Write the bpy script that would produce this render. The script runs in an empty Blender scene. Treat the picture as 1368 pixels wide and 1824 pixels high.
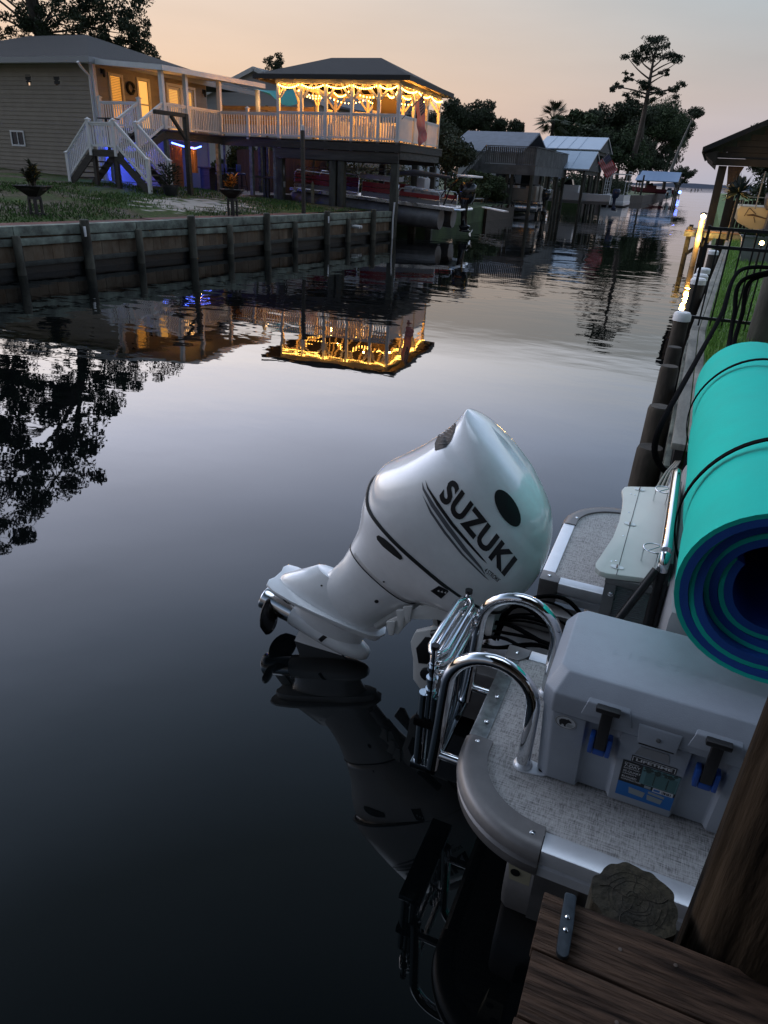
import bpy, bmesh, math, random
from math import sin, cos, pi, radians, sqrt, atan2
from mathutils import Vector, Matrix
from mathutils.bvhtree import BVHTree
random.seed(11)
SC = bpy.context.scene
COL = SC.collection

# ------------------------------------------------------------------ camera
FPX, PITCH, ROLL, YAW, CAMZ = 1238.0, radians(26.1), 0.0518, radians(22.0), 2.4
fw = Vector((-sin(YAW), cos(YAW), 0)); rt = Vector((cos(YAW), sin(YAW), 0)); zz = Vector((0, 0, 1))
CF = cos(PITCH)*fw - sin(PITCH)*zz
cu = sin(PITCH)*fw + cos(PITCH)*zz
cr = sqrt(1-ROLL*ROLL)
CX = cr*rt + ROLL*cu
CY = -cr*cu + ROLL*rt
CAM = Vector((0, 0, CAMZ))
cd = bpy.data.cameras.new('camera'); cam = bpy.data.objects.new('camera', cd); COL.objects.link(cam)
m3 = Matrix((CX, -CY, -CF)).transposed()
cam.matrix_world = Matrix.Translation(CAM) @ m3.to_4x4()
cd.sensor_fit = 'VERTICAL'; cd.sensor_height = 36.0; cd.sensor_width = 27.0
cd.lens = 36.0*FPX/1824.0
cd.clip_start = 0.02; cd.clip_end = 20000
SC.camera = cam

def at(px, py, X=None, Y=None, Z=None):
    """real point seen at a spot of the survey picture, on a known wall or ground plane"""
    d = CF + CX*((px-684)/FPX) + CY*((py-912)/FPX)
    if X is not None: t = X/d.x
    elif Y is not None: t = Y/d.y
    else: t = (Z-CAMZ)/d.z
    return CAM + d*t

# ------------------------------------------------------------------ sky, sun, exposure
SUN_EL, SUN_AZ = radians(3.0), radians(-62.0)      # azimuth measured from +Y towards +X
W = bpy.data.worlds.new('World'); SC.world = W; W.use_nodes = True
wn, wl = W.node_tree.nodes, W.node_tree.links
wn.clear()
wout = wn.new('ShaderNodeOutputWorld'); wbg = wn.new('ShaderNodeBackground'); wl.new(wbg.outputs[0], wout.inputs[0])
sky = wn.new('ShaderNodeTexSky'); sky.sky_type = 'NISHITA'; sky.sun_disc = False
sky.sun_elevation = SUN_EL; sky.sun_rotation = SUN_AZ; sky.air_density = 1.2; sky.dust_density = 2.0; sky.ozone_density = 2.0
tc = wn.new('ShaderNodeTexCoord')
sep = wn.new('ShaderNodeSeparateXYZ'); wl.new(tc.outputs['Generated'], sep.inputs[0])
asn = wn.new('ShaderNodeMath'); asn.operation = 'ARCSINE'; wl.new(sep.outputs['Z'], asn.inputs[0])
el = wn.new('ShaderNodeMath'); el.operation = 'DIVIDE'; wl.new(asn.outputs[0], el.inputs[0]); el.inputs[1].default_value = pi/2
def ramp(nodes, stops, interp='LINEAR'):
    r = nodes.new('ShaderNodeValToRGB'); r.color_ramp.interpolation = interp
    e = r.color_ramp.elements
    while len(e) > 1: e.remove(e[0])
    e[0].position = stops[0][0]; e[0].color = (*stops[0][1], 1)
    for p, c in stops[1:]:
        x = e.new(p); x.color = (*c, 1)
    return r
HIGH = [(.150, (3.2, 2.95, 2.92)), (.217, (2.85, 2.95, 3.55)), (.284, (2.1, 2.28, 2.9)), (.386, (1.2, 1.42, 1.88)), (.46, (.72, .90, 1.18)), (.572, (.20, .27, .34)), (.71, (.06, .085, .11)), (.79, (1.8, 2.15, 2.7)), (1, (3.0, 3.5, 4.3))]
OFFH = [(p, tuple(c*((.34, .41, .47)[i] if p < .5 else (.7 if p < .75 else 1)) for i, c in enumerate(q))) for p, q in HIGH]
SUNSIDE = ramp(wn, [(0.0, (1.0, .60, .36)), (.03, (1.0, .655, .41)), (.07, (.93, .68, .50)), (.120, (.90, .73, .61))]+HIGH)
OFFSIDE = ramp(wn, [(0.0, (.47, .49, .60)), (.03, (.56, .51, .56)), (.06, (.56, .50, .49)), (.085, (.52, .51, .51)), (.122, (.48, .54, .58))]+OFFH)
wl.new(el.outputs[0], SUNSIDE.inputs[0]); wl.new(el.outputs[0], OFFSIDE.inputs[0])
dotn = wn.new('ShaderNodeVectorMath'); dotn.operation = 'DOT_PRODUCT'
wl.new(tc.outputs['Generated'], dotn.inputs[0]); dotn.inputs[1].default_value = (sin(SUN_AZ), cos(SUN_AZ), 0)
az = wn.new('ShaderNodeMapRange'); az.interpolation_type = 'SMOOTHSTEP'
az.inputs['From Min'].default_value = .38; az.inputs['From Max'].default_value = 1.0
wl.new(dotn.outputs['Value'], az.inputs['Value'])
mixs = wn.new('ShaderNodeMix'); mixs.data_type = 'RGBA'
wl.new(az.outputs[0], mixs.inputs['Factor']); wl.new(OFFSIDE.outputs[0], mixs.inputs[6]); wl.new(SUNSIDE.outputs[0], mixs.inputs[7])
# thin cloud veil so the sky is not a perfect gradient
cmap = wn.new('ShaderNodeMapping'); cmap.inputs['Scale'].default_value = (1.5, 1.5, 9); wl.new(tc.outputs['Generated'], cmap.inputs[0])
cno = wn.new('ShaderNodeTexNoise'); cno.inputs['Scale'].default_value = 2.2; cno.inputs['Detail'].default_value = 5; wl.new(cmap.outputs[0], cno.inputs['Vector'])
cmr = wn.new('ShaderNodeMapRange'); cmr.inputs['From Min'].default_value = .3; cmr.inputs['From Max'].default_value = .75
cmr.inputs['To Min'].default_value = .95; cmr.inputs['To Max'].default_value = 1.05; wl.new(cno.outputs[0], cmr.inputs['Value'])
mul = wn.new('ShaderNodeVectorMath'); mul.operation = 'SCALE'; wl.new(mixs.outputs[2], mul.inputs[0]); wl.new(cmr.outputs[0], mul.inputs['Scale'])
dk = wn.new('ShaderNodeVectorMath'); dk.operation = 'DOT_PRODUCT'; wl.new(tc.outputs['Generated'], dk.inputs[0]); dk.inputs[1].default_value = (-.22, .975, 0)
dm = wn.new('ShaderNodeMapRange'); dm.interpolation_type = 'SMOOTHSTEP'; dm.inputs['From Min'].default_value = -.75; dm.inputs['From Max'].default_value = .6; dm.inputs['To Min'].default_value = .30; dm.inputs['To Max'].default_value = 1.0
wl.new(dk.outputs['Value'], dm.inputs['Value'])
mu2 = wn.new('ShaderNodeVectorMath'); mu2.operation = 'SCALE'; wl.new(mul.outputs[0], mu2.inputs[0]); wl.new(dm.outputs[0], mu2.inputs['Scale']); mul = mu2
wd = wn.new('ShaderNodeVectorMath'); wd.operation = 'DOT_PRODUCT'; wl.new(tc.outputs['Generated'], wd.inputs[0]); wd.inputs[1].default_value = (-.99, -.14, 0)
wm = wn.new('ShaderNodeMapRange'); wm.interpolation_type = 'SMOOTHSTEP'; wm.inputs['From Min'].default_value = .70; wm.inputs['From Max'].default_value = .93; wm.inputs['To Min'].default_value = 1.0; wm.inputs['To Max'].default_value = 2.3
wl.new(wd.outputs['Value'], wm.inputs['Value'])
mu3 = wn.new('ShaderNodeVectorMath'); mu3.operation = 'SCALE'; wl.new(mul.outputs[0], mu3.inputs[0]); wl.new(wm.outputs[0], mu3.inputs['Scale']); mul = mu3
nsc = wn.new('ShaderNodeVectorMath'); nsc.operation = 'SCALE'; nsc.inputs['Scale'].default_value = 0.004; wl.new(sky.outputs[0], nsc.inputs[0])
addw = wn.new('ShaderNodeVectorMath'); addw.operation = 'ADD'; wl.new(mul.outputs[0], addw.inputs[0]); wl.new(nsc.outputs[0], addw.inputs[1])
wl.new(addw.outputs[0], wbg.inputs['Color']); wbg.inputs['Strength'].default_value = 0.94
sl = bpy.data.lights.new('sun', 'SUN'); sl.energy = 0.12; sl.angle = radians(12); sl.color = (1, .72, .5)
so = bpy.data.objects.new('sun', sl); COL.objects.link(so)
sd = Vector((sin(SUN_AZ)*cos(SUN_EL), cos(SUN_AZ)*cos(SUN_EL), sin(SUN_EL)))
so.rotation_euler = sd.to_track_quat('Z', 'Y').to_euler(); so.location = (-40, 20, 40)
SC.view_settings.view_transform = 'Standard'; SC.view_settings.look = 'None'
SC.view_settings.exposure = 0.0; SC.view_settings.gamma = 1.0; SC.view_settings.use_curve_mapping = False
SC.render.engine = 'CYCLES'
SC.render.resolution_x = 768; SC.render.resolution_y = 1024

# ------------------------------------------------------------------ materials
MAT = {}
def M(name, col, rough=.6, metal=0.0, var=0.0, vs=4.0, bump=0.0, bs=20.0, sc=(1, 1, 1), col2=None, emit=None, es=1.0, coat=0.0, island=0.0, spec=None, detail=5, coord='Object', crough=.08):
    if name in MAT: return MAT[name]
    m = bpy.data.materials.new(name); m.use_nodes = True; MAT[name] = m
    n, l = m.node_tree.nodes, m.node_tree.links
    p = n['Principled BSDF']
    p.inputs['Base Color'].default_value = (*col, 1); p.inputs['Roughness'].default_value = rough; p.inputs['Metallic'].default_value = metal
    if spec is not None: p.inputs['Specular IOR Level'].default_value = spec
    if coat: p.inputs['Coat Weight'].default_value = coat; p.inputs['Coat Roughness'].default_value = crough
    if emit: p.inputs['Emission Color'].default_value = (*emit, 1); p.inputs['Emission Strength'].default_value = es
    if var or bump or col2:
        t = n.new('ShaderNodeTexCoord'); mp = n.new('ShaderNodeMapping'); mp.inputs['Scale'].default_value = sc
        l.new(t.outputs[coord], mp.inputs[0])
    c = None
    if var or col2:
        no = n.new('ShaderNodeTexNoise'); no.inputs['Scale'].default_value = vs; no.inputs['Detail'].default_value = detail; no.inputs['Roughness'].default_value = .62
        l.new(mp.outputs[0], no.inputs['Vector'])
        a = tuple(x*(1-var) for x in col); b = tuple(min(1, x*(1+var)) for x in (col2 or col))
        r = ramp(n, [(.33, a), (.68, b)]); l.new(no.outputs[0], r.inputs[0]); c = r.outputs[0]
        rr = n.new('ShaderNodeMapRange'); rr.inputs['To Min'].default_value = max(.02, rough*.82); rr.inputs['To Max'].default_value = min(1, rough*1.18)
        l.new(no.outputs[0], rr.inputs['Value']); l.new(rr.outputs[0], p.inputs['Roughness'])
    if island:
        g = n.new('ShaderNodeNewGeometry'); mr = n.new('ShaderNodeMapRange')
        mr.inputs['To Min'].default_value = 1-island; mr.inputs['To Max'].default_value = 1+island
        l.new(g.outputs['Random Per Island'], mr.inputs['Value'])
        s = n.new('ShaderNodeVectorMath'); s.operation = 'SCALE'; l.new(mr.outputs[0], s.inputs['Scale'])
        if c: l.new(c, s.inputs[0])
        else: s.inputs[0].default_value = col
        c = s.outputs[0]
    if c: l.new(c, p.inputs['Base Color'])
    if bump:
        bn = n.new('ShaderNodeTexNoise'); bn.inputs['Scale'].default_value = bs; bn.inputs['Detail'].default_value = 6
        l.new(mp.outputs[0], bn.inputs['Vector'])
        b = n.new('ShaderNodeBump'); b.inputs['Strength'].default_value = bump; b.inputs['Distance'].default_value = .02
        l.new(bn.outputs[0], b.inputs['Height']); l.new(b.outputs[0], p.inputs['Normal'])
    return m

# ------------------------------------------------------------------ mesh builder
class MB:
    def __init__(s): s.v = []; s.f = []; s.mi = []; s.cur = 0
    def add(s, vs, fs):
        o = len(s.v); s.v += [tuple(x) for x in vs]
        for f in fs: s.f.append(tuple(i+o for i in f)); s.mi.append(s.cur)
        return s
    def box(s, x0, y0, z0, x1, y1, z1):
        if x0 > x1: x0, x1 = x1, x0
        if y0 > y1: y0, y1 = y1, y0
        if z0 > z1: z0, z1 = z1, z0
        return s.add([(x0,y0,z0),(x1,y0,z0),(x1,y1,z0),(x0,y1,z0),(x0,y0,z1),(x1,y0,z1),(x1,y1,z1),(x0,y1,z1)],
                     [(0,3,2,1),(4,5,6,7),(0,1,5,4),(1,2,6,5),(2,3,7,6),(3,0,4,7)])
    def hexa(s, b, t):
        return s.add(list(b)+list(t), [(0,3,2,1),(4,5,6,7),(0,1,5,4),(1,2,6,5),(2,3,7,6),(3,0,4,7)])
    def beam(s, a, b, w, h, up=(0,0,1), off=0.0):
        a, b = Vector(a), Vector(b); d = (b-a).normalized(); u = Vector(up)
        sd = d.cross(u)
        if sd.length < 1e-4: u = Vector((0,1,0)); sd = d.cross(u)
        sd.normalize(); u = sd.cross(d)
        q = []
        for p in (a, b):
            for i, j in ((-1,-1),(1,-1),(1,1),(-1,1)): q.append(p + sd*(i*w/2) + u*(j*h/2+off))
        return s.add(q, [(0,1,2,3),(7,6,5,4),(0,4,5,1),(1,5,6,2),(2,6,7,3),(3,7,4,0)])
    def tube(s, pts, r, n=8, closed=False):
        pts = [Vector(p) for p in pts]; N = len(pts)
        rs = r if isinstance(r, (list, tuple)) else [r]*N
        vs = []; fs = []; pu = None
        for i, p in enumerate(pts):
            if closed: d = pts[(i+1) % N]-pts[i-1]
            else: d = pts[min(i+1, N-1)]-pts[max(i-1, 0)]
            d.normalize()
            if pu is None:
                pu = d.cross(Vector((0,0,1)))
                if pu.length < 1e-3: pu = d.cross(Vector((0,1,0)))
            pu = (pu - d*pu.dot(d))
            if pu.length < 1e-6: pu = d.orthogonal()
            pu.normalize(); w = d.cross(pu)
            for k in range(n):
                a = 2*pi*k/n; vs.append(p + pu*(cos(a)*rs[i]) + w*(sin(a)*rs[i]))
        for i in range(N if closed else N-1):
            j = (i+1) % N
            for k in range(n):
                k2 = (k+1) % n; fs.append((i*n+k, i*n+k2, j*n+k2, j*n+k))
        if not closed:
            fs.append(tuple(range(n-1, -1, -1))); fs.append(tuple((N-1)*n+k for k in range(n)))
        return s.add(vs, fs)
    def loft(s, rings, cap0=True, cap1=True):
        n = len(rings[0]); vs = [p for r in rings for p in r]; fs = []
        for i in range(len(rings)-1):
            for k in range(n):
                k2 = (k+1) % n; fs.append((i*n+k, i*n+k2, (i+1)*n+k2, (i+1)*n+k))
        if cap0: fs.append(tuple(range(n-1, -1, -1)))
        if cap1: fs.append(tuple((len(rings)-1)*n+k for k in range(n)))
        return s.add(vs, fs)
    def lathe(s, prof, c=(0,0,0), n=16, ax=None):
        """prof = [(r, h)...] about an axis through c (default +Z)"""
        c = Vector(c); ax = Vector(ax or (0,0,1)).normalized(); u = ax.orthogonal().normalized(); w = ax.cross(u)
        return s.loft([[c + ax*h + u*(r*cos(2*pi*k/n)) + w*(r*sin(2*pi*k/n)) for k in range(n)] for r, h in prof])
    def prism(s, poly, fn0, fn1):
        n = len(poly); a = [fn0(*p) for p in poly]; b = [fn1(*p) for p in poly]
        fs = [tuple(range(n-1, -1, -1)), tuple(range(n, 2*n))]
        fs += [(k, (k+1) % n, n+(k+1) % n, n+k) for k in range(n)]
        return s.add(a+b, fs)
    def quad(s, a, b, c, d): return s.add([a, b, c, d], [(0,1,2,3)])
    def ball(s, c, r, n=8, sx=1, sy=1, sz=1):
        c = Vector(c); m = max(4, n//2+1); rings = []
        for i in range(1, m):
            a = pi*i/m; rings.append([(c.x+sx*r*sin(a)*cos(2*pi*k/n), c.y+sy*r*sin(a)*sin(2*pi*k/n), c.z-sz*r*cos(a)) for k in range(n)])
        o = len(s.v); s.loft(rings, False, False)
        vs = [(c.x, c.y, c.z-sz*r), (c.x, c.y, c.z+sz*r)]; b = len(s.v); s.v += vs
        L = o+(m-2)*n
        for k in range(n):
            s.f.append((b, o+(k+1) % n, o+k)); s.mi.append(s.cur)
            s.f.append((b+1, L+k, L+(k+1) % n)); s.mi.append(s.cur)
        return s
    def build(s, name, mat, parent=None, smooth=None, bevel=0.0, seg=2):
        off = OFF.get(parent.name, Vector((0,0,0))) if parent else Vector((0,0,0))
        me = bpy.data.meshes.new(name)
        me.from_pydata([(x-off.x, y-off.y, z-off.z) for x, y, z in s.v], [], s.f)
        mats = mat if isinstance(mat, (list, tuple)) else [mat]
        for m in mats: me.materials.append(m)
        if len(mats) > 1: me.polygons.foreach_set('material_index', s.mi)
        bm = bmesh.new(); bm.from_mesh(me)
        bmesh.ops.recalc_face_normals(bm, faces=bm.faces)
        if bevel:
            ed = [e for e in bm.edges if len(e.link_faces) == 2 and e.calc_face_angle(0) > radians(28)]
            bmesh.ops.bevel(bm, geom=ed, offset=bevel, segments=seg, affect='EDGES', profile=.6, clamp_overlap=True)
        bm.to_mesh(me); bm.free()
        if smooth or bevel:
            me.shade_smooth(); me.set_sharp_from_angle(angle=radians(smooth if smooth else 40))
        o = bpy.data.objects.new(name, me); COL.objects.link(o)
        if parent:
            o.parent = parent; OFF[o.name] = off
        return o
OFF = {}
def tag(o, label=None, cat=None, group=None, kind=None):
    if label: o['label'] = label
    if cat: o['category'] = cat
    if group: o['group'] = group
    if kind: o['kind'] = kind
    return o
def thing(name, label, cat, loc=(0,0,0), rz=0.0, group=None, local=False):
    o = bpy.data.objects.new(name, None); COL.objects.link(o); o.empty_display_size = .2
    o.location = loc; o.rotation_euler = (0, 0, rz)
    OFF[o.name] = Vector((0,0,0)) if local else Vector(loc)
    return tag(o, label, cat, group)
def solid(mb, name, mat, label, cat, loc, group=None, **k):
    """a thing that is one mesh, origin at its base"""
    loc = Vector(loc); mb.v = [(x-loc.x, y-loc.y, z-loc.z) for x, y, z in mb.v]
    o = mb.build(name, mat, None, **k); o.location = loc
    return tag(o, label, cat, group)
def dup(root, loc, rz=None, label=None, group=None, sc=None):
    r = root.copy(); COL.objects.link(r); r.location = loc
    if rz is not None: r.rotation_euler = (0, 0, rz)
    if sc: r.scale = sc if isinstance(sc, (tuple, list)) else (sc, sc, sc)
    if label: r['label'] = label
    if group: r['group'] = group
    for ch in list(root.children):
        c = ch.copy(); COL.objects.link(c); c.parent = r
        for g in list(ch.children):
            d = g.copy(); COL.objects.link(d); d.parent = c
    return r
def lamp(name, loc, power, color, r=.05, parent=None):
    d = bpy.data.lights.new(name, 'POINT'); d.energy = power; d.color = color; d.shadow_soft_size = r
    o = bpy.data.objects.new(name, d); COL.objects.link(o)
    if parent:
        o.parent = parent; o.location = Vector(loc)-OFF[parent.name]
    else: o.location = loc
    return o
def arc(c, r, a0, a1, n, u, w):
    c, u, w = Vector(c), Vector(u), Vector(w)
    return [c + u*(r*cos(a0+(a1-a0)*i/n)) + w*(r*sin(a0+(a1-a0)*i/n)) for i in range(n+1)]
def text2d(body, size=1.0, bold=0.0, shear=0.0, spacing=1.0):
    cu_ = bpy.data.curves.new('lettering', 'FONT'); cu_.body = body; cu_.size = size; cu_.offset = bold; cu_.shear = shear
    cu_.space_character = spacing; cu_.resolution_u = 4
    ob = bpy.data.objects.new('lettering', cu_); COL.objects.link(ob)
    dg = bpy.context.evaluated_depsgraph_get(); me = bpy.data.meshes.new_from_object(ob.evaluated_get(dg))
    vs = [(v.co.x, v.co.y) for v in me.vertices]; fs = [tuple(p.vertices) for p in me.polygons]
    bpy.data.objects.remove(ob); bpy.data.curves.remove(cu_); bpy.data.meshes.remove(me)
    return vs, fs
def text_on(mb, body, o, ux, uy, width=None, height=None, bold=0.0, shear=0.0, spacing=1.0):
    """flat lettering: lower left corner o, along ux, up uy (unit vectors), fitted to width and height"""
    vs, fs = text2d(body, 1.0, bold, shear, spacing)
    x0 = min(v[0] for v in vs); x1 = max(v[0] for v in vs); y0 = min(v[1] for v in vs); y1 = max(v[1] for v in vs)
    o, ux, uy = Vector(o), Vector(ux), Vector(uy)
    sy = height/(y1-y0); sx = width/(x1-x0) if width else sy
    mb.add([o + ux*((x-x0)*sx) + uy*((y-y0)*sy) for x, y in vs], fs)
# ================================================================== THE SETTING
WHITE = M('white_paint', (.74, .75, .76), .45, var=.06, vs=3)
CREAM = M('cream_paint', (.66, .60, .47), .6, var=.12, vs=2)
DARKWOOD = M('weathered_dark_wood', (.050, .045, .038), .85, var=.35, vs=3, sc=(1, 1, 6), bump=.4, bs=14, island=.2)
GREYWOOD = M('grey_treated_wood', (.115, .115, .095), .85, var=.4, vs=5, bump=.4, bs=18, island=.25, col2=(.15, .17, .14))
BLACKM = M('black_metal', (.012, .012, .013), .4, metal=.3)
CHROME = M('polished_steel', (.72, .73, .75), .07, metal=1.0)
ALU = M('aluminium', (.62, .64, .67), .28, metal=1.0, var=.08, vs=9)

# ---- water
def water_mat():
    m = bpy.data.materials.new('dark_canal_water'); m.use_nodes = True
    n, l = m.node_tree.nodes, m.node_tree.links; p = n['Principled BSDF']
    p.inputs['Base Color'].default_value = (.0018, .0026, .003, 1); p.inputs['Roughness'].default_value = .012; p.inputs['IOR'].default_value = 1.5
    g = n.new('ShaderNodeNewGeometry')
    def wave(scale, sc, rot, detail=2):
        mp = n.new('ShaderNodeMapping'); mp.inputs['Scale'].default_value = sc; mp.inputs['Rotation'].default_value = (0, 0, rot); l.new(g.outputs['Position'], mp.inputs[0])
        no = n.new('ShaderNodeTexNoise'); no.inputs['Scale'].default_value = scale; no.inputs['Detail'].default_value = detail; no.inputs['Roughness'].default_value = .45; l.new(mp.outputs[0], no.inputs['Vector'])
        return no.outputs[0]
    a = wave(1.15, (.55, 1.0, 1), radians(-20)); b = wave(4.2, (.6, 1, 1), radians(15)); c = wave(.085, (1, 1, 1), 0, 3)
    patch = n.new('ShaderNodeMapRange'); patch.inputs['From Min'].default_value = .42; patch.inputs['From Max'].default_value = .62
    patch.inputs['To Min'].default_value = .12; patch.inputs['To Max'].default_value = 1.0; l.new(c, patch.inputs['Value'])
    # calm close to the moored boat, livelier out in the channel
    sp = n.new('ShaderNodeSeparateXYZ'); l.new(g.outputs['Position'], sp.inputs[0])
    near = n.new('ShaderNodeMapRange'); near.inputs['From Min'].default_value = 5; near.inputs['From Max'].default_value = 14
    near.inputs['To Min'].default_value = .17; near.inputs['To Max'].default_value = 1.0; l.new(sp.outputs['Y'], near.inputs['Value'])
    k = n.new('ShaderNodeMath'); k.operation = 'MULTIPLY'; l.new(patch.outputs[0], k.inputs[0]); l.new(near.outputs[0], k.inputs[1])
    s1 = n.new('ShaderNodeMath'); s1.operation = 'MULTIPLY_ADD'; l.new(b, s1.inputs[0]); s1.inputs[1].default_value = .22; l.new(a, s1.inputs[2])
    h = n.new('ShaderNodeMath'); h.operation = 'MULTIPLY'; l.new(s1.outputs[0], h.inputs[0]); l.new(k.outputs[0], h.inputs[1])
    bp = n.new('ShaderNodeBump'); bp.inputs['Strength'].default_value = 1.0; bp.inputs['Distance'].default_value = .025; l.new(h.outputs[0], bp.inputs['Height'])
    l.new(bp.outputs[0], p.inputs['Normal'])
    return m
MB().quad((-4000, -60, 0), (4000, -60, 0), (4000, 9000, 0), (-4000, 9000, 0)).build('water', water_mat()); tag(bpy.data.objects['water'], kind='structure')

# ---- left bank
def xw(y): return -13.55 + (y-11.0)*.1135          # line of the left seawall
def zg(x, y):
    d = max(0, xw(min(y, 28)) - x - .9)
    z = .95 + .075*min(d, 6) + .04*max(0, min(d, 16)-6)
    if y > 25: z -= min(1, (y-25)/2.5)*min(.2, .04*d)
    return z
GRASSM = None
def grass_ground():
    m = bpy.data.materials.new('patchy_lawn'); m.use_nodes = True
    n, l = m.node_tree.nodes, m.node_tree.links; p = n['Principled BSDF']; p.inputs['Roughness'].default_value = .95; p.inputs['Specular IOR Level'].default_value = .1
    g = n.new('ShaderNodeNewGeometry')
    a = n.new('ShaderNodeTexNoise'); a.inputs['Scale'].default_value = .55; a.inputs['Detail'].default_value = 6; l.new(g.outputs['Position'], a.inputs['Vector'])
    r = ramp(n, [(.30, (.045, .085, .020)), (.46, (.065, .09, .030)), (.56, (.10, .085, .055)), (.66, (.16, .14, .11))]); l.new(a.outputs[0], r.inputs[0])
    f = n.new('ShaderNodeTexNoise'); f.inputs['Scale'].default_value = 9; f.inputs['Detail'].default_value = 5; l.new(g.outputs['Position'], f.inputs['Vector'])
    fr = ramp(n, [(.3, (.55, .55, .55)), (.7, (1.25, 1.25, 1.25))]); l.new(f.outputs[0], fr.inputs[0])
    mx = n.new('ShaderNodeMix'); mx.data_type = 'RGBA'; mx.blend_type = 'MULTIPLY'; mx.inputs['Factor'].default_value = 1; l.new(r.outputs[0], mx.inputs[6]); l.new(fr.outputs[0], mx.inputs[7])
    # bare sand worn through the lawn near the steps
    sp = n.new('ShaderNodeVectorMath'); sp.operation = 'SUBTRACT'; sp.inputs[1].default_value = (-15.6, 20.6, 1.1); l.new(g.outputs['Position'], sp.inputs[0])
    sm = n.new('ShaderNodeVectorMath'); sm.operation = 'MULTIPLY'; sm.inputs[1].default_value = (.42, .26, 0); l.new(sp.outputs[0], sm.inputs[0])
    ln = n.new('ShaderNodeVectorMath'); ln.operation = 'LENGTH'; l.new(sm.outputs[0], ln.inputs[0])
    sn = n.new('ShaderNodeTexNoise'); sn.inputs['Scale'].default_value = 1.9; sn.inputs['Detail'].default_value = 7; l.new(g.outputs['Position'], sn.inputs['Vector'])
    ad = n.new('ShaderNodeMath'); ad.operation = 'MULTIPLY_ADD'; ad.inputs[1].default_value = 2.6; l.new(sn.outputs[0], ad.inputs[0]); l.new(ln.outputs['Value'], ad.inputs[2])
    mr = n.new('ShaderNodeMapRange'); mr.inputs['From Min'].default_value = 1.95; mr.inputs['From Max'].default_value = 1.6; l.new(ad.outputs[0], mr.inputs['Value'])
    mz = n.new('ShaderNodeMix'); mz.data_type = 'RGBA'; l.new(mr.outputs[0], mz.inputs['Factor']); l.new(mx.outputs[2], mz.inputs[6]); mz.inputs[7].default_value = (.42, .38, .34, 1)
    l.new(mz.outputs[2], p.inputs['Base Color'])
    b = n.new('ShaderNodeBump'); b.inputs['Strength'].default_value = .8; b.inputs['Distance'].default_value = .05; l.new(f.outputs[0], b.inputs['Height']); l.new(b.outputs[0], p.inputs['Normal'])
    return m
GRASSM = grass_ground()
mb = MB()
ys = [-30 + 2.0*i for i in range(30)]; ys = [y for y in ys if y < 28.2] + [28.2]
us = [.95, 1.5, 2.2, 3, 4, 5, 6, 7, 8, 9.5, 11, 13, 16, 22, 40, 90]
for i in range(len(ys)-1):
    for j in range(len(us)-1):
        q = [(xw(y)-u, y, zg(xw(y)-u, y)) for y, u in ((ys[i], us[j+1]), (ys[i], us[j]), (ys[i+1], us[j]), (ys[i+1], us[j+1]))]
        mb.quad(*q)
tag(mb.build('yard_ground', GRASSM), kind='structure')
# land behind the boat slip and along the channel
mb = MB()
mb.box(-100, 28.2, -2, -19.3, 34.2, 1.12)
bank = [(-12.2, 34.2), (-12.2, 50.2), (-16.5, 50.4), (-17.2, 79), (-12.6, 80), (-9.6, 117), (-10.6, 200), (-10.9, 298), (-12.6, 303), (-40, 308), (-160, 320), (-160, 34.2)]
mb.prism(bank, lambda x, y: (x, y, -2), lambda x, y: (x, y, .78))
tag(mb.build('far_bank_ground', M('bank_grass', (.055, .085, .03), .95, var=.5, vs=.9, bump=.6, bs=5)), kind='structure')

# grass tufts, uncountable
def blades(name, pts, h, mat, wd=.02):
    mb = MB()
    for x, y, z in pts:
        a = random.random()*pi; hh = h*random.uniform(.5, 1.4); lx, ly = random.uniform(-.5, .5)*hh, random.uniform(-.5, .5)*hh
        mb.v += [(x-cos(a)*wd, y-sin(a)*wd, z), (x+cos(a)*wd, y+sin(a)*wd, z), (x+lx, y+ly, z+hh)]
        k = len(mb.v); mb.f.append((k-3, k-2, k-1)); mb.mi.append(0)
    return tag(mb.build(name, mat), kind='stuff')
pts = []
for _ in range(26000):
    y = random.uniform(10.5, 27.6); u = random.uniform(.95, 9); x = xw(y)-u
    if (.42*(x+15.6))**2 + (.26*(y-20.6))**2 < .8*random.random(): continue
    if sin(x*1.7+y*.6)+sin(y*1.3-x*.5) + random.uniform(-1, 1) < -.3: continue
    pts.append((x, y, zg(x, y)))
tag(blades('lawn_grass', pts, .07, M('lawn_blades', (.045, .095, .018), .9, island=.5), .018), 'short patchy green lawn on the sloping yard', 'grass')

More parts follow.
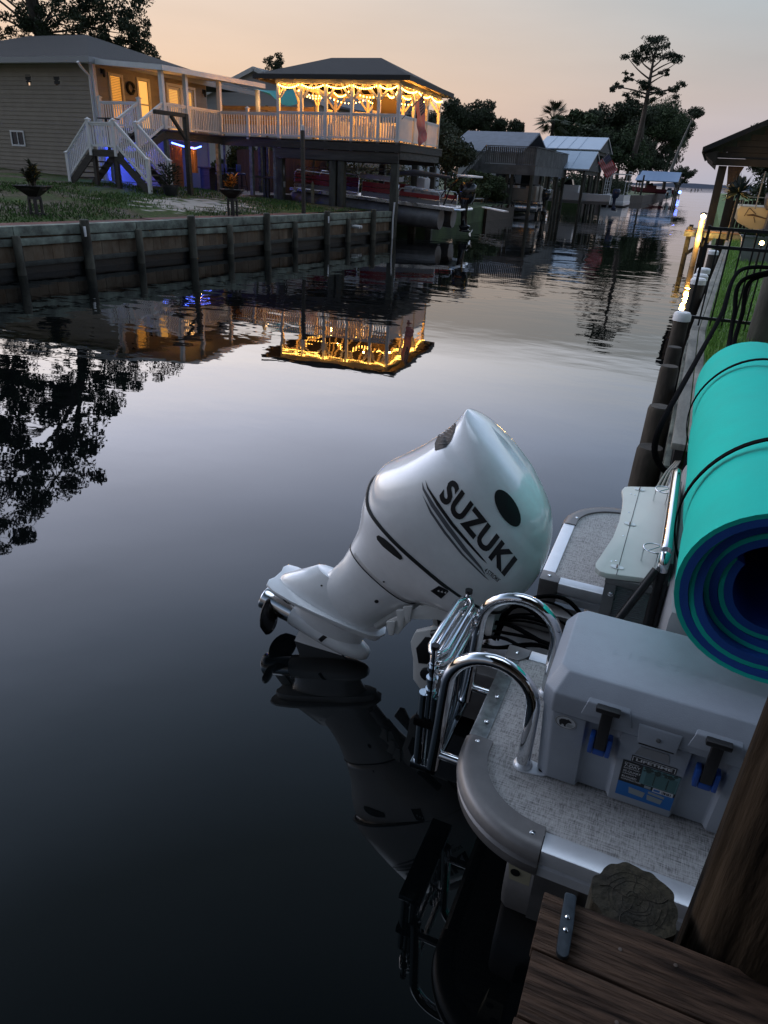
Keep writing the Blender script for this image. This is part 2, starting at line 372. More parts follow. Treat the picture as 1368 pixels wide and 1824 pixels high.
# ---- brick walk on the left seawall
def brick_mat():
    m = bpy.data.materials.new('red_brick_paving'); m.use_nodes = True
    n, l = m.node_tree.nodes, m.node_tree.links; p = n['Principled BSDF']; p.inputs['Roughness'].default_value = .85
    g = n.new('ShaderNodeNewGeometry')
    b = n.new('ShaderNodeTexBrick'); b.inputs['Scale'].default_value = 4.5; b.inputs['Mortar Size'].default_value = .02
    b.inputs['Color1'].default_value = (.20, .062, .042, 1); b.inputs['Color2'].default_value = (.13, .048, .036, 1); b.inputs['Mortar'].default_value = (.06, .045, .04, 1)
    l.new(g.outputs['Position'], b.inputs['Vector'])
    no = n.new('ShaderNodeTexNoise'); no.inputs['Scale'].default_value = 1.4; no.inputs['Detail'].default_value = 5; l.new(g.outputs['Position'], no.inputs['Vector'])
    r = ramp(n, [(.3, (.6, .6, .6)), (.7, (1.3, 1.3, 1.3))]); l.new(no.outputs[0], r.inputs[0])
    x = n.new('ShaderNodeMix'); x.data_type = 'RGBA'; x.blend_type = 'MULTIPLY'; x.inputs['Factor'].default_value = 1; l.new(b.outputs[0], x.inputs[6]); l.new(r.outputs[0], x.inputs[7])
    l.new(x.outputs[2], p.inputs['Base Color'])
    return m
BRICK = brick_mat()
mb = MB()
wy = [-30, -5, 5, 11, 16, 21, 24]
for a, b in zip(wy[:-1], wy[1:]):
    mb.hexa([(xw(a)-1.0, a, .6), (xw(a)-.24, a, .6), (xw(b)-.24, b, .6), (xw(b)-1.0, b, .6)], [(xw(a)-1.0, a, .965), (xw(a)-.24, a, .945), (xw(b)-.24, b, .93), (xw(b)-1.0, b, .95)])
# wide paved apron at the boat slip, and the path back to the patio
mb.prism([(xw(24)-1.0, 24.003), (xw(24)-.24, 24.003), (xw(28)-.24, 28.18), (-17.5, 28.1), (-17.5, 27.2), (-15.6, 26.6)], lambda x, y: (x, y, .55), lambda x, y: (x, y, .90 + .02*max(0, -12.4-x)))
tag(mb.build('brick_walkway', BRICK), kind='structure')
mb = MB(); mb.box(-22.4, 25.0, .7, -17.7, 31.5, 1.235)
tag(mb.build('patio_floor', M('patio_pavers', (.16, .11, .10), .6, var=.3, vs=3)), kind='structure')

# ---- left timber seawall
PLANK = M('seawall_planks', (.185, .118, .066), .85, var=.45, vs=4, sc=(1, 1, .6), bump=.35, bs=12, island=.28, col2=(.13, .105, .075))
WALE = M('seawall_wale', (.125, .135, .115), .85, var=.5, vs=3.2, bump=.4, bs=16, island=.18, col2=(.17, .20, .165))
SLIME = M('wet_algae_timber', (.007, .007, .006), .5, var=.5, vs=5, bump=.3, bs=15)
PILEM = M('tarred_pile', (.040, .038, .030), .85, var=.5, vs=4, sc=(1, 1, .35), bump=.5, bs=14, col2=(.062, .062, .048))
ang = atan2(.1135, 1)
sw = thing('timber_seawall', 'long weathered timber seawall below the brick walk across the canal', 'seawall', (xw(16), 16, 0))
mb = MB(); y = -8.0
while y < 28.1:
    w = random.uniform(.22, .30); o_ = random.uniform(0, .015)
    mb.hexa([(xw(y)-.12, y, .175), (xw(y)-.05-o_, y, .175), (xw(y+w)-.05-o_, y+w-.008, .175), (xw(y+w)-.12, y+w-.008, .175)],
            [(xw(y)-.12, y, .84), (xw(y)-.05-o_, y, .84), (xw(y+w)-.05-o_, y+w-.008, .84), (xw(y+w)-.12, y+w-.008, .84)]); y += w
mb.build('plank_panel', PLANK, sw)
mb = MB()
mb.hexa([(xw(-8)-.12, -8, -2), (xw(-8)-.03, -8, -2), (xw(28.2)-.03, 28.2, -2), (xw(28.2)-.12, 28.2, -2)], [(xw(-8)-.12, -8, .17), (xw(-8)-.03, -8, .17), (xw(28.2)-.03, 28.2, .17), (xw(28.2)-.12, 28.2, .17)])
mb.build('footing_board', SLIME, sw)
pys = [-6.5, -3.2, 0.2, 3.4, 6.2, 8.9, 11.49, 13.25, 14.83, 16.68, 18.22, 19.92, 21.38, 23.22, 24.6, 26.36]
for zc, hh, xo, nm in ((.87, .20, .02, 'cap_wale'), (.665, .15, .012, 'upper_wale'), (.215, .10, .02, 'lower_wale')):
    mb = MB(); ye = [-8, -2, 3, 8.9] + [11.49, 14.83, 18.22, 21.38, 24.6, 28.1]
    for a, b in zip(ye[:-1], ye[1:]):
        dz = random.uniform(-.012, .012)
        mb.hexa([(xw(a)-.05+.002, a+.006, zc-hh/2+dz), (xw(a)+xo+.02, a+.006, zc-hh/2+dz), (xw(b)+xo+.02, b-.006, zc-hh/2-dz), (xw(b)-.05+.002, b-.006, zc-hh/2-dz)],
                [(xw(a)-.05+.002, a+.006, zc+hh/2+dz), (xw(a)+xo+.02, a+.006, zc+hh/2+dz), (xw(b)+xo+.02, b-.006, zc+hh/2-dz), (xw(b)-.05+.002, b-.006, zc+hh/2-dz)])
    mb.build(nm, WALE if nm != 'lower_wale' else M('tide_stained_wale', (.045, .048, .042), .8, var=.5, vs=4, bump=.4, bs=16), sw, bevel=.012)
mb = MB()
for a, b in zip([-8, 0, 8, 16, 22], [0, 8, 16, 22, 28.15]):
    mb.hexa([(xw(a)-.26, a, .90), (xw(a)+.0, a, .90), (xw(b)+.0, b-.006, .90), (xw(b)-.26, b-.006, .90)], [(xw(a)-.23, a, .985), (xw(a)+.035, a, .982), (xw(b)+.035, b-.006, .972), (xw(b)-.23, b-.006, .976)])
mb.build('cap_board', WALE, sw, bevel=.01)
for i, py in enumerate(pys):
    tall = i % 2 == 1
    top = 1.08 if tall else .80
    r = .11 if tall else .09
    x = xw(py)+.055+r*.35
    MB().lathe([(r*1.06, -2), (r*1.04, 0.0), (r, .3), (r*.97, top-.02), (r*.8, top)], (x, py, 0), 12).build('pile', M('weathered_pile', (.055, .052, .04), .85, var=.5, vs=4, sc=(1, 1, .35), bump=.5, bs=14, col2=(.08, .078, .06)), sw, smooth=40)
for py, z in ((13.13, .88), (23.1, .86)):
    mb = MB(); mb.box(xw(py)+.22, py-.05, z-.16, xw(py)+.25, py+.01, z+.06); mb.build('depth_marker', WHITE, sw, bevel=.01)
mb = MB()
for dy in (0, .2): mb.tube([(xw(25)-.02, 25.0+dy, .52), (xw(25)+.30, 25.02+dy, .50)], .055, 12)
mb.build('drain_pipe', M('white_pvc', (.6, .61, .6), .4), sw, smooth=40)

# ---- far shore and channel markers
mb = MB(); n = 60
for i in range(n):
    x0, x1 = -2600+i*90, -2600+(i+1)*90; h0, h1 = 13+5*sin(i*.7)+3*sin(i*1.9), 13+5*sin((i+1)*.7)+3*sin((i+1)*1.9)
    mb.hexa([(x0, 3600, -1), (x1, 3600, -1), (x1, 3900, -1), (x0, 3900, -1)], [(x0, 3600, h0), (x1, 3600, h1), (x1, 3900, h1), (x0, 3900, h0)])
tag(mb.build('far_shore', M('hazed_shore', (.30, .35, .46), .95)), kind='structure')  # pale blue paints the distance haze into the shore colour
bz = [(1231, 338), (1238, 337.5), (1243, 338), (1249, 336.5)]
for i, (px, py) in enumerate(bz):
    p = at(px, py+2, Z=0)
    mb = MB(); mb.tube([(p.x, p.y, -1), (p.x, p.y, 1.0+.25*(i % 2))], [.42, .34], 8); mb.tube([(p.x, p.y, 1.0+.25*(i % 2)), (p.x, p.y, 1.25+.25*(i % 2))], [.5, .1], 8)
    solid(mb, 'channel_stake', DARKWOOD, ['leftmost small dark stake in the open water beyond the point', 'second small dark stake from the point in the open water', 'third small dark stake from the point in the open water', 'rightmost and tallest small dark stake in the open water'][i], 'stake', (p.x, p.y, 0), group='stakes in the open water beyond the point', smooth=40)
# ================================================================== HOUSE ON THE LEFT
SIDING = M('tan_lap_siding', (.29, .25, .20), .75, var=.12, vs=2, island=.05)
SHINGLE = M('dark_shingle', (.020, .020, .021), .9, var=.4, vs=6, bump=.5, bs=30, sc=(1, 1, 1))
LIT = M('lit_window_glow', (.5, .3, .1), .5, emit=(1.0, .42, .07), es=.75, var=.0)
LITDIM = M('lit_blind_glow', (.5, .3, .1), .5, emit=(1.0, .50, .12), es=.95)
DARKGLASS = M('dark_glass', (.012, .014, .016), .06)
HX, HY = -22.5, 24.0                      # south-east corner of the house
house = thing('beach_house', 'tan sided house with dark roof and lit porch windows at left', 'house', (HX, HY, 1.4))
def lap_wall(mb, a, b, z0, z1, nrm, course=.15, holes=()):
    """lapped boards between plan points a and b facing nrm; holes = [(s0, s1, z0, z1)]"""
    a, b, nv = Vector((*a, 0)), Vector((*b, 0)), Vector((*nrm, 0)); L = (b-a).length; u = (b-a)/L; z = z0
    while z < z1-1e-3:
        t = min(z+course, z1); segs = [(0, L)]
        for s0, s1, h0, h1 in holes:
            if t > h0+.02 and z < h1-.02:
                segs = [q for p0, p1 in segs for q in ((p0, min(p1, s0)), (max(p0, s1), p1)) if q[1]-q[0] > .01]
        for p0, p1 in segs:
            p, q = a+u*p0, a+u*p1
            lo, hi = nv*.024, nv*.004
            mb.hexa([p+lo+Vector((0,0,z)), q+lo+Vector((0,0,z)), q-nv*.05+Vector((0,0,z)), p-nv*.05+Vector((0,0,z))],
                    [p+hi+Vector((0,0,t)), q+hi+Vector((0,0,t)), q-nv*.05+Vector((0,0,t)), p-nv*.05+Vector((0,0,t))])
        z = t
wins = [(23.95, 24.55), (25.35, 26.05)]   # porch windows along Y (rescaled onto the wall plane below)
def yon(px, py): return at(px, py, X=HX)
w1a, w1b = yon(194, 134), yon(219, 182); w2a, w2b = yon(244, 142), yon(266, 186)
da, db = yon(297, 152), yon(346, 205)
mb = MB(); lap_wall(mb, (-31.5, HY), (HX, HY), 1.2, 5.62, (0, -1), holes=[(-27.2+31.5, -26.55+31.5, 2.68, 3.14), (-25.9+31.5, -25.75+31.5, 4.93, 5.12), (-24.42+31.5, -24.25+31.5, 4.88, 5.08)])
sw_ = mb.build('south_wall', SIDING, house)
holes = [(w1a.y-HY, w1b.y-HY, w1b.z-.9, w1a.z), (w2a.y-HY, w2b.y-HY, w2b.z-.9, w2a.z), (da.y-HY, db.y-HY, 3.42, da.z)]
mb = MB(); lap_wall(mb, (HX, HY), (HX, 31.0), 3.3, 5.62, (1, 0), holes=holes)
mb.build('porch_wall', SIDING, house)
mb = MB(); mb.box(-31.4, HY+.06, 1.1, HX-.06, 24.12, 1.2); mb.box(-31.5, 31.0, .8, HX, 31.08, 5.6); mb.box(HX-.12, HY+.1, 1.1, HX-.05, 31, 3.3)
mb.build('lower_wall', M('grey_block', (.32, .31, .30), .8), house)  # block wall in one even mid grey
MB().box(HX-.14, HY-.03, 1.2, HX+.035, HY+.14, 5.6).build('corner_trim', WHITE, house, bevel=.01)
# roof: low hip
mb = MB(); e = 5.66; x0, x1, y0, y1 = -33, -22.1, 23.45, 35.0
A = [(x0, y0, e), (x1, y0, e), (x1, y1, e), (x0, y1, e)]; rz_ = 7.3
R1, R2 = (-31, 29.2, rz_), (-27.5, 29.2, rz_)
mb.add(A+[R1, R2], [(0, 1, 5, 4), (1, 2, 5), (2, 3, 4, 5), (3, 0, 4), (3, 2, 1, 0)]); mb.build('roof', SHINGLE, house)
mb = MB(); mb.box(x0, y0-.03, e-.17, x1+.03, y0, e+.02); mb.box(x1, y0, e-.17, x1+.03, y1, e+.02); mb.build('fascia', M('grey_fascia', (.30, .31, .32), .6), house)
MB().box(x0, y0, e-.13, x1, y0+.52, e-.1).build('soffit', WHITE, house)
MB().tube([(HX-.05, 23.35, 5.5), (HX-.05, 23.5, 5.35), (HX-.10, 23.92, 5.1), (HX-.10, 23.93, 1.5)], .05, 8).build('downspout', WHITE, house, smooth=50)
def window(parent, a, b, xw_, lit, blind=True, name='window'):
    """sash window in the porch wall between Y a.y..b.y, Z lo..hi"""
    y0, y1, zl, zh = a[0], b[0], a[1], b[1]
    f = MB(); t = .09
    f.box(xw_+.0, y0-t, zl-t, xw_+.06, y0, zh+t); f.box(xw_, y1, zl-t, xw_+.06, y1+t, zh+t)
    f.box(xw_, y0, zh, xw_+.055, y1, zh+t); f.box(xw_, y0, zl-t, xw_+.07, y1, zl)
    f.box(xw_-.02, y0, (zl+zh)/2-.025, xw_+.03, y1, (zl+zh)/2+.025)
    fo = f.build(name, CREAM, parent)
    MB().quad((xw_-.045, y0, zl), (xw_-.045, y1, zl), (xw_-.045, y1, zh), (xw_-.045, y0, zh)).build('pane', lit, fo)
    if blind:
        bl = MB(); z = zh-.05
        while z > (zl+(zh-zl)*blind):
            bl.beam((xw_-.03, y0+.02, z), (xw_-.03, y1-.02, z), .035, .006, (.5, 0, 1)); z -= .055
        bl.build('blind', M('wood_blind', (.30, .16, .05), .6), fo)
    return fo
window(house, (w1a.y, w1b.z-.9), (w1b.y, w1a.z), HX, LIT, .35)
window(house, (w2a.y, w2b.z-.9), (w2b.y, w2a.z), HX, LITDIM, False)
ym = (da.y+db.y)/2
mb = MB(); t = .1
for y in (da.y-t, ym-.06, db.y): mb.box(HX-.01, y, 3.42, HX+.06, y+t+.02, da.z+t)
mb.box(HX-.01, da.y, da.z, HX+.055, db.y, da.z+t)
dr = mb.build('door_frame', WHITE, house)
for ya, yb in ((da.y, ym-.06), (ym+.06, db.y)):
    p = MB(); p.box(HX-.05, ya, 3.44, HX+.0, ya+.11, da.z); p.box(HX-.05, yb-.11, 3.44, HX+.0, yb, da.z); p.box(HX-.05, ya+.11, 3.44, HX+.0, yb-.11, 3.62); p.box(HX-.05, ya+.11, da.z-.12, HX, yb-.11, da.z)
    d = p.build('door', WHITE, house)
    MB().quad((HX-.03, ya+.1, 3.6), (HX-.03, yb-.1, 3.6), (HX-.03, yb-.1, da.z-.1), (HX-.03, ya+.1, da.z-.1)).build('pane', LITDIM, d)
    bl = MB(); z = da.z-.15
    while z > 3.65: bl.beam((HX-.022, ya+.12, z), (HX-.022, yb-.12, z), .03, .012, (.5, 0, 1)); z -= .06
    bl.build('blind', M('white_blind', (.5, .42, .28), .6), d)
mb = MB(); mb.box(-27.26, HY-.05, 2.62, -26.5, HY-.02, 2.68); mb.box(-27.26, HY-.05, 3.14, -26.5, HY-.02, 3.2); mb.box(-27.26, HY-.05, 2.68, -27.2, HY-.02, 3.14); mb.box(-26.55, HY-.05, 2.68, -26.5, HY-.02, 3.14); mb.box(-26.89, HY-.04, 2.68, -26.86, HY-.015, 3.14)
wf = mb.build('window', WHITE, house); MB().box(-27.2, HY-.01, 2.68, -26.55, HY+.03, 3.14).build('pane', DARKGLASS, wf)
for xa, za in ((-25.9, 4.93), (-24.42, 4.88)): MB().box(xa-.06, HY-.02, za-.03, xa+.22, HY+.045, za+.23).build('wall_vent', M('vent_grey', (.03, .03, .03), .8), house)
mb = MB()
wc = yon(231, 157)
mb.tube(arc((HX+.06, wc.y, wc.z), .19, 0, 2*pi*.97, 20, (0, 1, 0), (0, 0, 1)), .055, 6)
solid(mb, 'door_wreath', M('wreath_twigs', (.03, .028, .014), .9, bump=.8, bs=30), 'round dark wreath on the porch wall between the two lit windows', 'wreath', (HX+.06, wc.y, wc.z-.2))
for i, (px, py, lb) in enumerate(((172, 128, 'small black wall lantern beside the left porch window'), (353, 165, 'small black wall lantern right of the lit porch doors'))):
    q = yon(px+8, py)
    mb = MB(); mb.box(HX+.02, q.y-.05, q.z-.05, HX+.05, q.y+.05, q.z+.12); mb.lathe([(.03, .1), (.07, .06), (.055, -.14), (.02, -.18)], (HX+.13, q.y, q.z), 8); mb.beam((HX+.05, q.y, q.z+.08), (HX+.13, q.y, q.z+.1), .02, .02)
    solid(mb, 'wall_lantern', BLACKM, lb, 'lantern', (HX+.05, q.y, q.z-.2))

# ================================================================== PORCH, WALKWAY AND STEPS
porch = thing('porch_deck', 'raised white railed porch with white shed roof along the house', 'porch', (-20.9, 27, 3.4))
DZ = 3.42
mb = MB()
x = -22.4
while x < -19.35:
    mb.box(x, 24.02, DZ-.03, x+.135, 27.5, DZ); x += .145
y = 27.51
while y < 30.9: mb.box(-22.4, y, DZ-.03, -16.65, y+.135, DZ); y += .145
mb.build('deck_floor', M('deck_boards', (.10, .085, .07), .8, island=.25), porch)
mb = MB()
mb.beam((-22.4, 24.05, DZ-.18), (-19.36, 24.05, DZ-.18), .05, .28); mb.beam((-19.33, 24.0, DZ-.18), (-19.33, 27.55, DZ-.18), .05, .28); mb.beam((-19.36, 27.58, DZ-.20), (-16.66, 27.74, DZ-.20), .06, .32)
for yy in (25, 26, 27): mb.beam((-22.4, yy, DZ-.17), (-19.36, yy, DZ-.17), .05, .24)
mb.build('rim_joist', DARKWOOD, porch)
for (x, y) in ((-19.45, 24.15), (-19.45, 27.45), (-18.0, 27.75), (-16.85, 27.75), (-22.2, 24.2), (-19.45, 30.7)):
    MB().box(x-.075, y-.075, .9, x+.075, y+.075, DZ-.31).build('support_post', GREYWOOD, porch, bevel=.008)
def rail_panel(a, b, zt, zb, parent, mat=None, sp=.115, bw=.036, cap=True, name='rail_panel'):
    """top rail, bottom rail and balusters between a and b (plan points with base height in z)"""
    mat = mat or WHITE
    a, b = Vector(a), Vector(b); mb = MB(); up = Vector((0, 0, 1))
    mb.beam(a+up*zt, b+up*zt, .085, .05); mb.beam(a+up*(zt-.055), b+up*(zt-.055), .045, .05); mb.beam(a+up*zb, b+up*zb, .045, .07)
    n = max(2, int(round((b-a).length/sp)))
    for i in range(1, n):
        p = a.lerp(b, i/n); mb.beam(p+up*(zb+.02), p+up*(zt-.06), bw, bw, (1, 0, 0))
    return mb.build(name, mat, parent)
def newel(x, y, z0, z1, parent, w=.11, name='newel_post'):
    mb = MB(); mb.box(x-w/2, y-w/2, z0, x+w/2, y+w/2, z1); mb.box(x-w/2-.025, y-w/2-.025, z1, x+w/2+.025, y+w/2+.025, z1+.03)
    mb.add([(x-w/2-.01, y-w/2-.01, z1+.03), (x+w/2+.01, y-w/2-.01, z1+.03), (x+w/2+.01, y+w/2+.01, z1+.03), (x-w/2-.01, y+w/2+.01, z1+.03), (x, y, z1+.08)], [(0, 1, 4), (1, 2, 4), (2, 3, 4), (3, 0, 4)])
    return mb.build(name, WHITE, parent)
RT, RB = .86, .09
xi, xo = -20.45, -19.33
rail_panel((-22.3, HY, DZ), (xi, HY, DZ), RT, RB, porch)
newel(-22.33, HY, DZ-.1, DZ+1.0, porch); newel(xi, HY, DZ-.1, DZ+.98, porch)
cols = [(xo, HY), (xo, at(329, 140, X=xo).y), (xo, 27.55)]
for (c0, c1) in zip(cols[:-1], cols[1:]): rail_panel((c0[0], c0[1]+.06, DZ), (c1[0], c1[1]-.06, DZ), RT, RB, porch)
nw = (-18.05, 27.64)
rail_panel((xo+.07, 27.56, DZ), (nw[0]-.06, nw[1], DZ), RT, RB, porch); rail_panel((nw[0]+.06, nw[1], DZ), (-16.68, 27.72, DZ), RT, RB, porch)
newel(nw[0], nw[1], DZ-.1, DZ+1.0, porch)
# shed roof sloping from the house towards the canal, on white columns
PR = [(HX-.1, 23.75, 5.58), (xo+.28, 23.75, 5.36), (xo+.28, 30.6, 5.50), (HX-.1, 30.6, 5.74)]
mb = MB(); mb.hexa(PR, [(p[0], p[1], p[2]+.07) for p in PR]); mb.build('porch_roof', M('pale_metal_roof', (.42, .43, .45), .5, var=.1, vs=2), porch)
mb = MB(); mb.hexa([(PR[0][0], PR[0][1]+.04, PR[0][2]-.012), (PR[1][0]-.04, PR[1][1]+.04, PR[1][2]-.012), (PR[2][0]-.04, PR[2][1]-.04, PR[2][2]-.012), (PR[3][0], PR[3][1]-.04, PR[3][2]-.012)],
                  [(PR[0][0], PR[0][1]+.04, PR[0][2]-.003), (PR[1][0]-.04, PR[1][1]+.04, PR[1][2]-.003), (PR[2][0]-.04, PR[2][1]-.04, PR[2][2]-.003), (PR[3][0], PR[3][1]-.04, PR[3][2]-.003)]); mb.build('porch_ceiling', CREAM, porch)
mb = MB(); mb.beam((PR[0][0], 23.73, PR[0][2]), (PR[1][0], 23.73, PR[1][2]), .03, .17); mb.beam((PR[1][0]+.02, 23.72, PR[1][2]), (PR[2][0]+.02, 30.6, PR[2][2]), .03, .17); mb.build('roof_fascia', WHITE, porch)
for c in cols+[(xo, 30.45)]: MB().box(c[0]-.075, c[1]-.075, DZ, c[0]+.075, c[1]+.075, 5.34).build('column', WHITE, porch, bevel=.008)
# steps: upper flight to a landing, one flight to the right, one to the left
stairs = thing('porch_stairs', 'white railed timber stairs with a landing and two lower flights', 'stairs', (-19.9, 21.9, 1.3))
LZ = 2.62; ly0, ly1 = 21.3, 22.43
TREAD = M('stair_treads', (.085, .075, .06), .85, island=.25)
mb = MB(); y = ly0
while y < ly1-.01: mb.box(xi, y, LZ-.035, xo, y+.13, LZ); y += .14
mb.build('landing_floor', TREAD, stairs)
mb = MB()
for a, b in (((xi, ly0), (xo, ly0)), ((xo, ly0), (xo, ly1)), ((xi, ly1), (xo, ly1)), ((xi, ly0), (xi, ly1))): mb.beam((*a, LZ-.13), (*b, LZ-.13), .045, .185)
mb.build('landing_frame', DARKWOOD, stairs)
for x, y in ((xi+.06, ly0+.06), (xo-.06, ly0+.06), (xi+.06, ly1-.06), (xo-.06, ly1-.06)): MB().box(x-.06, y-.06, 1.0, x+.06, y+.06, LZ-.22).build('landing_leg', DARKWOOD, stairs)
def flight(p0, p1, z0, z1, wdir, width, name='flight'):
    """open-riser flight from plan point p0 (height z0) down to p1 (z1); wdir = side it spreads to"""
    n = max(2, int(round((z0-z1)/.18))); p0, p1, wd = Vector((*p0, 0)), Vector((*p1, 0)), Vector((*wdir, 0))
    mb = MB()
    for i in range(1, n):
        p = p0.lerp(p1, i/n); z = z0+(z1-z0)*i/n; q = p0.lerp(p1, min(1, (i+.95)/n))
        mb.hexa([p+zz*(z-.04), q+zz*(z-.04), q+wd*width+zz*(z-.04), p+wd*width+zz*(z-.04)], [p+zz*z, q+zz*z, q+wd*width+zz*z, p+wd*width+zz*z])
    o = mb.build('stair_treads', TREAD, stairs)
    for s in (-.02, width+.02): MB().beam(p0+wd*s+zz*(z0-.17), p1+wd*s+zz*(z1-.05), .045, .24).build('stringer', DARKWOOD, stairs)
flight((xi, HY-.02), (xi, ly1), DZ, LZ, (1, 0), xo-xi)
flight((xo+.02, ly0+.02), (-18.0, ly0+.02), LZ, 1.36, (0, 1), ly1-ly0-.04)
flight((xi-.02, ly0+.02), (-21.6, ly0+.02), LZ, 1.5, (0, 1), ly1-ly0-.04)
def slope_rail(a, b): rail_panel(a, b, .86, .12, stairs, sp=.12)
slope_rail((xi, HY-.05, DZ), (xi, ly1, LZ)); slope_rail((xo, HY-.05, DZ), (xo, ly1, LZ))
slope_rail((xo+.05, ly0, LZ), (-18.0, ly0, 1.50)); slope_rail((xo+.05, ly1, LZ), (-18.0, ly1, 1.50))
slope_rail((xi-.05, ly0, LZ), (-21.6, ly0, 1.60))
rail_panel((xi+.06, ly0, LZ), (xo-.06, ly0, LZ), .82, .12, stairs, sp=.12)
rail_panel((xi, ly0+.06, LZ), (xi, ly1-.06, LZ), .82, .12, stairs, sp=.12)
for x, y, z0, z1 in ((xi, ly0, LZ-.2, LZ+.90), (xo, ly0, LZ-.2, LZ+.90), (xo, ly1, LZ-.2, LZ+.90), (xi, ly1, LZ-.2, LZ+.90), (-18.0, ly0, 1.3, 2.36), (-18.0, ly1, 1.3, 2.36), (-21.6, ly0, 1.5, 2.46)):
    newel(x, y, z0, z1, stairs)
mb = MB(); mb.box(xi+.1, ly0+.35, LZ+.96, xi+.75, ly0+.75, LZ+1.0); mb.box(xi+.3, ly0+.5, LZ, xi+.36, ly0+.56, LZ+.96)
solid(mb, 'side_table', BLACKM, 'small black tray table standing on the stair landing', 'table', (xi+.33, ly0+.53, LZ))

# under the porch: blue light, curtain strips, bar stools, bar
BLUE = (.05, .10, 1.0)
BGLOW = M('blue_led', (.1, .2, .9), .4, emit=(.10, .18, 1.0), es=9)
for i, (pts_, lb) in enumerate((([(-20.6, 24.5, 2.95), (-20.2, 24.5, 2.82)], 'short blue glowing light tube under the porch left of the steps'), ([(-19.55, 24.6, 3.0), (-19.45, 25.2, 2.9), (-19.45, 25.9, 2.86), (-19.45, 26.3, 2.95)], 'curved blue glowing light strip under the porch above the curtains'))):
    ob = solid(MB().tube(pts_, .028, 8), 'blue_light_strip', BGLOW, lb, 'light', pts_[0], smooth=50)
    q = Vector(pts_[-1]); lamp('blue_lamp', (-21.75, q.y-.1, q.z-.15), 95 if i else 80, BLUE, .12)
lamp('blue_lamp', (-21.6, 24.5, 1.9), 60, BLUE, .2)
CURT = M('copper_curtain', (.42, .22, .10), .35, metal=.3, var=.3, vs=6, sc=(6, 6, .3))
for i, (ya, yb, za, lb) in enumerate(((25.7, 26.5, 1.35, 'left coppery hanging strip curtain under the porch'), (26.75, 27.5, 1.95, 'right shorter coppery hanging strip curtain under the porch'))):
    mb = MB(); n = 30
    for j in range(n):
        y0_, y1_ = ya+(yb-ya)*j/n, ya+(yb-ya)*(j+1)/n; f0, f1 = .05*sin(j*1.9), .05*sin((j+1)*1.9)
        mb.hexa([(-20.6+f0, y0_, za), (-20.6+f1, y1_, za), (-20.63+f1, y1_, za), (-20.63+f0, y0_, za)], [(-20.6+f0, y0_, 2.95), (-20.6+f1, y1_, 2.95), (-20.63+f1, y1_, 2.95), (-20.63+f0, y0_, 2.95)])
    solid(mb, 'strip_curtain', CURT, lb, 'curtain', (-20.6, ya, za), smooth=60)
lamp('warm_lamp', (-20.25, 26.6, 2.9), 26, (1, .45, .12), .05)
mb = MB(); mb.box(-21.0, 28.2, 1.24, -20.5, 30.4, 2.15); mb.box(-21.1, 28.1, 2.15, -20.35, 30.5, 2.2)
solid(mb, 'patio_bar', DARKWOOD, 'long dark bar counter under the porch walkway', 'bar counter', (-20.8, 29.3, 1.24))
def stool(loc, label):
    r = thing('bar_stool', label, 'bar stool', loc, random.random(), 'bar stools under the porch', local=True)
    sm = M('blue_stool', (.05, .09, .35), .5)
    MB().lathe([(.16, .70), (.19, .72), (.19, .76), (.15, .78)], n=14).build('seat', sm, r, smooth=40)
    MB().box(-.17, .14, .82, .17, .17, 1.12).build('backrest', sm, r, bevel=.01)
    for sx in (-1, 1):
        for sy in (-1, 1): MB().beam((sx*.11, sy*.11, .7), (sx*.18, sy*.18, 0), .03, .03).build('leg', BLACKM, r)
    MB().tube(arc((0, 0, .25), .19, 0, 2*pi*.98, 14, (1, 0, 0), (0, 1, 0)), .012, 6).build('foot_ring', BLACKM, r)
    return r
st0 = stool((-19.9, 28.1, 1.236), 'leftmost blue bar stool on the patio under the walkway')
dup(st0, (-19.95, 28.95, 1.236), 2.0, 'middle blue bar stool on the patio under the walkway'); dup(st0, (-19.9, 29.8, 1.236), 1.5, 'rightmost blue bar stool on the patio under the walkway')
# patio railing of dark posts under the walkway
pr = thing('patio_fence', 'low dark post fence on the paving under the walkway', 'fence', (-17.6, 27.9, 1.1))
for px in (450, 471, 477, 493):
    q = at(px, 300, Y=28.0)
    MB().box(q.x-.055, 27.95, .85, q.x+.055, 28.05, 3.1 if px in (450, 471) else 1.95).build('post', DARKWOOD, pr)
MB().box(-18.2, 27.9, 1.9, -16.7, 28.0, 1.98).build('rail', DARKWOOD, pr)
lamp('porch_lamp', (-21.2, 26.9, 4.9), 12, (1, .50, .16), .25)

# lit board screen at the end of the walkway
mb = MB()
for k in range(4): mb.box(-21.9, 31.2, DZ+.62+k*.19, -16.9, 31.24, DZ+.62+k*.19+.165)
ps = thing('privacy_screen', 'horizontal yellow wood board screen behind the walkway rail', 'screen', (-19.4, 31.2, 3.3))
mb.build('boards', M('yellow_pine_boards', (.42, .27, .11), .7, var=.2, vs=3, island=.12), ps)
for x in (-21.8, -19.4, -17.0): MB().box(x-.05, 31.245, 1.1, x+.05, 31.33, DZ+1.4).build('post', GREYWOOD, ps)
lamp('warm_lamp', (-19.0, 30.2, 4.9), 6, (1, .6, .25), .1)
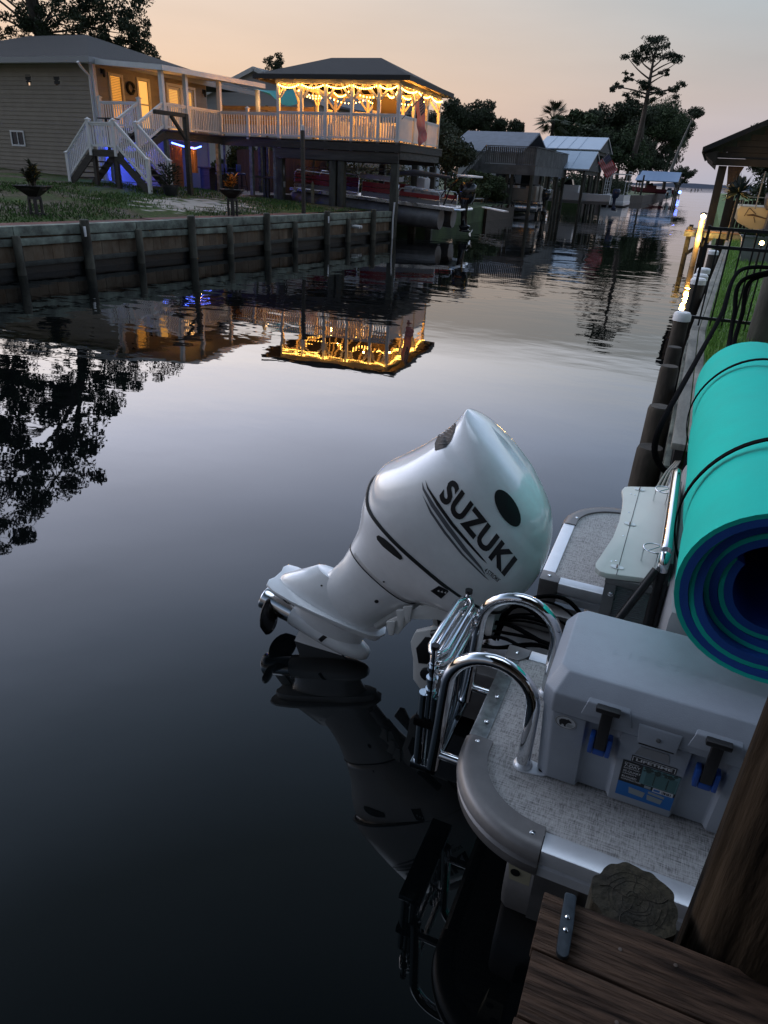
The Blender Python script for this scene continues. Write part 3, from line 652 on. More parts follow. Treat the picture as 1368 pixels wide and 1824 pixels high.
# turquoise shade sail
mb = MB(); p0, p1, p2, p3 = at(450, 158, Y=31), at(560, 152, Y=33), at(540, 178, Y=31.5), at(480, 166, Y=30.5)
n = 8; g = []
for i in range(n+1):
    for j in range(n+1):
        u, v = i/n, j/n; q = (p0.lerp(p1, u)).lerp(p3.lerp(p2, u), v); q.z -= .35*sin(pi*u)*(.4+.6*v); g.append(q)
mb.add(g, [(i*(n+1)+j, i*(n+1)+j+1, (i+1)*(n+1)+j+1, (i+1)*(n+1)+j) for i in range(n) for j in range(n)])
solid(mb, 'shade_sail', M('turquoise_sail', (.02, .28, .30), .7, emit=None), 'turquoise shade sail stretched beside the gazebo roof', 'shade sail', (p0.x, p0.y, p0.z-.3), smooth=60)

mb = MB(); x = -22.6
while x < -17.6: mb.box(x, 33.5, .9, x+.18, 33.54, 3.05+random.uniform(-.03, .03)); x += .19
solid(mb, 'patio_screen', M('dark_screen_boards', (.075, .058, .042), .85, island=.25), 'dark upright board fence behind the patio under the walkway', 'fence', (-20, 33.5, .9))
lamp('blue_lamp', (-20.9, 29.6, 2.7), 14, BLUE, .06)
# ================================================================== GAZEBO ON PILES WITH THE RED BOAT BELOW
GO, GR = Vector((-11.6, 28.0, 0)), radians(3.1)
gm = Matrix.Translation(GO) @ Matrix.Rotation(GR, 4, 'Z')
gz = thing('gazebo_boathouse', 'roofed white gazebo deck on piles strung with glowing lights', 'gazebo', GO, GR, local=True)
for x, y in ((0, .02), (0, 5.2), (-2.25, .02), (-2.62, .02), (-5.0, .02), (-5.0, 5.2), (-2.43, 5.2), (0, 2.6)):
    MB().box(x-.14, y-.14, -2.0, x+.14, y+.14, 2.68).build('pile', PILEM, gz, bevel=.02)
mb = MB(); mb.box(-5.15, -.17, 2.69, .17, -.05, 3.06); mb.box(-5.15, .10, 2.69, .05, .2, 3.06); mb.box(.06, -.04, 2.83, .19, 5.35, 3.1); mb.box(-5.12, -.04, 2.69, -5.0, 5.3, 3.06); mb.box(-5.1, 5.2, 2.69, .05, 5.33, 3.06)
mb.build('main_beam', M('dark_beam', (.075, .07, .062), .9, var=.45, vs=3, sc=(.4, 1, 4), bump=.4, bs=12), gz, bevel=.01)
mb = MB(); mb.box(-5.3, -.26, 3.07, .26, -.21, 3.34); mb.box(.21, -.205, 3.11, .26, 5.55, 3.37); mb.box(-5.3, -.2, 3.07, -5.25, 5.5, 3.34)
for k in range(12): mb.box(-5.2+k*.46, -.2, 3.09, -5.15+k*.46, 5.5, 3.33)
mb.build('rim_joist', DARKWOOD, gz)
mb = MB(); y = -.27
while y < 5.5: mb.box(-5.32, y, 3.375, .28, y+.135, 3.405); y += .145
mb.build('deck_floor', M('gazebo_deck', (.24, .20, .15), .8, island=.15), gz)
fx = [-5.0, -3.98, -2.93, -1.83, -.73, 0.06]; sy = [1.75, 3.5, 5.3]
posts = [(x, -.1) for x in fx] + [(.06, y) for y in sy] + [(x, 5.3) for x in (-4.9, -3.3, -1.6)] + [(-5.0, 1.75), (-5.0, 3.5)]
PZ0, PZ1 = 3.40, 5.30
POSTM = M('gazebo_post_paint', (.70, .64, .54), .55, var=.06, vs=2)
for x, y in posts: MB().box(x-.06, y-.06, PZ0-.35 if y < 0 else PZ0, x+.06, y+.06, PZ1).build('post', POSTM if y > 0 else WHITE, gz, bevel=.006)
for x, y in posts:
    ds = []
    if y < 0 or y > 5.2: ds = [(1, 0), (-1, 0)]
    if (x > -.1 or x < -4.95): ds += [(0, 1)] if y < 0 else [(0, 1), (0, -1)]
    if (x, y) == (fx[0], -.1): ds = [(1, 0), (0, 1)]
    if (x, y) == (fx[-1], -.1): ds = [(-1, 0), (0, 1)]
    if (x, y) == (.06, 5.3): ds = [(-1, 0), (0, -1)]
    for dx, dy in ds: MB().beam((x+dx*.06, y+dy*.06, 4.82), (x+dx*.46, y+dy*.46, PZ1), .05, .08).build('brace', POSTM, gz)
mb = MB(); mb.box(-5.08, -.17, PZ1+.003, .13, -.03, 5.46); mb.box(-5.08, 5.23, PZ1+.003, .13, 5.37, 5.46); mb.box(0, -.025, PZ1+.003, .125, 5.225, 5.46); mb.box(-5.07, -.025, PZ1+.003, -4.94, 5.225, 5.46)
mb.build('top_plate', POSTM, gz)
# hip roof
e = 5.47; x0, x1, y0, y1 = -5.93, .55, -.42, 5.75; rA, rB, rh = -3.95, -1.75, 6.42
mb = MB()
B0 = [(x0, y0, e), (x1, y0, e), (x1, y1, e), (x0, y1, e), (rA, 2.65, rh), (rB, 2.65, rh)]
T0 = [(x, y, z+.09) for x, y, z in B0]
mb.add(B0+T0, [(6, 7, 11, 10), (7, 8, 11), (8, 9, 10, 11), (9, 6, 10), (0, 4, 5, 1), (1, 5, 2), (2, 5, 4, 3), (3, 4, 0), (0, 1, 7, 6), (1, 2, 8, 7), (2, 3, 9, 8), (3, 0, 6, 9)])
mb.build('roof', M('gazebo_shingle', (.022, .020, .020), .9, var=.35, vs=9, bump=.5, bs=40), gz)
mb = MB()
for a, b in (((x0, y0), (x1, y0)), ((x1, y0), (x1, y1)), ((x1, y1), (x0, y1)), ((x0, y1), (x0, y0))): mb.beam((*a, e+.03), (*b, e+.03), .03, .17)
mb.build('fascia', M('dark_fascia', (.03, .028, .027), .7), gz)
mb = MB()
for k in range(13):
    x = -5.7+k*.5
    for s in (0, 1):
        ye = y0+.03 if s == 0 else y1-.03; xr = min(max(x, rA), rB); f = 1.0
        mb.beam((x, ye, e-.03), (xr, 2.65, rh-.05), .05, .1)
mb.build('rafters', POSTM, gz)
# railings
def grail(a, b, sp=.105):
    return rail_panel((*a, 3.405), (*b, 3.405), .93, .10, gz, sp=sp, bw=.05)
for a, b in zip(fx[:-1], fx[1:]): grail((a+.06, -.1), (b-.06, -.1), .108)
yy = [-.1]+sy
for a, b in zip(yy[:-1], yy[1:]): grail((.06, a+.06), (.06, b-.06), .088)
for a, b in ((-4.9, -3.3), (-3.3, -1.6), (-1.6, .06)): grail((a+.06, 5.3), (b-.06, 5.3), .12)
# string lights
BULB = M('warm_bulb', (1, .6, .2), .4, emit=(1.0, .50, .09), es=22)
sl_ = thing('string_lights', 'warm string lights looped around the gazebo eaves and rafters', 'string lights', GO, GR, local=True)
bulb_proto = None; mbw = MB(); bulbs = []
def swag(a, b, sag, n):
    a, b = Vector(a), Vector(b); pts_ = []
    for i in range(n+1):
        u = i/n; p = a.lerp(b, u); p.z -= sag*4*u*(1-u); pts_.append(p)
        if 0 < i < n or n < 3: bulbs.append(p - zz*.05)
    mbw.tube(pts_, .008, 4)
ring = [(x, -.22) for x in fx]+[(.2, y) for y in sy]
for (a, b) in zip(ring[:-1], ring[1:]):
    swag((*a, 5.33), (*b, 5.33), .13, 13)
inner = [(-4.6, .6), (-3.4, 1.6), (-2.3, .8), (-1.1, 1.7), (-.3, .8), (-.2, 2.6), (-.4, 4.6), (-1.7, 3.6), (-3.1, 4.6), (-4.5, 3.4), (-4.6, .6)]
for (a, b) in zip(inner[:-1], inner[1:]): swag((*a, 5.27), (*b, 5.27), .22, 11)
mbw.build('wire', BLACKM, sl_)
b0 = MB().ball((0, 0, 0), .024, 8, 1, 1, 1.3).build('bulb', BULB, sl_, smooth=60); b0.location = bulbs[0]
bulbs[1:] = sorted(bulbs[1:], key=lambda p: p.y-p.x*.3)
for q in bulbs[1:100]:
    o = b0.copy(); COL.objects.link(o); o.parent = sl_; o.location = q
mb = MB()
for q in bulbs[100:]: mb.ball(q, .022, 8, 1, 1, 1.3)
tag(mb.build('bulbs', BULB, sl_), kind='stuff')
for x, y in ((-4.4, .7), (-4.2, 3.6), (-2.9, 1.4), (-2.3, 4.2), (-1.4, .9), (-1.6, 2.9), (-.35, 1.5), (-.4, 4.3)):
    q = gm @ Vector((x, y, 5.06)); lamp('string_light_glow', q, 75, (1, .37, .055), .035)
# hanging dark screen, flag, furniture
mb = MB(); mb.box(-1.75, 1.9, 4.42, -.72, 1.98, 5.1); mb.beam((-1.5, 1.94, 5.1), (-1.5, 1.94, 5.3), .03, .03); mb.beam((-.95, 1.94, 5.1), (-.95, 1.94, 5.3), .03, .03)
mb.v = [tuple(gm @ Vector(v)) for v in mb.v]
solid(mb, 'hanging_screen', M('brown_screen', (.035, .022, .012), .6), 'dark brown square screen hanging inside the lit gazebo', 'screen', gm @ Vector((-1.2, 1.94, 4.4)), bevel=.01)
def gchair(loc, rz, label):
    r = thing('deck_chair', label, 'chair', gm @ Vector(loc), rz, 'pale chairs round the gazebo table', local=True)
    MB().box(-.25, -.22, .60, .25, .24, .64).build('seat', CREAM, r)
    mb = MB()
    for k in range(5): mb.box(-.24+k*.1, .24, .64, -.16+k*.1, .27, 1.12)
    mb.build('backrest', CREAM, r)
    for sx in (-1, 1):
        for s in (-1, 1): MB().box(sx*.22-.025, s*.2-.025, 0, sx*.22+.025, s*.2+.025, .6).build('leg', CREAM, r)
    return r
g0 = gchair((-3.1, 1.0, 3.406), 1.4, 'pale high deck chair at the left end of the gazebo table')
dup(g0, gm @ Vector((-1.55, .95, 3.406)), -1.5, 'pale high deck chair at the right end of the gazebo table'); dup(g0, gm @ Vector((-2.35, 1.75, 3.406)), .1, 'pale high deck chair behind the gazebo table')
tb = thing('deck_table', 'pale square high table inside the gazebo behind the rail', 'table', gm @ Vector((-2.3, 1.0, 3.406)), GR, local=True)
MB().box(-.5, -.45, .86, .5, .45, .9).build('tabletop', CREAM, tb)
for sx in (-1, 1):
    for s in (-1, 1): MB().box(sx*.42-.035, s*.37-.035, 0, sx*.42+.035, s*.37+.035, .86).build('leg', CREAM, tb)

RED, FWHITE, NAVY = M('flag_red', (.50, .008, .016), .8), M('flag_white', (.36, .34, .34), .8), M('flag_navy', (.018, .024, .085), .8)
def flag(name, label, o, u, v, L, Hh, pole, wave=.06, group=None):
    """stripes run along u from the staff, v points down the hoist"""
    o, u, v = Vector(o), Vector(u).normalized(), Vector(v).normalized(); nrm = u.cross(v)
    r = thing(name, label, 'flag', pole[0], group=group)
    MB().tube(pole, .018, 6).build('flagpole', M('flag_pole', (.25, .25, .25), .5), r, smooth=50)
    mb = MB(); nu, nv = 26, 13
    P = lambda i, j: o + u*(L*i/nu) + v*(Hh*j/nv) + nrm*(wave*sin(i*.62+j*.25)*(.25+i/nu)) + v*(.015*sin(i*.5)*i/nu)
    for i in range(nu):
        for j in range(nv):
            mb.cur = 2 if (i < 10 and j < 7) else (0 if j % 2 == 0 else 1)
            mb.quad(P(i, j), P(i+1, j), P(i+1, j+1), P(i, j+1))
    f = mb.build('flag_cloth', [RED, FWHITE, NAVY], r, smooth=60)
    st = MB()
    for a in range(6):
        for b in range(5):
            i, j = .8+a*1.55, .7+b*1.3
            for sgn in (1, -1):
                c = P(i, j)+nrm*(.006*sgn); s = .018*Hh*2
                st.add([c+u*(s*cos(k*pi/5)*(1 if k % 2 == 0 else .45))+v*(s*sin(k*pi/5)*(1 if k % 2 == 0 else .45)) for k in range(10)], [tuple(range(10))])
    st.build('stars', FWHITE, f)
    return r
fp = gm @ Vector((.12, .1, 4.55))
pl0 = at(716, 212, Y=27.8); pl1 = at(754, 168, Y=27.4)
flag('hanging_flag', 'large red striped flag hanging from a staff on the gazebo corner post', pl1, (at(758, 226, Y=27.6)-pl1), (at(742, 180, Y=27.9)-pl1), 1.5, .8, [pl0, pl1+(pl1-pl0)*.08], .03)

# ---- red pontoon boat on the lift
def red_boat():
    bx0, bx1, yc = -17.3, -10.15, 30.55
    r = thing('pontoon_boat', 'dark red sided pontoon boat raised on the lift under the gazebo', 'boat', (-13.7, yc, .55))
    MR = M('maroon_panel', (.27, .020, .028), .35, coat=.4); PG = M('pontoon_skin', (.17, .175, .185), .55, metal=.5, var=.25, vs=3)
    MG = M('grey_panel', (.22, .22, .23), .4); SEAT = M('seat_vinyl', (.38, .38, .40), .55, var=.1, vs=5)
    for s in (-.85, .85):
        MB().loft([[(x, yc+s+rr*.42*cos(2*pi*k/16), .90+zc+rr*.42*sin(2*pi*k/16)) for k in range(16)] for x, rr, zc in ((bx1+.0, .96, 0), (bx1-.02, 1, 0), (bx0+1.2, 1, 0), (bx0+.6, .85, .05), (bx0+.15, .5, .15), (bx0, .08, .22))]).build('pontoon', PG, r, smooth=50)
    mb = MB(); mb.box(bx0+.2, yc-1.2, 1.30, bx1+.55, yc+1.2, 1.38); mb.build('deck', ALU, r)
    mb = MB(); mb.box(bx0+.15, yc-1.24, 1.28, bx1+.6, yc-1.205, 1.40); mb.box(bx0+.15, yc+1.205, 1.28, bx1+.6, yc+1.24, 1.40); mb.tube([(bx1+.6, yc-1.2, 1.34), (bx1+.75, yc-.9, 1.34), (bx1+.75, yc+.9, 1.34), (bx1+.6, yc+1.2, 1.34)], .05, 6); mb.build('rub_rail', ALU, r)
    sects = [(bx0+.35, bx0+2.35, 2.12), (bx0+3.6, bx0+5.25, 2.10), (bx0+5.3, bx1-.05, 1.9)]
    for i, (xa, xb, zt) in enumerate(sects):
        for yy_ in (yc-1.155, yc+1.155):
            MB().box(xa, yy_-.015, 1.62, xb, yy_+.015, zt-.12).build('side_panel', MR, r); MB().box(xa, yy_-.017, 1.42, xb, yy_+.017, 1.6).build('lower_panel', MG, r); p = MB()
            p.tube([(xa, yy_, 1.4), (xa, yy_, zt-.1), (xa+.1, yy_, zt), (xb-.1, yy_, zt), (xb, yy_, zt-.1), (xb, yy_, 1.4)], .022, 6); p.tube([(xa, yy_, 1.61), (xb, yy_, 1.61)], .016, 5)
            p.tube([(xa, yy_-.02, zt-.3), (xb, yy_-.02, zt-.3)], .012, 5)
            p.build('fence_rail', ALU, r, smooth=50)
    mb = MB()
    for k in range(4): mb.tube([(bx0+.3, yc-1.16, 1.5+k*.15), (bx0+1.2, yc-1.19, 1.5+k*.15)], .014, 5)
    mb.build('bow_bars', ALU, r)
    mb = MB(); mb.box(bx0+3.4, yc-1.12, 2.1, bx0+5.2, yc-.5, 2.28); mb.build('console_cover', SEAT, r, bevel=.05)
    for k in range(4):
        mb = MB(); xk = bx0+5.45+k*.42; mb.box(xk, yc-1.08, 1.72, xk+.38, yc-.5, 2.0-.02*k); mb.build('seat_cushion', SEAT, r, bevel=.07)
    MB().box(bx0+5.6, yc-.1, 1.7, bx0+6.0, yc+.6, 2.35).build('helm_seat', SEAT, r, bevel=.1)
    for yy_ in (yc-1.0, yc+1.0):
        mb = MB(); mb.tube([(bx1+.1, yy_, 1.45), (bx1+.25, yy_, 2.0), (bx1+.62, yy_, 2.5), (bx1+.95, yy_, 2.62)], .03, 6); mb.tube([(bx1-.25, yy_, 1.45), (bx1+.15, yy_, 2.1), (bx1+.62, yy_, 2.5)], .025, 6)
        mb.build('tow_arch', BLACKM, r, smooth=50)
    mb = MB(); mb.box(bx1+.5, yc-1.05, 2.56, bx1+1.0, yc+1.05, 2.63); mb.build('arch_top', WHITE, r, bevel=.02)
    mb = MB()
    for k in range(3): mb.tube([(bx0+2.6, yc-1.0+.1*k, 2.3+.05*k), (bx0+4.8, yc-1.05+.1*k, 2.45+.06*k)], .016, 5)
    mb.tube([(bx0+.5, yc-1.0, 2.2), (bx0+2.4, yc-1.05, 2.42)], .018, 5); mb.tube([(bx0+.9, yc-1.0, 2.2), (bx0+2.6, yc-1.05, 2.46)], .018, 5); mb.build('folded_top_frame', ALU, r)
    mb = MB(); mb.tube([(bx0+4.6, yc-.9, 2.36), (bx0+5.8, yc-.9, 2.52), (bx1+.2, yc-.9, 2.50)], [.03, .12, .05], 8); mb.build('folded_canvas', M('grey_canvas', (.10, .10, .11), .9), r, smooth=60)
    return r
rb = red_boat(); rb.rotation_euler = (0, radians(3.0), 0)
def far_motor(parent, x, y, z, mat, name='outboard', s=1.0, turn=1):
    """dark outboard hung at the stern, lower unit down; turn=+1 sticks out to +X"""
    P = lambda a, b, c: (x+turn*a*s, y+b*s, z+c*s)
    def ring(cx, cz, ax, by, n=14): return [P(cx+ax*cos(2*pi*k/n)*(abs(cos(2*pi*k/n))**-.25 if abs(cos(2*pi*k/n)) > .1 else 1), by*sin(2*pi*k/n), cz) for k in range(n)]
    m = MB().loft([ring(.30, .10, .22, .16), ring(.34, .25, .30, .2), ring(.36, .50, .33, .22), ring(.37, .72, .32, .2), ring(.34, .82, .22, .13)]).build(name, mat, parent, smooth=50)
    MB().loft([ring(.28, .12, .16, .11), ring(.30, -.25, .12, .07), ring(.33, -.62, .13, .05), ring(.36, -.66, .22, .09), ring(.36, -.69, .22, .09), ring(.33, -.85, .11, .03)]).build('lower_unit', mat, m, smooth=50)
    MB().lathe([(.03, -.12), (.06, 0), (.055, .25), (.02, .33)], P(.28, 0, -.83), 10, (turn, 0, 0)).build('gearcase', mat, m, smooth=50)
    q = P(.62, 0, -.83); pr_ = MB()
    for k in range(3):
        a = 2*pi*k/3; d = Vector((0, cos(a), sin(a))); t_ = Vector((0, -sin(a), cos(a))); c = Vector(q)
        pr_.add([c+d*.03*s, c+d*.17*s+t_*.07*s+Vector((.03, 0, 0)), c+d*.20*s-t_*.01*s, c+d*.14*s-t_*.08*s-Vector((.03, 0, 0))], [(0, 1, 2, 3)])
    pr_.build('propeller', ALU, m)
    return m
mot = thing('black_outboard', 'glossy black outboard motor on the stern of the red pontoon boat', 'outboard motor', (-9.55, 30.55, 1.3))
mm = far_motor(mot, -9.75, 30.55, 1.22, M('gloss_black', (.008, .008, .010), .12, coat=.8), 'cowling', 1.12)
mb = MB(); text_on(mb, 'V MAX', (-9.52, 30.29, 1.50), (1, 0, 0), (0, 0, 1), .34, .06, bold=.02, shear=.2); mb.build('lettering', M('orange_letters', (.45, .14, .03), .5), mot)
# piling in front of the slip, white pipe, bumpers, pole with small lamp, hanging bag
mb = MB(); mb.tube([(-11.35, 27.5, -1), (-11.38, 27.5, .7), (-11.33, 27.48, 1.32)], .035, 8)
solid(mb, 'white_pipe', WHITE, 'thin white pipe standing in the water at the gazebo corner pile', 'pipe', (-11.35, 27.5, -1), smooth=50)
for i, (x, lb) in enumerate(((-15.75, 'pale wooden bumper board leaning on the lift left of the middle piles'), (-11.85, 'pale wooden bumper board by the right gazebo pile'))):
    mb = MB(); mb.box(x-.06, 28.9, .6, x+.06, 28.96, 1.75); mb.add([(x-.06, 28.9, 1.752), (x+.06, 28.9, 1.752), (x, 28.93, 1.9), (x+.06, 28.96, 1.752), (x-.06, 28.96, 1.752)], [(0, 1, 2), (1, 3, 2), (3, 4, 2), (4, 0, 2)])
    solid(mb, 'bumper_board', M('pale_board', (.32, .30, .20), .8, var=.2), lb, 'board', (x, 28.93, .6), group='bumper boards on the boat lift')
pb = at(541, 381, Z=.93)
po = thing('dock_light_post', 'slim dark wooden post with a small white lamp on the brick apron', 'post', (pb.x, pb.y, .9))
zt = at(535, 232, Y=pb.y).z
MB().beam((pb.x, pb.y, .9), (pb.x-.03, pb.y, zt), .11, .11).build('post', DARKWOOD, po, bevel=.01)
mb = MB(); mb.lathe([(.05, 0), (.05, .14), (.03, .16)], (pb.x-.03, pb.y, zt), 10); mb.build('lamp_head', WHITE, po, smooth=40)
hb = at(497, 268, Y=27.6)
mb = MB(); mb.loft([[(hb.x+a*cos(2*pi*k/10), 27.75+a*.5*sin(2*pi*k/10), z) for k in range(10)] for a, z in ((.03, 2.88), (.10, 2.75), (.15, 2.2), (.12, 1.95), (.03, 1.9))])
solid(mb, 'covered_hoist_box', M('pale_cover', (.55, .56, .60), .7), 'pale cloth covered lift motor hanging on the left gazebo pile', 'lift motor', (hb.x, 27.75, 1.9), smooth=60)
mb = MB(); mb.box(hb.x-.14, 27.68, 1.6, hb.x-.02, 27.78, 1.82); mb.box(hb.x+.05, 27.68, 1.6, hb.x+.17, 27.78, 1.82); mb.beam((hb.x+.1, 27.74, .9), (hb.x+.1, 27.74, 1.6), .04, .04)
solid(mb, 'switch_boxes', M('grey_boxes', (.32, .32, .34), .5), 'two small grey switch boxes on the left gazebo pile', 'switch box', (hb.x, 27.73, .9))
# ================================================================== YARD THINGS
LEAFD = M('dark_leaf', (.030, .040, .020), .8, island=.45)
LEAFO = M('croton_leaf', (.75, .26, .03), .7, island=.5); LEAFY = M('yellow_leaf', (.38, .26, .04), .7, island=.4)
def leaf(mb, base, d, L, w, bend=.25):
    base, d = Vector(base), Vector(d).normalized(); s = d.cross(zz)
    if s.length < .05: s = Vector((1, 0, 0))
    s.normalize(); n = s.cross(d)
    mid = base + d*L*.5 + n*(bend*L*.12); tip = base + d*L - n*(bend*L*.5)
    mb.add([base, mid+s*w, tip, mid-s*w], [(0, 1, 2), (0, 2, 3)])
def planter(px, py, label, colourful):
    q = at(px, py, Z=.965)
    K = .70; r = thing('bowl_planter', label, 'planter', (q.x, q.y, .96), group='black bowl planters on the seawall walk')
    iron = M('black_iron', (.010, .010, .011), .6)
    c = Vector((q.x, q.y, .96))
    MB().loft([[c+Vector((K*a*cos(2*pi*k/4+pi/4+.4), K*a*sin(2*pi*k/4+pi/4+.4), K*z)) for k in range(4)] for a, z in ((.20, .70), (.24, .72), (.68, 1.02), (.68, 1.045), (.62, 1.045), (.25, .80))]).build('bowl', iron, r)
    MB().box(c.x-.16*K, c.y-.16*K, c.z+.60*K, c.x+.16*K, c.y+.16*K, c.z+.70*K).build('collar', iron, r)
    for sx in (-1, 1): 
        for sy in (-1, 1): MB().beam((c.x+sx*.13*K, c.y+sy*.13*K, c.z), (c.x+sx*.13*K, c.y+sy*.13*K, c.z+.62*K), .05, .05).build('leg', iron, r)
    MB().box(c.x-.28, c.y-.02, c.z+.09, c.x+.28, c.y+.02, c.z+.115).build('foot_bar', iron, r)
    MB().loft([[c+Vector((K*a*cos(2*pi*k/12), K*a*sin(2*pi*k/12), K*z)) for k in range(12)] for a, z in ((.45, .9), (.45, 1.0), (.1, 1.04))]).build('soil', M('potting_soil', (.02, .016, .012), .95), r)
    p = thing('croton_plant', ('orange and yellow leaved croton growing in the right bowl planter' if colourful else 'dark bushy croton with few orange leaves growing in the left bowl planter'), 'plant', (q.x, q.y, 1.65))
    st = MB(); dk = MB(); og = MB()
    for k in range(13):
        a = random.random()*2*pi; h = random.uniform(.25, .62) if colourful else random.uniform(.35, .78); rr = random.uniform(0, .30)
        top = c+Vector((K*rr*cos(a), K*rr*sin(a), K*(1.0+h))); b = c+Vector((K*rr*.35*cos(a), K*rr*.35*sin(a), K)); st.tube([b, top], .012, 5)
        for j in range(34):
            t = random.uniform(.25, 1.0); bb = b.lerp(top, t); an = random.random()*2*pi
            d = Vector((cos(an), sin(an), random.uniform(.1, 1.3)))
            bright = (random.random() < (.8 if colourful else .10)) and k < (9 if colourful else 13)
            leaf(og if bright else dk, bb, d, random.uniform(.10, .20), random.uniform(.015, .028))
    st.build('stem', M('plant_stem', (.05, .04, .025), .8), p); dk.build('dark_leaves', LEAFD, p)
    og.build('bright_leaves', LEAFO if colourful else LEAFY, p)
planter(67, 388, 'left black square bowl planter on tall legs holding a dark bush', False)
planter(415, 384, 'right black square bowl planter on tall legs holding an orange plant', True)
def potted(q, label, plabel, h, rad, n, pot=.2):
    mb = MB(); mb.lathe([(pot*.7, 0), (pot, .30), (pot*1.06, .31), (pot*1.06, .36), (pot*.9, .36), (pot*.85, .28)], q, 14)
    solid(mb, 'plant_pot', M('dark_pot', (.02, .022, .026), .4), label, 'pot', q, smooth=40)
    r = thing('potted_shrub', plabel, 'plant', (q[0], q[1], q[2]+.29)); m = MB(); s = MB()
    c = Vector(q)+zz*.29; s.tube([c, c+zz*h*.6], .02, 5)
    for j in range(n):
        a, u = random.random()*2*pi, random.random(); rr = rad*sqrt(random.random())
        leaf(m, c+Vector((rr*cos(a), rr*sin(a), .05+u*h)), (cos(a), sin(a), random.uniform(0, 1.2)), random.uniform(.09, .2), .03)
    s.build('stem', M('plant_stem', (.05, .04, .025), .8), r); m.build('leaves', LEAFD, r)
q = at(304, 345, X=-17.5); potted((q.x, q.y, zg(q.x, q.y)-.02), 'dark round pot at the foot of the right stair flight', 'leafy dark shrub in the pot beside the right stair flight', .65, .32, 420, .27)
# davit of dark timber
q = at(340, 352, X=-17.5); ty = q.y
da_ = thing('timber_davit', 'dark timber hoist post with a braced arm in front of the porch', 'hoist', (q.x, q.y, 1.0))
tp = at(330, 206, X=-17.5); al = at(275, 206, X=-17.5); al = Vector((al.x, al.y, tp.z))
MB().beam((q.x, q.y, .9), (q.x, tp.y, tp.z+.05), .16, .16).build('post', DARKWOOD, da_, bevel=.01)
MB().beam((q.x+.002, tp.y+.05, tp.z), al+Vector((.002, 0, 0)), .12, .13).build('arm', DARKWOOD, da_, bevel=.01)
MB().beam((q.x-.003, tp.y-.03, tp.z-.75), (q.x-.003, tp.y-.78, tp.z-.06), .10, .10).build('brace', DARKWOOD, da_, bevel=.01)

# ================================================================== NEIGHBOUR HOUSES BEHIND
WSIDE = M('white_lap_siding', (.46, .47, .50), .7, island=.04)
h2 = thing('white_gable_house', 'white sided gable house with dark roof behind the walkway', 'house', (-24, 45, 1))
Yh = 44.0
ap = at(457, 124, Y=Yh); le = at(392, 158, Y=Yh); s_ = (ap.z-le.z)/(ap.x-le.x); W_ = 4.6
mb = MB(); z = 1.0
while z < ap.z-.05:
    wz = min(W_, (ap.z-z)/s_); wz2 = min(W_, max(.02, (ap.z-z-.15)/s_))
    mb.hexa([(ap.x-wz, Yh-.03, z), (ap.x+wz, Yh-.03, z), (ap.x+wz, Yh+.05, z), (ap.x-wz, Yh+.05, z)], [(ap.x-wz2, Yh-.005, z+.15), (ap.x+wz2, Yh-.005, z+.15), (ap.x+wz2, Yh+.05, z+.15), (ap.x-wz2, Yh+.05, z+.15)]); z += .15
mb.build('gable_wall', WSIDE, h2)
mb = MB()
for s in (-1, 1): mb.hexa([(ap.x, Yh-.35, ap.z), (ap.x+s*(W_+.5), Yh-.35, ap.z-s_*(W_+.5)), (ap.x+s*(W_+.5), Yh+12, ap.z-s_*(W_+.5)), (ap.x, Yh+12, ap.z)], [(ap.x, Yh-.35, ap.z+.12), (ap.x+s*(W_+.5), Yh-.35, ap.z+.12-s_*(W_+.5)), (ap.x+s*(W_+.5), Yh+12, ap.z+.12-s_*(W_+.5)), (ap.x, Yh+12, ap.z+.12)])
mb.build('roof', M('slate_grey_roof', (.10, .11, .125), .85, var=.2, vs=3), h2)
mb = MB()
for s in (-1, 1): mb.beam((ap.x, Yh-.37, ap.z+.02), (ap.x+s*(W_+.5), Yh-.37, ap.z+.02-s_*(W_+.5)), .04, .24)
mb.build('rake_board', WHITE, h2)
MB().box(ap.x-W_, Yh+.06, 1, ap.x+W_, Yh+11.5, ap.z-s_*W_-.1).build('side_wall', WSIDE, h2)
rl, rr_ = at(566, 165, Y=52), at(742, 172, Y=52)
mb = MB(); mb.box(ap.x+W_+.01, 50, 1, rr_.x, 58, 4.4); mb.build('wing_wall', WSIDE, h2)
mb = MB(); mb.hexa([(ap.x+4.75, 49.6, 4.2), (rr_.x+.5, 49.6, 4.2), (rr_.x+.5, 54, rl.z), (ap.x+4.75, 54, rl.z)], [(ap.x+4.75, 49.6, 4.32), (rr_.x+.5, 49.6, 4.32), (rr_.x+.5, 54, rl.z+.12), (ap.x+4.75, 54, rl.z+.12)]); mb.build('wing_roof', M('slate_grey_roof', (.10, .11, .125)), h2)
# low house with a bluish roof beyond, brown hipped roof beside it
h3 = thing('low_white_house', 'low white house with pale grey roof behind the dark deck stairs', 'house', (-19, 66, .8))
a, b = at(822, 232, Y=64), at(938, 235, Y=64)
mb = MB(); mb.box(a.x, 64, .7, b.x-.6, 74, a.z-1.4); mb.build('wall', WSIDE, h3)
mb = MB(); mb.hexa([(a.x-1, 63.3, a.z-1.6), (b.x, 63.3, a.z-1.6), (b.x, 69, a.z+.1), (a.x-1, 69, a.z+.1)], [(a.x-1, 63.3, a.z-1.5), (b.x, 63.3, a.z-1.5), (b.x, 69, a.z+.25), (a.x-1, 69, a.z+.25)]); mb.hexa([(a.x-1, 69, a.z+.1), (b.x, 69, a.z+.1), (b.x, 75, a.z-1.6), (a.x-1, 75, a.z-1.6)], [(a.x-1, 69, a.z+.25), (b.x, 69, a.z+.25), (b.x, 75, a.z-1.5), (a.x-1, 75, a.z-1.5)])
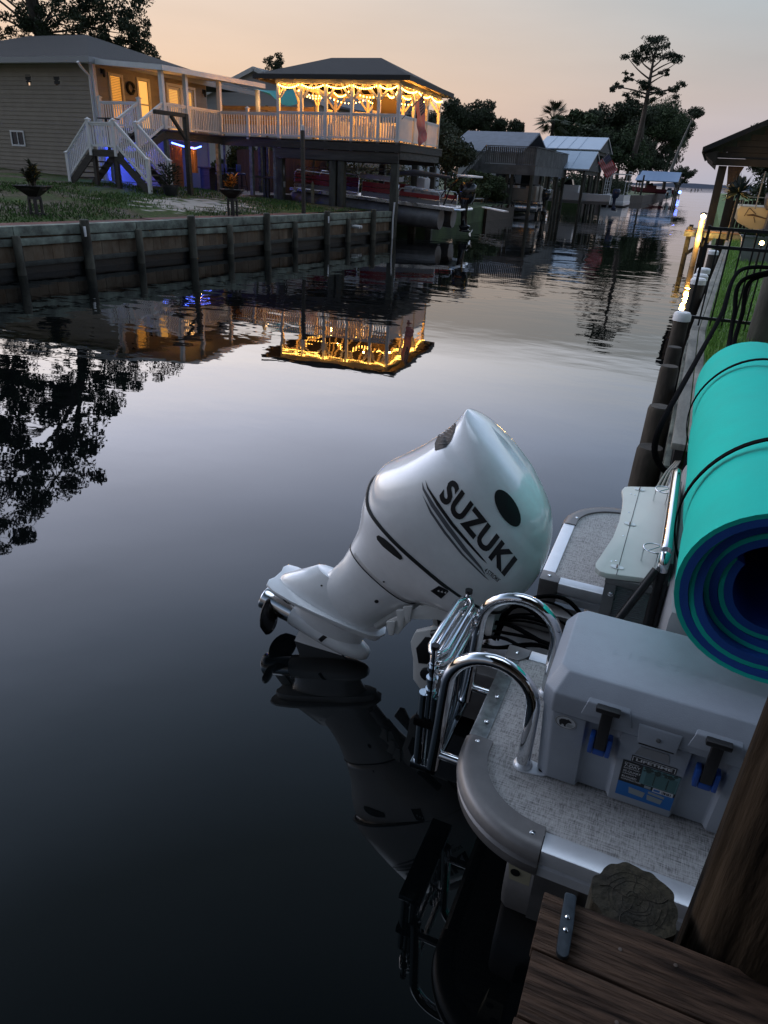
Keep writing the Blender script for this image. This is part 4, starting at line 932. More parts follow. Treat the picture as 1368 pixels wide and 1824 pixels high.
mb.build('roof', M('pale_grey_roof', (.17, .19, .23), .8, var=.15, vs=2), h3)
mb = MB(); mb.box(b.x-.64, 64.1, .7, b.x-.55, 73.9, a.z-1.3); mb.build('end_wall', M('dark_gable', (.05, .05, .055), .8), h3)
for k in range(3): MB().box(a.x+1.2+k*2.2, 63.94, 1.7, a.x+2.2+k*2.2, 63.99, 3.0).build('window', DARKGLASS, h3)

# ================================================================== DARK DECK BOATHOUSE
DK = M('old_grey_deck', (.12, .12, .12), .9, var=.3, vs=2, island=.2)
dk = thing('raised_boat_deck', 'weathered dark raised boat deck with stairs and tilted rail beyond the gazebo', 'deck', (-14, 53, 0))
c = Vector((-11.4, 51.9, 0))
Lx = at(865, 270, Y=51.9).x; zb = at(975, 296, Y=51.9).z-.1; zb = 3.15
y1_ = at(1008, 300, X=-11.4).y; y1_ = min(max(y1_, 57), 64)
mb = MB(); mb.box(Lx, 51.9, zb-.02, -11.4, y1_, zb+.05); mb.build('deck_floor', DK, dk)
mb = MB(); mb.box(Lx-.1, 51.82, zb-.55, -11.3, 51.9, zb+.02); mb.box(-11.4, 51.9, zb-.55, -11.3, y1_, zb+.02); mb.build('rim_beam', DK, dk)
def board_rail(p, q, z0, z1, parent, gap=.03, w=.11):
    p, q = Vector((*p, 0)), Vector((*q, 0)); L = (q-p).length; u = (q-p)/L; n_ = Vector((u.y, -u.x, 0)); s = 0; mb = MB()
    while s < L-w:
        mb.beam(p+u*(s+w/2)+zz*z0, p+u*(s+w/2)+zz*(z1-.05), .03, w, u); s += w+gap
    mb.beam(p+zz*z1, q+zz*z1, .16, .05); return mb.build('rail_panel', DK, parent)
board_rail((Lx, 51.86), (-11.36, 51.86), zb+.1, zb+1.15, dk, .03); board_rail((-11.36, 51.95), (-11.36, y1_), zb+.05, zb+1.15, dk, .03)
board_rail((Lx, y1_), (-11.4, y1_), zb+.1, zb+1.15, dk, .12, .05)
for k in range(5):
    y = 51.95+k*(y1_-52.1)/4
    MB().tube([(-11.45, y, -2), (-11.45, y, zb-.03)], .13, 8).build('pile', PILEM, dk, smooth=50)
for x in (Lx+.3, Lx+2.0, -13.2): 
    MB().tube([(x, 52.1, -2), (x, 52.1, zb-.03)], .13, 8).build('pile', PILEM, dk, smooth=50)
sa = at(818, 282, Y=51.9)
mb = MB(); n = 12
for k in range(n): 
    t = k/n; mb.box(Lx-(Lx-sa.x)*t-.3, 51.95, zb-(zb-1.0)*t-.05, Lx-(Lx-sa.x)*t, 53.1, zb-(zb-1.0)*t)
mb.build('stair_treads', DK, dk)
for y in (51.92, 53.12):
    MB().beam((Lx, y, zb-.15), (sa.x, y, .85), .06, .28).build('stringer', DK, dk)
    mb = MB(); mb.beam((Lx, y, zb+1.12), (sa.x, y, 1.0+1.12), .12, .06)
    for k in range(18):
        t = k/18; p = Vector((Lx, y, zb)).lerp(Vector((sa.x, y, 1.0)), t); mb.beam(p, p+zz*1.1, .05, .05, (1, 0, 0))
    mb.build('stair_rail', DK, dk)

# ================================================================== METAL ROOFED BOATHOUSES
METAL = M('blue_grey_metal_roof', (.33, .40, .48), .38, metal=.35, var=.08, vs=1.2)
def boathouse(label, x0, x1, y0, y1, ze, zr, axis='x', mat=METAL, gcol=None):
    r = thing('metal_roof_boathouse', label, 'boathouse', ((x0+x1)/2, (y0+y1)/2, 0))
    ym_, xm_ = (y0+y1)/2, (x0+x1)/2; mb = MB(); t = .09
    if axis == 'x': quads = [((x0, y0, ze), (x1, y0, ze), (x1, ym_, zr), (x0, ym_, zr)), ((x0, ym_, zr), (x1, ym_, zr), (x1, y1, ze), (x0, y1, ze))]
    else: quads = [((x0, y0, ze), (xm_, y0, zr), (xm_, y1, zr), (x0, y1, ze)), ((xm_, y0, zr), (x1, y0, ze), (x1, y1, ze), (xm_, y1, zr))]
    for qd in quads: mb.hexa(qd, [(p[0], p[1], p[2]+t) for p in qd])
    mb.build('roof', mat, r)
    rb_ = MB(); qd = quads[0]
    for k in range(1, int(x1-x0 if axis == 'x' else y1-y0)):
        if axis == 'x': rb_.beam((x0+k, y0, ze+t+.015), (x0+k, ym_, zr+t+.015), .04, .03)
        else: rb_.beam((xm_, y0+k, zr+t+.015), (x1, y0+k, ze+t+.015), .04, .03)
    rb_.build('roof_seams', mat, r)
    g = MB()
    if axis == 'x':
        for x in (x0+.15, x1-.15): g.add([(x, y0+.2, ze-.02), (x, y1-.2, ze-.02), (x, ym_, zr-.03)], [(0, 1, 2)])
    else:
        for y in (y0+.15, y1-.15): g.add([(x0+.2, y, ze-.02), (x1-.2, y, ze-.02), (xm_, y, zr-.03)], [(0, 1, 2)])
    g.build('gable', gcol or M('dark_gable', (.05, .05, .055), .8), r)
    for x in (x0+.35, x1-.35): MB().box(x-.07, y0+.2, ze-.32, x+.07, y1-.2, ze-.02).build('beam', DARKWOOD, r)
    for x in (x0+.35, x1-.35):
        for k in range(3):
            y = y0+.3+(y1-y0-.6)*k/2; MB().tube([(x, y, -2), (x, y, ze-.33)], .12, 8).build('pile', PILEM, r, smooth=50)
    return r
a, b, c_ = at(1000, 300, Y=63), at(1050, 304, Y=63), at(1060, 272, Y=66)
boathouse('nearer boathouse with a pale blue metal roof hung with a small flag', a.x-1.2, b.x, 62.5, 70, b.z, c_.z+.0)
a, b, c_ = at(975, 266, Y=75), at(1070, 269, Y=75), at(1082, 248, Y=78)
boathouse('farther higher boathouse with a long pale blue metal roof', a.x-1, b.x, 74.5, 84, b.z, c_.z+.1)
f0 = at(1063, 272, X=at(1050, 304, Y=63).x); o = at(1068, 285, Y=63)
q0, q1, q2 = at(1069, 284, Y=63.0), at(1095, 293, Y=63), at(1083, 302, Y=63)
flag('small_flag', 'small striped flag on a slanted staff by the pale metal boathouse', at(1084, 273, Y=63), at(1096, 295, Y=63)-at(1084, 273, Y=63), at(1070, 285, Y=63)-at(1084, 273, Y=63), 1.45, .95, [at(1062, 297, Y=63), at(1085, 272, Y=63)], .05)
a, b = at(1132, 322, Y=150), at(1204, 326, Y=150)
boathouse('low far boathouse with a blue metal roof near the point', a.x, b.x+.4, 149, 162, b.z+.1, at(1170, 306, Y=155).z, mat=M('blue_metal_roof', (.16, .24, .38), .4, metal=.3), gcol=M('brown_gable', (.16, .10, .06), .8))
a = at(1213, 318, Y=135)
mb = MB()

# ---- boats in the channel
def small_boat(label, x, y, L, hull, z0=.35, trim=None, yaw=pi/2, cat='boat', tower=False, motor=None, name='motor_boat'):
    r = thing(name, label, cat, (x, y, 0), yaw, local=True)
    st = []
    for u, w, zb_, zt_ in ((-.5, .40, .0, .75), (-.2, .46, -.02, .78), (.15, .46, -.02, .85), (.35, .33, .08, .95), (.46, .16, .25, 1.02), (.5, .03, .45, 1.05)):
        W2 = w*2.1; st.append([(u*L, -W2/2, z0+zt_), (u*L, -W2*.42, z0+zb_+.25), (u*L, 0, z0+zb_), (u*L, W2*.42, z0+zb_+.25), (u*L, W2/2, z0+zt_), (u*L, W2*.42, z0+zt_-.02), (u*L, 0, z0+zt_-.06), (u*L, -W2*.42, z0+zt_-.02)])
    MB().loft(st).build('hull', hull, r, smooth=35)
    MB().box(-.1*L, -.4, z0+.7, .12*L, .4, z0+1.35).build('console', hull, r, bevel=.06)
    MB().hexa([(-.02*L, -.38, z0+1.35), (.12*L, -.38, z0+1.35), (.12*L, .38, z0+1.35), (-.02*L, .38, z0+1.35)], [(.0*L, -.33, z0+1.75), (.03*L, -.33, z0+1.75), (.03*L, .33, z0+1.75), (.0*L, .33, z0+1.75)]).build('windscreen', DARKGLASS, r)
    if trim: MB().box(-.46*L, -.5*.86, z0+.55, .2*L, -.5*.86-.06, z0+.66).build('stripe', trim, r)
    if motor: far_motor(r, -.5*L-.05, 0, z0+.45, motor, 'outboard', .95, -1)
    if tower:
        mb = MB()
        for sx in (-.1, .15):
            for sy_ in (-.7, .7): mb.beam((sx*L, sy_, z0+.7), (sx*L, sy_*.8, z0+2.5), .05, .05)
        mb.box(-.16*L, -.8, z0+2.5, .2*L, .8, z0+2.58); mb.build('t_top', hull, r)
    return r
BW = M('white_gelcoat', (.62, .63, .65), .3); BG_ = M('pale_blue_gelcoat', (.38, .44, .52), .3)
q = at(1005, 372, Y=66); small_boat('white motor boat on a lift under the nearer metal boathouse', q.x+.6, 64.5, 6.5, BW, .75, M('navy_trim', (.03, .04, .12), .4), pi, motor=M('dark_blue_motor', (.02, .03, .07), .25))
q = at(960, 372, Y=57); small_boat('small white skiff with rails behind the dark deck piles', -14.2, 58.0, 5.0, BW, .7, None, pi, tower=False)
# tan pontoon boat seen from its stern
tx = at(915, 340, Y=50.5)
tp_ = thing('tan_pontoon_boat', 'tan covered pontoon boat moored under the dark raised deck', 'boat', (tx.x, 53.5, .3))
TAN = M('tan_vinyl', (.22, .19, .155), .6, var=.1, vs=4)
for s in (-.85, .85): MB().tube([(tx.x-5, 53.6+s, .55), (tx.x+1.0, 53.6+s, .55), (tx.x+1.25, 53.6+s, .55)], [.3, .3, .2], 10).build('pontoon', ALU, tp_, smooth=50)
MB().box(tx.x-5, 52.4, .85, tx.x+1.3, 54.8, .95).build('deck', ALU, tp_)
for y in (52.45, 54.7): MB().box(tx.x-4.8, y, 1.0, tx.x+.9, y+.06, 1.75).build('side_panel', TAN, tp_)
for y in (52.55, 53.9): MB().box(tx.x+.3, y, .97, tx.x+1.1, y+.8, 1.95).build('rear_lounge', TAN, tp_, bevel=.08)
MB().box(tx.x-2.5, 52.6, 1.95, tx.x+.9, 54.6, 2.05).build('canvas_top', M('black_canvas', (.012, .012, .013), .9), tp_, bevel=.03)
far_motor(tp_, tx.x+1.25, 53.6, 1.0, M('gloss_black', (.01, .01, .01)), 'outboard', .95)
# flat white work boat with frame
q = at(1090, 366, Z=0); wb = thing('white_work_boat', 'flat white work boat with pipe frame and ladder moored in the channel', 'boat', (q.x, 92, 0))
wx0, wx1 = at(1070, 350, Y=90).x, at(1113, 350, Y=90).x
mb = MB(); mb.box(wx0, 89.5, .12, wx1, 97, .55); mb.build('hull', BW, wb, bevel=.08)
mb = MB(); mb.box(wx0+.05, 89.55, .56, wx1-.05, 89.6, 1.25); mb.box(wx0+.05, 89.61, .56, wx0+.1, 96.8, 1.2); mb.box(wx1-.1, 89.61, .56, wx1-.05, 96.8, 1.2); mb.build('bulwark', BW, wb)
mb = MB()
for x in (wx0+.3, wx1-.3):
    for y in (91.5, 95): mb.beam((x, y, .5), (x, y, 3.3), .06, .06)
mb.box(wx0+.1, 91.2, 3.3, wx1-.1, 95.3, 3.38); 
for x in (wx0+.1, wx1-.15): mb.box(x, 91.2, 3.6, x+.05, 95.3, 3.65); mb.box(x, 91.2, 3.38, x+.05, 91.25, 3.6)
mb.build('frame_roof', BW, wb)
mb = MB()
for x in (wx0+.15, wx0+.65): mb.beam((x, 90.6, .5), (x, 91.15, 3.6), .05, .05)
for k in range(8): mb.beam((wx0+.15, 90.6+.07*k, .7+.37*k), (wx0+.65, 90.6+.07*k, .7+.37*k), .04, .04)
mb.build('ladder', BW, wb)
far_motor(wb, (wx0+wx1)/2-.1, 89.7, .55, BW, 'outboard', .9, -1)
q = at(1160, 330, Y=150); small_boat('dark reddish boat on a lift under the far blue roof', q.x, 153, 8, M('purple_red_hull', (.16, .035, .055), .3), 1.0, None, pi)
q = at(1190, 340, Y=128); small_boat('small pale covered boat at the end of the far blue roof', at(1192, 340, Y=147).x, 147, 5.5, M('pale_teal_cover', (.24, .30, .33), .6), .3, None, pi/2, motor=M('gloss_black', (.01, .01, .01)))
q = at(1211, 342, Y=190)
ob = solid(MB().ball((q.x, 190, 1.2), .35, 8), 'blue_dock_light', BGLOW, 'tiny blue dock light glowing at the far point', 'light', (q.x, 190, .8)); 
MB().tube([(0, 0, -1.5), (0, 0, .1)], .08, 6).build('light_post', DARKWOOD, ob)
# dock pilings standing free along the far bank
for i, (px, py, h, lb) in enumerate(((1033, 374, 3.1, 'tall dark mooring pile in front of the nearer metal boathouse'), (988, 380, 1.9, 'short dark mooring pile right of the dark deck'), (1138, 361, 3.6, 'thin leaning marker pile near the white work boat'))):
    q = at(px, py, Z=0); solid(MB().tube([(q.x, q.y, -2), (q.x+.03, q.y, h)], [.15, .12], 9), 'mooring_pile', PILEM, lb, 'pile', (q.x, q.y, -2), smooth=50)
# rough seawall at the green bank and the low timber wall in the distance
mb = MB(); x = -16.4
for k in range(26):
    y = 43.5+k*.26; mb.box(-12.15+random.uniform(-.04, .04), y, -1.5, -12.0, y+.2, .72+random.uniform(-.1, .15))
solid(mb, 'log_seawall', SLIME, 'dark upright log seawall below the green bank past the red boat', 'seawall', (-12.1, 46, -1.5))
mb = MB(); mb.hexa([(-12.5, 80.2, -1), (-12.3, 80.2, -1), (-9.3, 117.5, -1), (-9.5, 117.5, -1)], [(-12.5, 80.2, 1.0), (-12.3, 80.2, 1.0), (-9.3, 117.5, 1.0), (-9.5, 117.5, 1.0)])
mb.hexa([(-9.5, 117.6, -1), (-9.3, 117.6, -1), (-10.35, 200, -1), (-10.55, 200, -1)], [(-9.5, 117.6, .95), (-9.3, 117.6, .95), (-10.35, 200, .95), (-10.55, 200, .95)])
solid(mb, 'distant_seawall', M('brown_seawall', (.075, .055, .045), .9, var=.3, vs=2), 'long low brown seawall below the distant lawn', 'seawall', (-11.5, 100, -1))
q = at(890, 372, Z=.8); mb = MB(); mb.beam(at(862, 369, Z=.82), at(902, 377, Z=.82), .25, .06)
solid(mb, 'white_plank', WHITE, 'white plank lying on the green bank past the outboard', 'plank', q)
# ================================================================== TREES
BARK = M('dark_bark', (.045, .036, .028), .9, var=.4, vs=5, bump=.5, bs=10)
PBARK = M('pine_bark', (.085, .066, .055), .9, var=.35, vs=4, bump=.5, bs=8)
LEAF1 = M('oak_leaf', (.026, .038, .016), .85, island=.5)
LEAF2 = M('mid_green_leaf', (.034, .055, .018), .85, island=.5)
PINEL = M('pine_needles', (.022, .034, .016), .9, island=.45)
def leafcloud(mb, c, r, n, s, flat=1.0, hollow=.25):
    c = Vector(c)
    for _ in range(n):
        u, v, w = random.gauss(0, 1), random.gauss(0, 1), random.gauss(0, 1); L = sqrt(u*u+v*v+w*w)+1e-6
        k = (hollow+(1-hollow)*random.random()**.6)*r
        p = c + Vector((u/L*k, v/L*k, w/L*k*flat))
        a = Vector((random.uniform(-1, 1), random.uniform(-1, 1), random.uniform(-1, 1))).normalized(); b = a.orthogonal().normalized()
        q = s*random.uniform(.6, 1.35)
        i = len(mb.v); mb.v += [tuple(p-a*q), tuple(p+b*q*.45), tuple(p+a*q), tuple(p-b*q*.45)]; mb.f.append((i, i+1, i+2, i+3)); mb.mi.append(0)
def limb(tb, a, b, r0, r1, wob=.06, n=6):
    a, b = Vector(a), Vector(b); L = (b-a).length; o = Vector((random.uniform(-1, 1), random.uniform(-1, 1), random.uniform(-.5, .8)))*L*wob
    pts_ = [a.lerp(b, i/n)+o*sin(pi*i/n) for i in range(n+1)]; tb.tube(pts_, [r0+(r1-r0)*i/n for i in range(n+1)], 7)
    return pts_
def tree(label, base, top, crown, spread, nleaf, s, group=None, leafm=LEAF1, name='broadleaf_tree', nl=9, low=.35, flat=.75, cl=.30, trunk=None):
    """trunk from base to top; crown = height of its middle; limbs end in leaf clumps"""
    base, top = Vector(base), Vector(top); H = top.z-base.z
    r = thing(name, label, 'tree', base, group=group)
    tb, lf = MB(), MB(); t0 = trunk or H*.028
    limb(tb, base-zz*.3, base.lerp(top, .8), t0, t0*.25, .02)
    for i in range(nl):
        a = 2*pi*i/nl+random.uniform(-.4, .4); u = random.uniform(low, .75)
        p = base.lerp(top, u*.85); e = base.lerp(top, min(1, u+random.uniform(.15, .35)))+Vector((cos(a), sin(a), 0))*spread*random.uniform(.5, 1.0)
        limb(tb, p, e, t0*.38, t0*.06, .08)
        for k in range(4):
            q = p.lerp(e, random.uniform(.55, 1.12))+Vector((random.uniform(-1, 1), random.uniform(-1, 1), random.uniform(-.3, .7)))*spread*.22
            leafcloud(lf, q, spread*cl*random.uniform(.6, 1.15), int(nleaf/(nl*4)), s, flat)
    for k in range(6):
        q = base.lerp(top, random.uniform(.8, 1.0))+Vector((random.uniform(-1, 1), random.uniform(-1, 1), 0))*spread*.35
        leafcloud(lf, q, spread*cl*random.uniform(.6, 1.0), int(nleaf/60), s, flat)
    tb.build('trunk', BARK, r, smooth=60); lf.build('crown', leafm, r)
    return r
# big tree behind the house, rising out of the picture; its upper half shows only in the water
T = thing('spreading_tree', 'large dark spreading tree rising behind the house roof at left', 'tree', (-33, 38, 1.3))
tb, lf = MB(), MB()
def Tq(px, py): return at(px, py, Y=38.0)
root = Vector((-32.5, 38.5, 1.0)); fork = Tq(70, 60)
limb(tb, root, fork, .55, .38, .02)
def rat(px, py, Y):
    """point at depth Y whose mirror image in the canal is seen at a spot of the survey picture"""
    d = CF + CX*((px-684)/FPX) + CY*((py-912)/FPX); w = CAM + d*(-CAMZ/d.z); e = Vector((d.x, d.y, -d.z)); return w + e*((Y-w.y)/e.y)
mirror = [(-260, 690), (-60, 620), (20, 615), (60, 660), (110, 700), (150, 690), (205, 668), (262, 698), (258, 740), (240, 775), (236, 815), (205, 865), (150, 882), (95, 895), (72, 930), (45, 960), (15, 1000), (-120, 1040), (-300, 1000)]
mirror = [(x*.74 if x > 0 else x, y) for x, y in mirror]
def inside(x, y):
    c = False
    for (x0_, y0_), (x1_, y1_) in zip(mirror, mirror[1:]+mirror[:1]):
        if (y0_ > y) != (y1_ > y) and x < (x1_-x0_)*(y-y0_)/(y1_-y0_)+x0_: c = not c
    return c
hubs = [rat(px, py, 38) for px, py in ((-60, 800), (40, 780), (130, 780), (60, 870), (-80, 930), (150, 740), (20, 690), (100, 720), (150, 810))]
fk2 = Tq(20, -120); limb(tb, fork, fk2, .38, .28, .03)
for hq in hubs: hq.y += random.uniform(-2, 3); limb(tb, fk2 if hq.z > fk2.z else fork, hq, .17, .08, .1)
k = 0
while k < 250:
    px, py = random.uniform(-280, 265), random.uniform(615, 1030)
    if not inside(px, py): continue
    q = rat(px, py, 38); q.y += random.gauss(0, 1.8); hq = min(hubs, key=lambda h_: (h_-q).length); limb(tb, hq, q, .045, .012, .1); k += 1
    leafcloud(lf, q, random.uniform(.7, 1.5), 190, .18, .85)
for i_ in range(46):
    px, py = random.uniform(-150, 268), random.uniform(-160, 92)
    lim = 285-max(0, 20-py)*.5
    if px > lim or py > 40+ (px+150)*.13 + 30 or (px > 120 and random.random() < .35) : continue
    q = Tq(px, py); q.y += random.gauss(0, 1.2); a_ = fork.lerp(q, random.uniform(.35, .65))+Vector((0, 0, .5)); (limb(tb, fork, a_, .07, .04, .12) if i_ % 5 == 0 else None); limb(tb, a_.lerp(q, .45), q, .03, .01, .12)
    for k in range(3): leafcloud(lf, q+Vector((random.gauss(0, .55), random.gauss(0, .5), random.gauss(0, .55))), random.uniform(.35, .8), 150, .095, .9)
for px, py in ((255, 60), (268, 75), (230, 50), (245, 95), (205, 15), (215, 60), (190, 75), (165, 20), (120, 15), (30, 30), (55, 45), (95, 50), (270, 92), (150, 50), (225, 85), (10, 55), (75, 20), (178, 45), (238, 28), (185, 5), (140, 30), (60, 60), (275, 103), (210, 95), (235, 105)):
    q = Tq(px, py); q.y += random.uniform(-.8, .8); a_ = fork.lerp(q, .55)+Vector((0, 0, .3)); (limb(tb, fork, a_, .07, .04, .1) if px % 3 == 0 else None); limb(tb, a_, q, .035, .01, .12)
    for k in range(4): leafcloud(lf, q+(a_-q)*random.uniform(0, .3)+Vector((random.gauss(0, .25), random.gauss(0, .3), random.gauss(0, .3))), random.uniform(.25, .5), 130, .08, .9)
tb.build('trunk', BARK, T, smooth=60); lf.build('crown', LEAF1, T)
# tiny distant tree top over the gable house
q = at(491, 116, Y=75); tree('small round tree top showing above the gable house roof', (q.x, 75, .8), (q.x, 75, q.z+.4), 0, 1.1, 2600, .10, low=.8, cl=.34, trunk=.12)
# thicket right of the gazebo
for i, (px, py, Y, sp, n, lb) in enumerate((
    (800, 235, 46, 1.9, 9000, 'dense dark bush tree just right of the gazebo'),
    (765, 205, 50, 2.0, 8000, 'dark tree standing behind the gazebo rail at right'),
    (812, 190, 95, 2.8, 8000, 'loose crowned distant tree, left of three beyond the thicket'),
    (855, 192, 98, 2.6, 8000, 'middle of three distant loose trees beyond the thicket'),
    (910, 222, 100, 2.2, 5000, 'low distant tree right of the other two beyond the thicket'),
    (700, 160, 62, 2.4, 7000, 'tree showing between the gazebo posts'),
)):
    q = at(px, py, Y=Y); tree(lb, (q.x, Y, .7), (q.x, Y, q.z), 0, sp, n, .10 if Y < 60 else .16, nl=9, low=.35 if Y < 60 else .55, cl=.36)
# main tree mass
for i, (px, py, Y, sp, n, lb) in enumerate((
    (1020, 200, 110, 3.6, 8000, 'dark round tree directly behind the palm'),
    (1085, 190, 118, 4.0, 11000, 'tall dark tree left of the leaning pine trunk'),
    (1120, 200, 128, 4.2, 11000, 'dark tree right behind the pine trunk'),
    (1180, 186, 185, 8.0, 20000, 'broadest dark tree of the far group, beside the pine'),
    (1210, 200, 195, 4.4, 11000, 'rightmost dark tree of the far group, overhanging the channel'),
    (1160, 250, 180, 6, 9000, 'low dark tree between the pine trunk and the far blue roof'),
    (1100, 240, 108, 4.0, 8000, 'low bushy tree behind the white work boat'),
    (1055, 235, 104, 3.2, 6000, 'low bushy tree behind the small flag'),
    (1216, 302, 210, 2.6, 3500, 'small shrubby tree at the tip of the point'),
)):
    q = at(px, py, Y=Y); tree(lb, (q.x, Y, .7), (q.x, Y, q.z), 0, sp, n, .24, nl=10, low=.3, cl=.34, leafm=LEAF1 if i % 3 else LEAF2)
q0, q1 = at(1195, 305, Y=172), at(1232, 215, Y=172)
tb = MB(); limb(tb, q0, q1, .35, .15, .02); solid(tb, 'leaning_trunk', M('pale_trunk', (.17, .16, .15), .9, var=.2), 'pale bare trunk leaning right under the far trees', 'tree trunk', q0, smooth=60)
# tall pine
P = thing('tall_pine', 'tall sparse pine with high tufted crown above the far trees', 'tree', at(1118, 318, Y=106))
def Pq(px, py): return at(px, py, Y=106.0)
tb, lf = MB(), MB()
tr = [Pq(*p) for p in ((1117, 322), (1128, 282), (1139, 240), (1147, 205), (1153, 172), (1158, 140), (1163, 112), (1166, 92))]
tb.tube(tr, [.42, .38, .34, .30, .26, .2, .14, .07], 9)
br = [((1153, 168), (1088, 158)), ((1152, 175), (1110, 165)), ((1155, 160), (1122, 135)), ((1155, 165), (1215, 152)), ((1154, 170), (1200, 160)), ((1158, 142), (1120, 105)), ((1158, 138), (1205, 115)), ((1160, 125), (1135, 95)), ((1161, 122), (1190, 92)), ((1164, 105), (1180, 72)), ((1164, 105), (1150, 75)), ((1160, 130), (1212, 105)), ((1150, 190), (1128, 183)), ((1150, 188), (1182, 172)), ((1156, 150), (1190, 132))]
for a, b in br:
    A_, B_ = Pq(*a), Pq(*b); B_.y += random.uniform(-2.2, 2.2); limb(tb, A_, B_, .11, .03, .07)
tufts = [(1088, 156, .55), (1095, 154, .6), (1104, 150, .5), (1122, 135, .5), (1117, 140, .45), (1112, 168, .5), (1123, 175, .7), (1135, 170, .7), (1145, 160, .8), (1150, 152, .8), (1142, 148, .6), (1160, 158, .7), (1170, 165, .8), (1180, 165, .7), (1130, 183, .6), (1162, 180, .5), (1195, 160, .5), (1203, 166, .6), (1214, 153, .6), (1207, 152, .5), (1219, 155, .3), (1120, 104, .7), (1128, 97, .7), (1137, 95, .8), (1134, 108, .7), (1146, 88, .9), (1150, 78, .8), (1158, 73, .9), (1168, 68, .7), (1180, 72, .8), (1172, 82, 1.0), (1160, 88, 1.0), (1186, 82, .9), (1195, 92, .9), (1205, 98, .7), (1212, 103, .5), (1203, 110, .6), (1188, 98, .9), (1175, 97, .9), (1160, 103, .7), (1148, 102, .7), (1185, 125, .5), (1190, 133, .4), (1152, 94, .8), (1140, 100, .6), (1166, 76, .7)]
for px, py, r_ in tufts:
    q = Pq(px, py); q.y += random.uniform(-1.6, 1.6)
    for k in range(3): leafcloud(lf, q+Vector((random.gauss(0, .25), random.gauss(0, .4), random.gauss(0, .15))), r_*random.uniform(.55, 1.0), 48, .15, .6, .0)
tb.build('trunk', PBARK, P, smooth=60); lf.build('crown', PINEL, P)
tb = MB(); tb.tube([at(1133, 300, Y=112), at(1142, 250, Y=112), at(1148, 205, Y=112)], [.28, .24, .15], 8); solid(tb, 'bare_pine_trunk', PBARK, 'second slender bare trunk close behind the tall pine', 'tree trunk', at(1133, 300, Y=112), smooth=60)
# palm
def fan_palm(label, base, H, sc_, n=46):
    base = Vector(base); r = thing('fan_palm', label, 'palm', base); tb = MB()
    tb.tube([base, base+zz*H*.5+Vector((.1, 0, 0)), base+zz*H], [.24, .2, .18], 9); tb.build('trunk', BARK, r, smooth=60)
    lf = MB(); c = base+zz*H
    for k in range(n):
        a = random.random()*2*pi; el_ = random.uniform(-.9, 1.3); d = Vector((cos(a)*cos(el_), sin(a)*cos(el_), sin(el_))); stem = c+d*sc_*random.uniform(.45, .7)
        lf.beam(c, stem, .03, .02)
        s = d.cross(zz).normalized() if abs(d.z) < .98 else Vector((1, 0, 0))
        for j in range(13):
            f = -1.25+2.5*j/12; dd = (d*cos(f)+s*sin(f)).normalized(); tip = stem+dd*sc_*.62-zz*(.18*sc_)
            w = dd.cross(zz).normalized()*.035*sc_ if abs(dd.z) < .98 else Vector((.03, 0, 0))
            lf.add([stem, stem.lerp(tip, .55)+w, tip, stem.lerp(tip, .55)-w], [(0, 1, 2, 3)])
    lf.build('fronds', M('palm_frond', (.05, .06, .028), .8, island=.4), r); return r
q = at(986, 213, Y=92); fan_palm('fan palm with drooping fronds left of the metal boathouses', (q.x, 92, .7), q.z-.7, 2.0)
# shrubs on the green bank
for i, (px, Y, sp, h, lb) in enumerate(((842, 45.5, .9, 1.9, 'leafy green shrub on the bank right behind the black outboard'), (868, 48.5, .9, 1.6, 'leafy green shrub on the bank below the dark stairs'), (825, 43, .8, 1.4, 'low green shrub at the water just right of the black outboard'), (884, 49.5, .6, .9, 'small green shrub beside the white plank'))):
    q = at(px, 350, Y=Y); tree(lb, (min(q.x, -12.5), Y, .7), (min(q.x, -12.5), Y, .7+h), 0, sp, 5200, .075, name='bank_shrub', low=.1, cl=.4, leafm=LEAF2, trunk=.04)
# weeds and ground scrub between gazebo and house
for i, (px, lb) in enumerate(((560, 'dim shrub under the gazebo behind the red boat'), (440, 'dim shrub behind the posts under the walkway'), (480, 'feathery dim shrub between the walkway posts'))):
    q = at(px, 300, Y=35.5); tree(lb, (q.x, 35.5, .8), (q.x, 35.5, 3.2), 0, 1.4, 5000, .09, name='shrub', low=.1, cl=.4, leafm=LEAF2, trunk=.06)

def hedge(label, x0, y0, x1, y1, h, n, s, z=.7):
    r = thing('hedge', label, 'hedge', ((x0+x1)/2, (y0+y1)/2, z)); lf, tb = MB(), MB()
    for i in range(n):
        u = i/(n-1); c = Vector((x0+(x1-x0)*u+random.uniform(-.3, .3), y0+(y1-y0)*u+random.uniform(-.4, .4), z)); hh = h*random.uniform(.7, 1.15)
        tb.tube([c, c+zz*hh*.6], .05, 5); leafcloud(lf, c+zz*hh*.5, hh*.62, 420, s, .85, .1)
    tb.build('stem', BARK, r); lf.build('foliage', LEAF1, r)
hedge('long dark hedge on the bank between the metal boathouses and the far point', -15.5, 88, -13.2, 128, 2.6, 26, .16)
hedge('low dark hedge behind the nearer metal boathouse', -30, 84, -17.5, 86, 3.2, 18, .14)
hedge('dim hedge behind the gazebo and the red boat', -26, 36.5, -14.5, 37.5, 2.4, 20, .11)
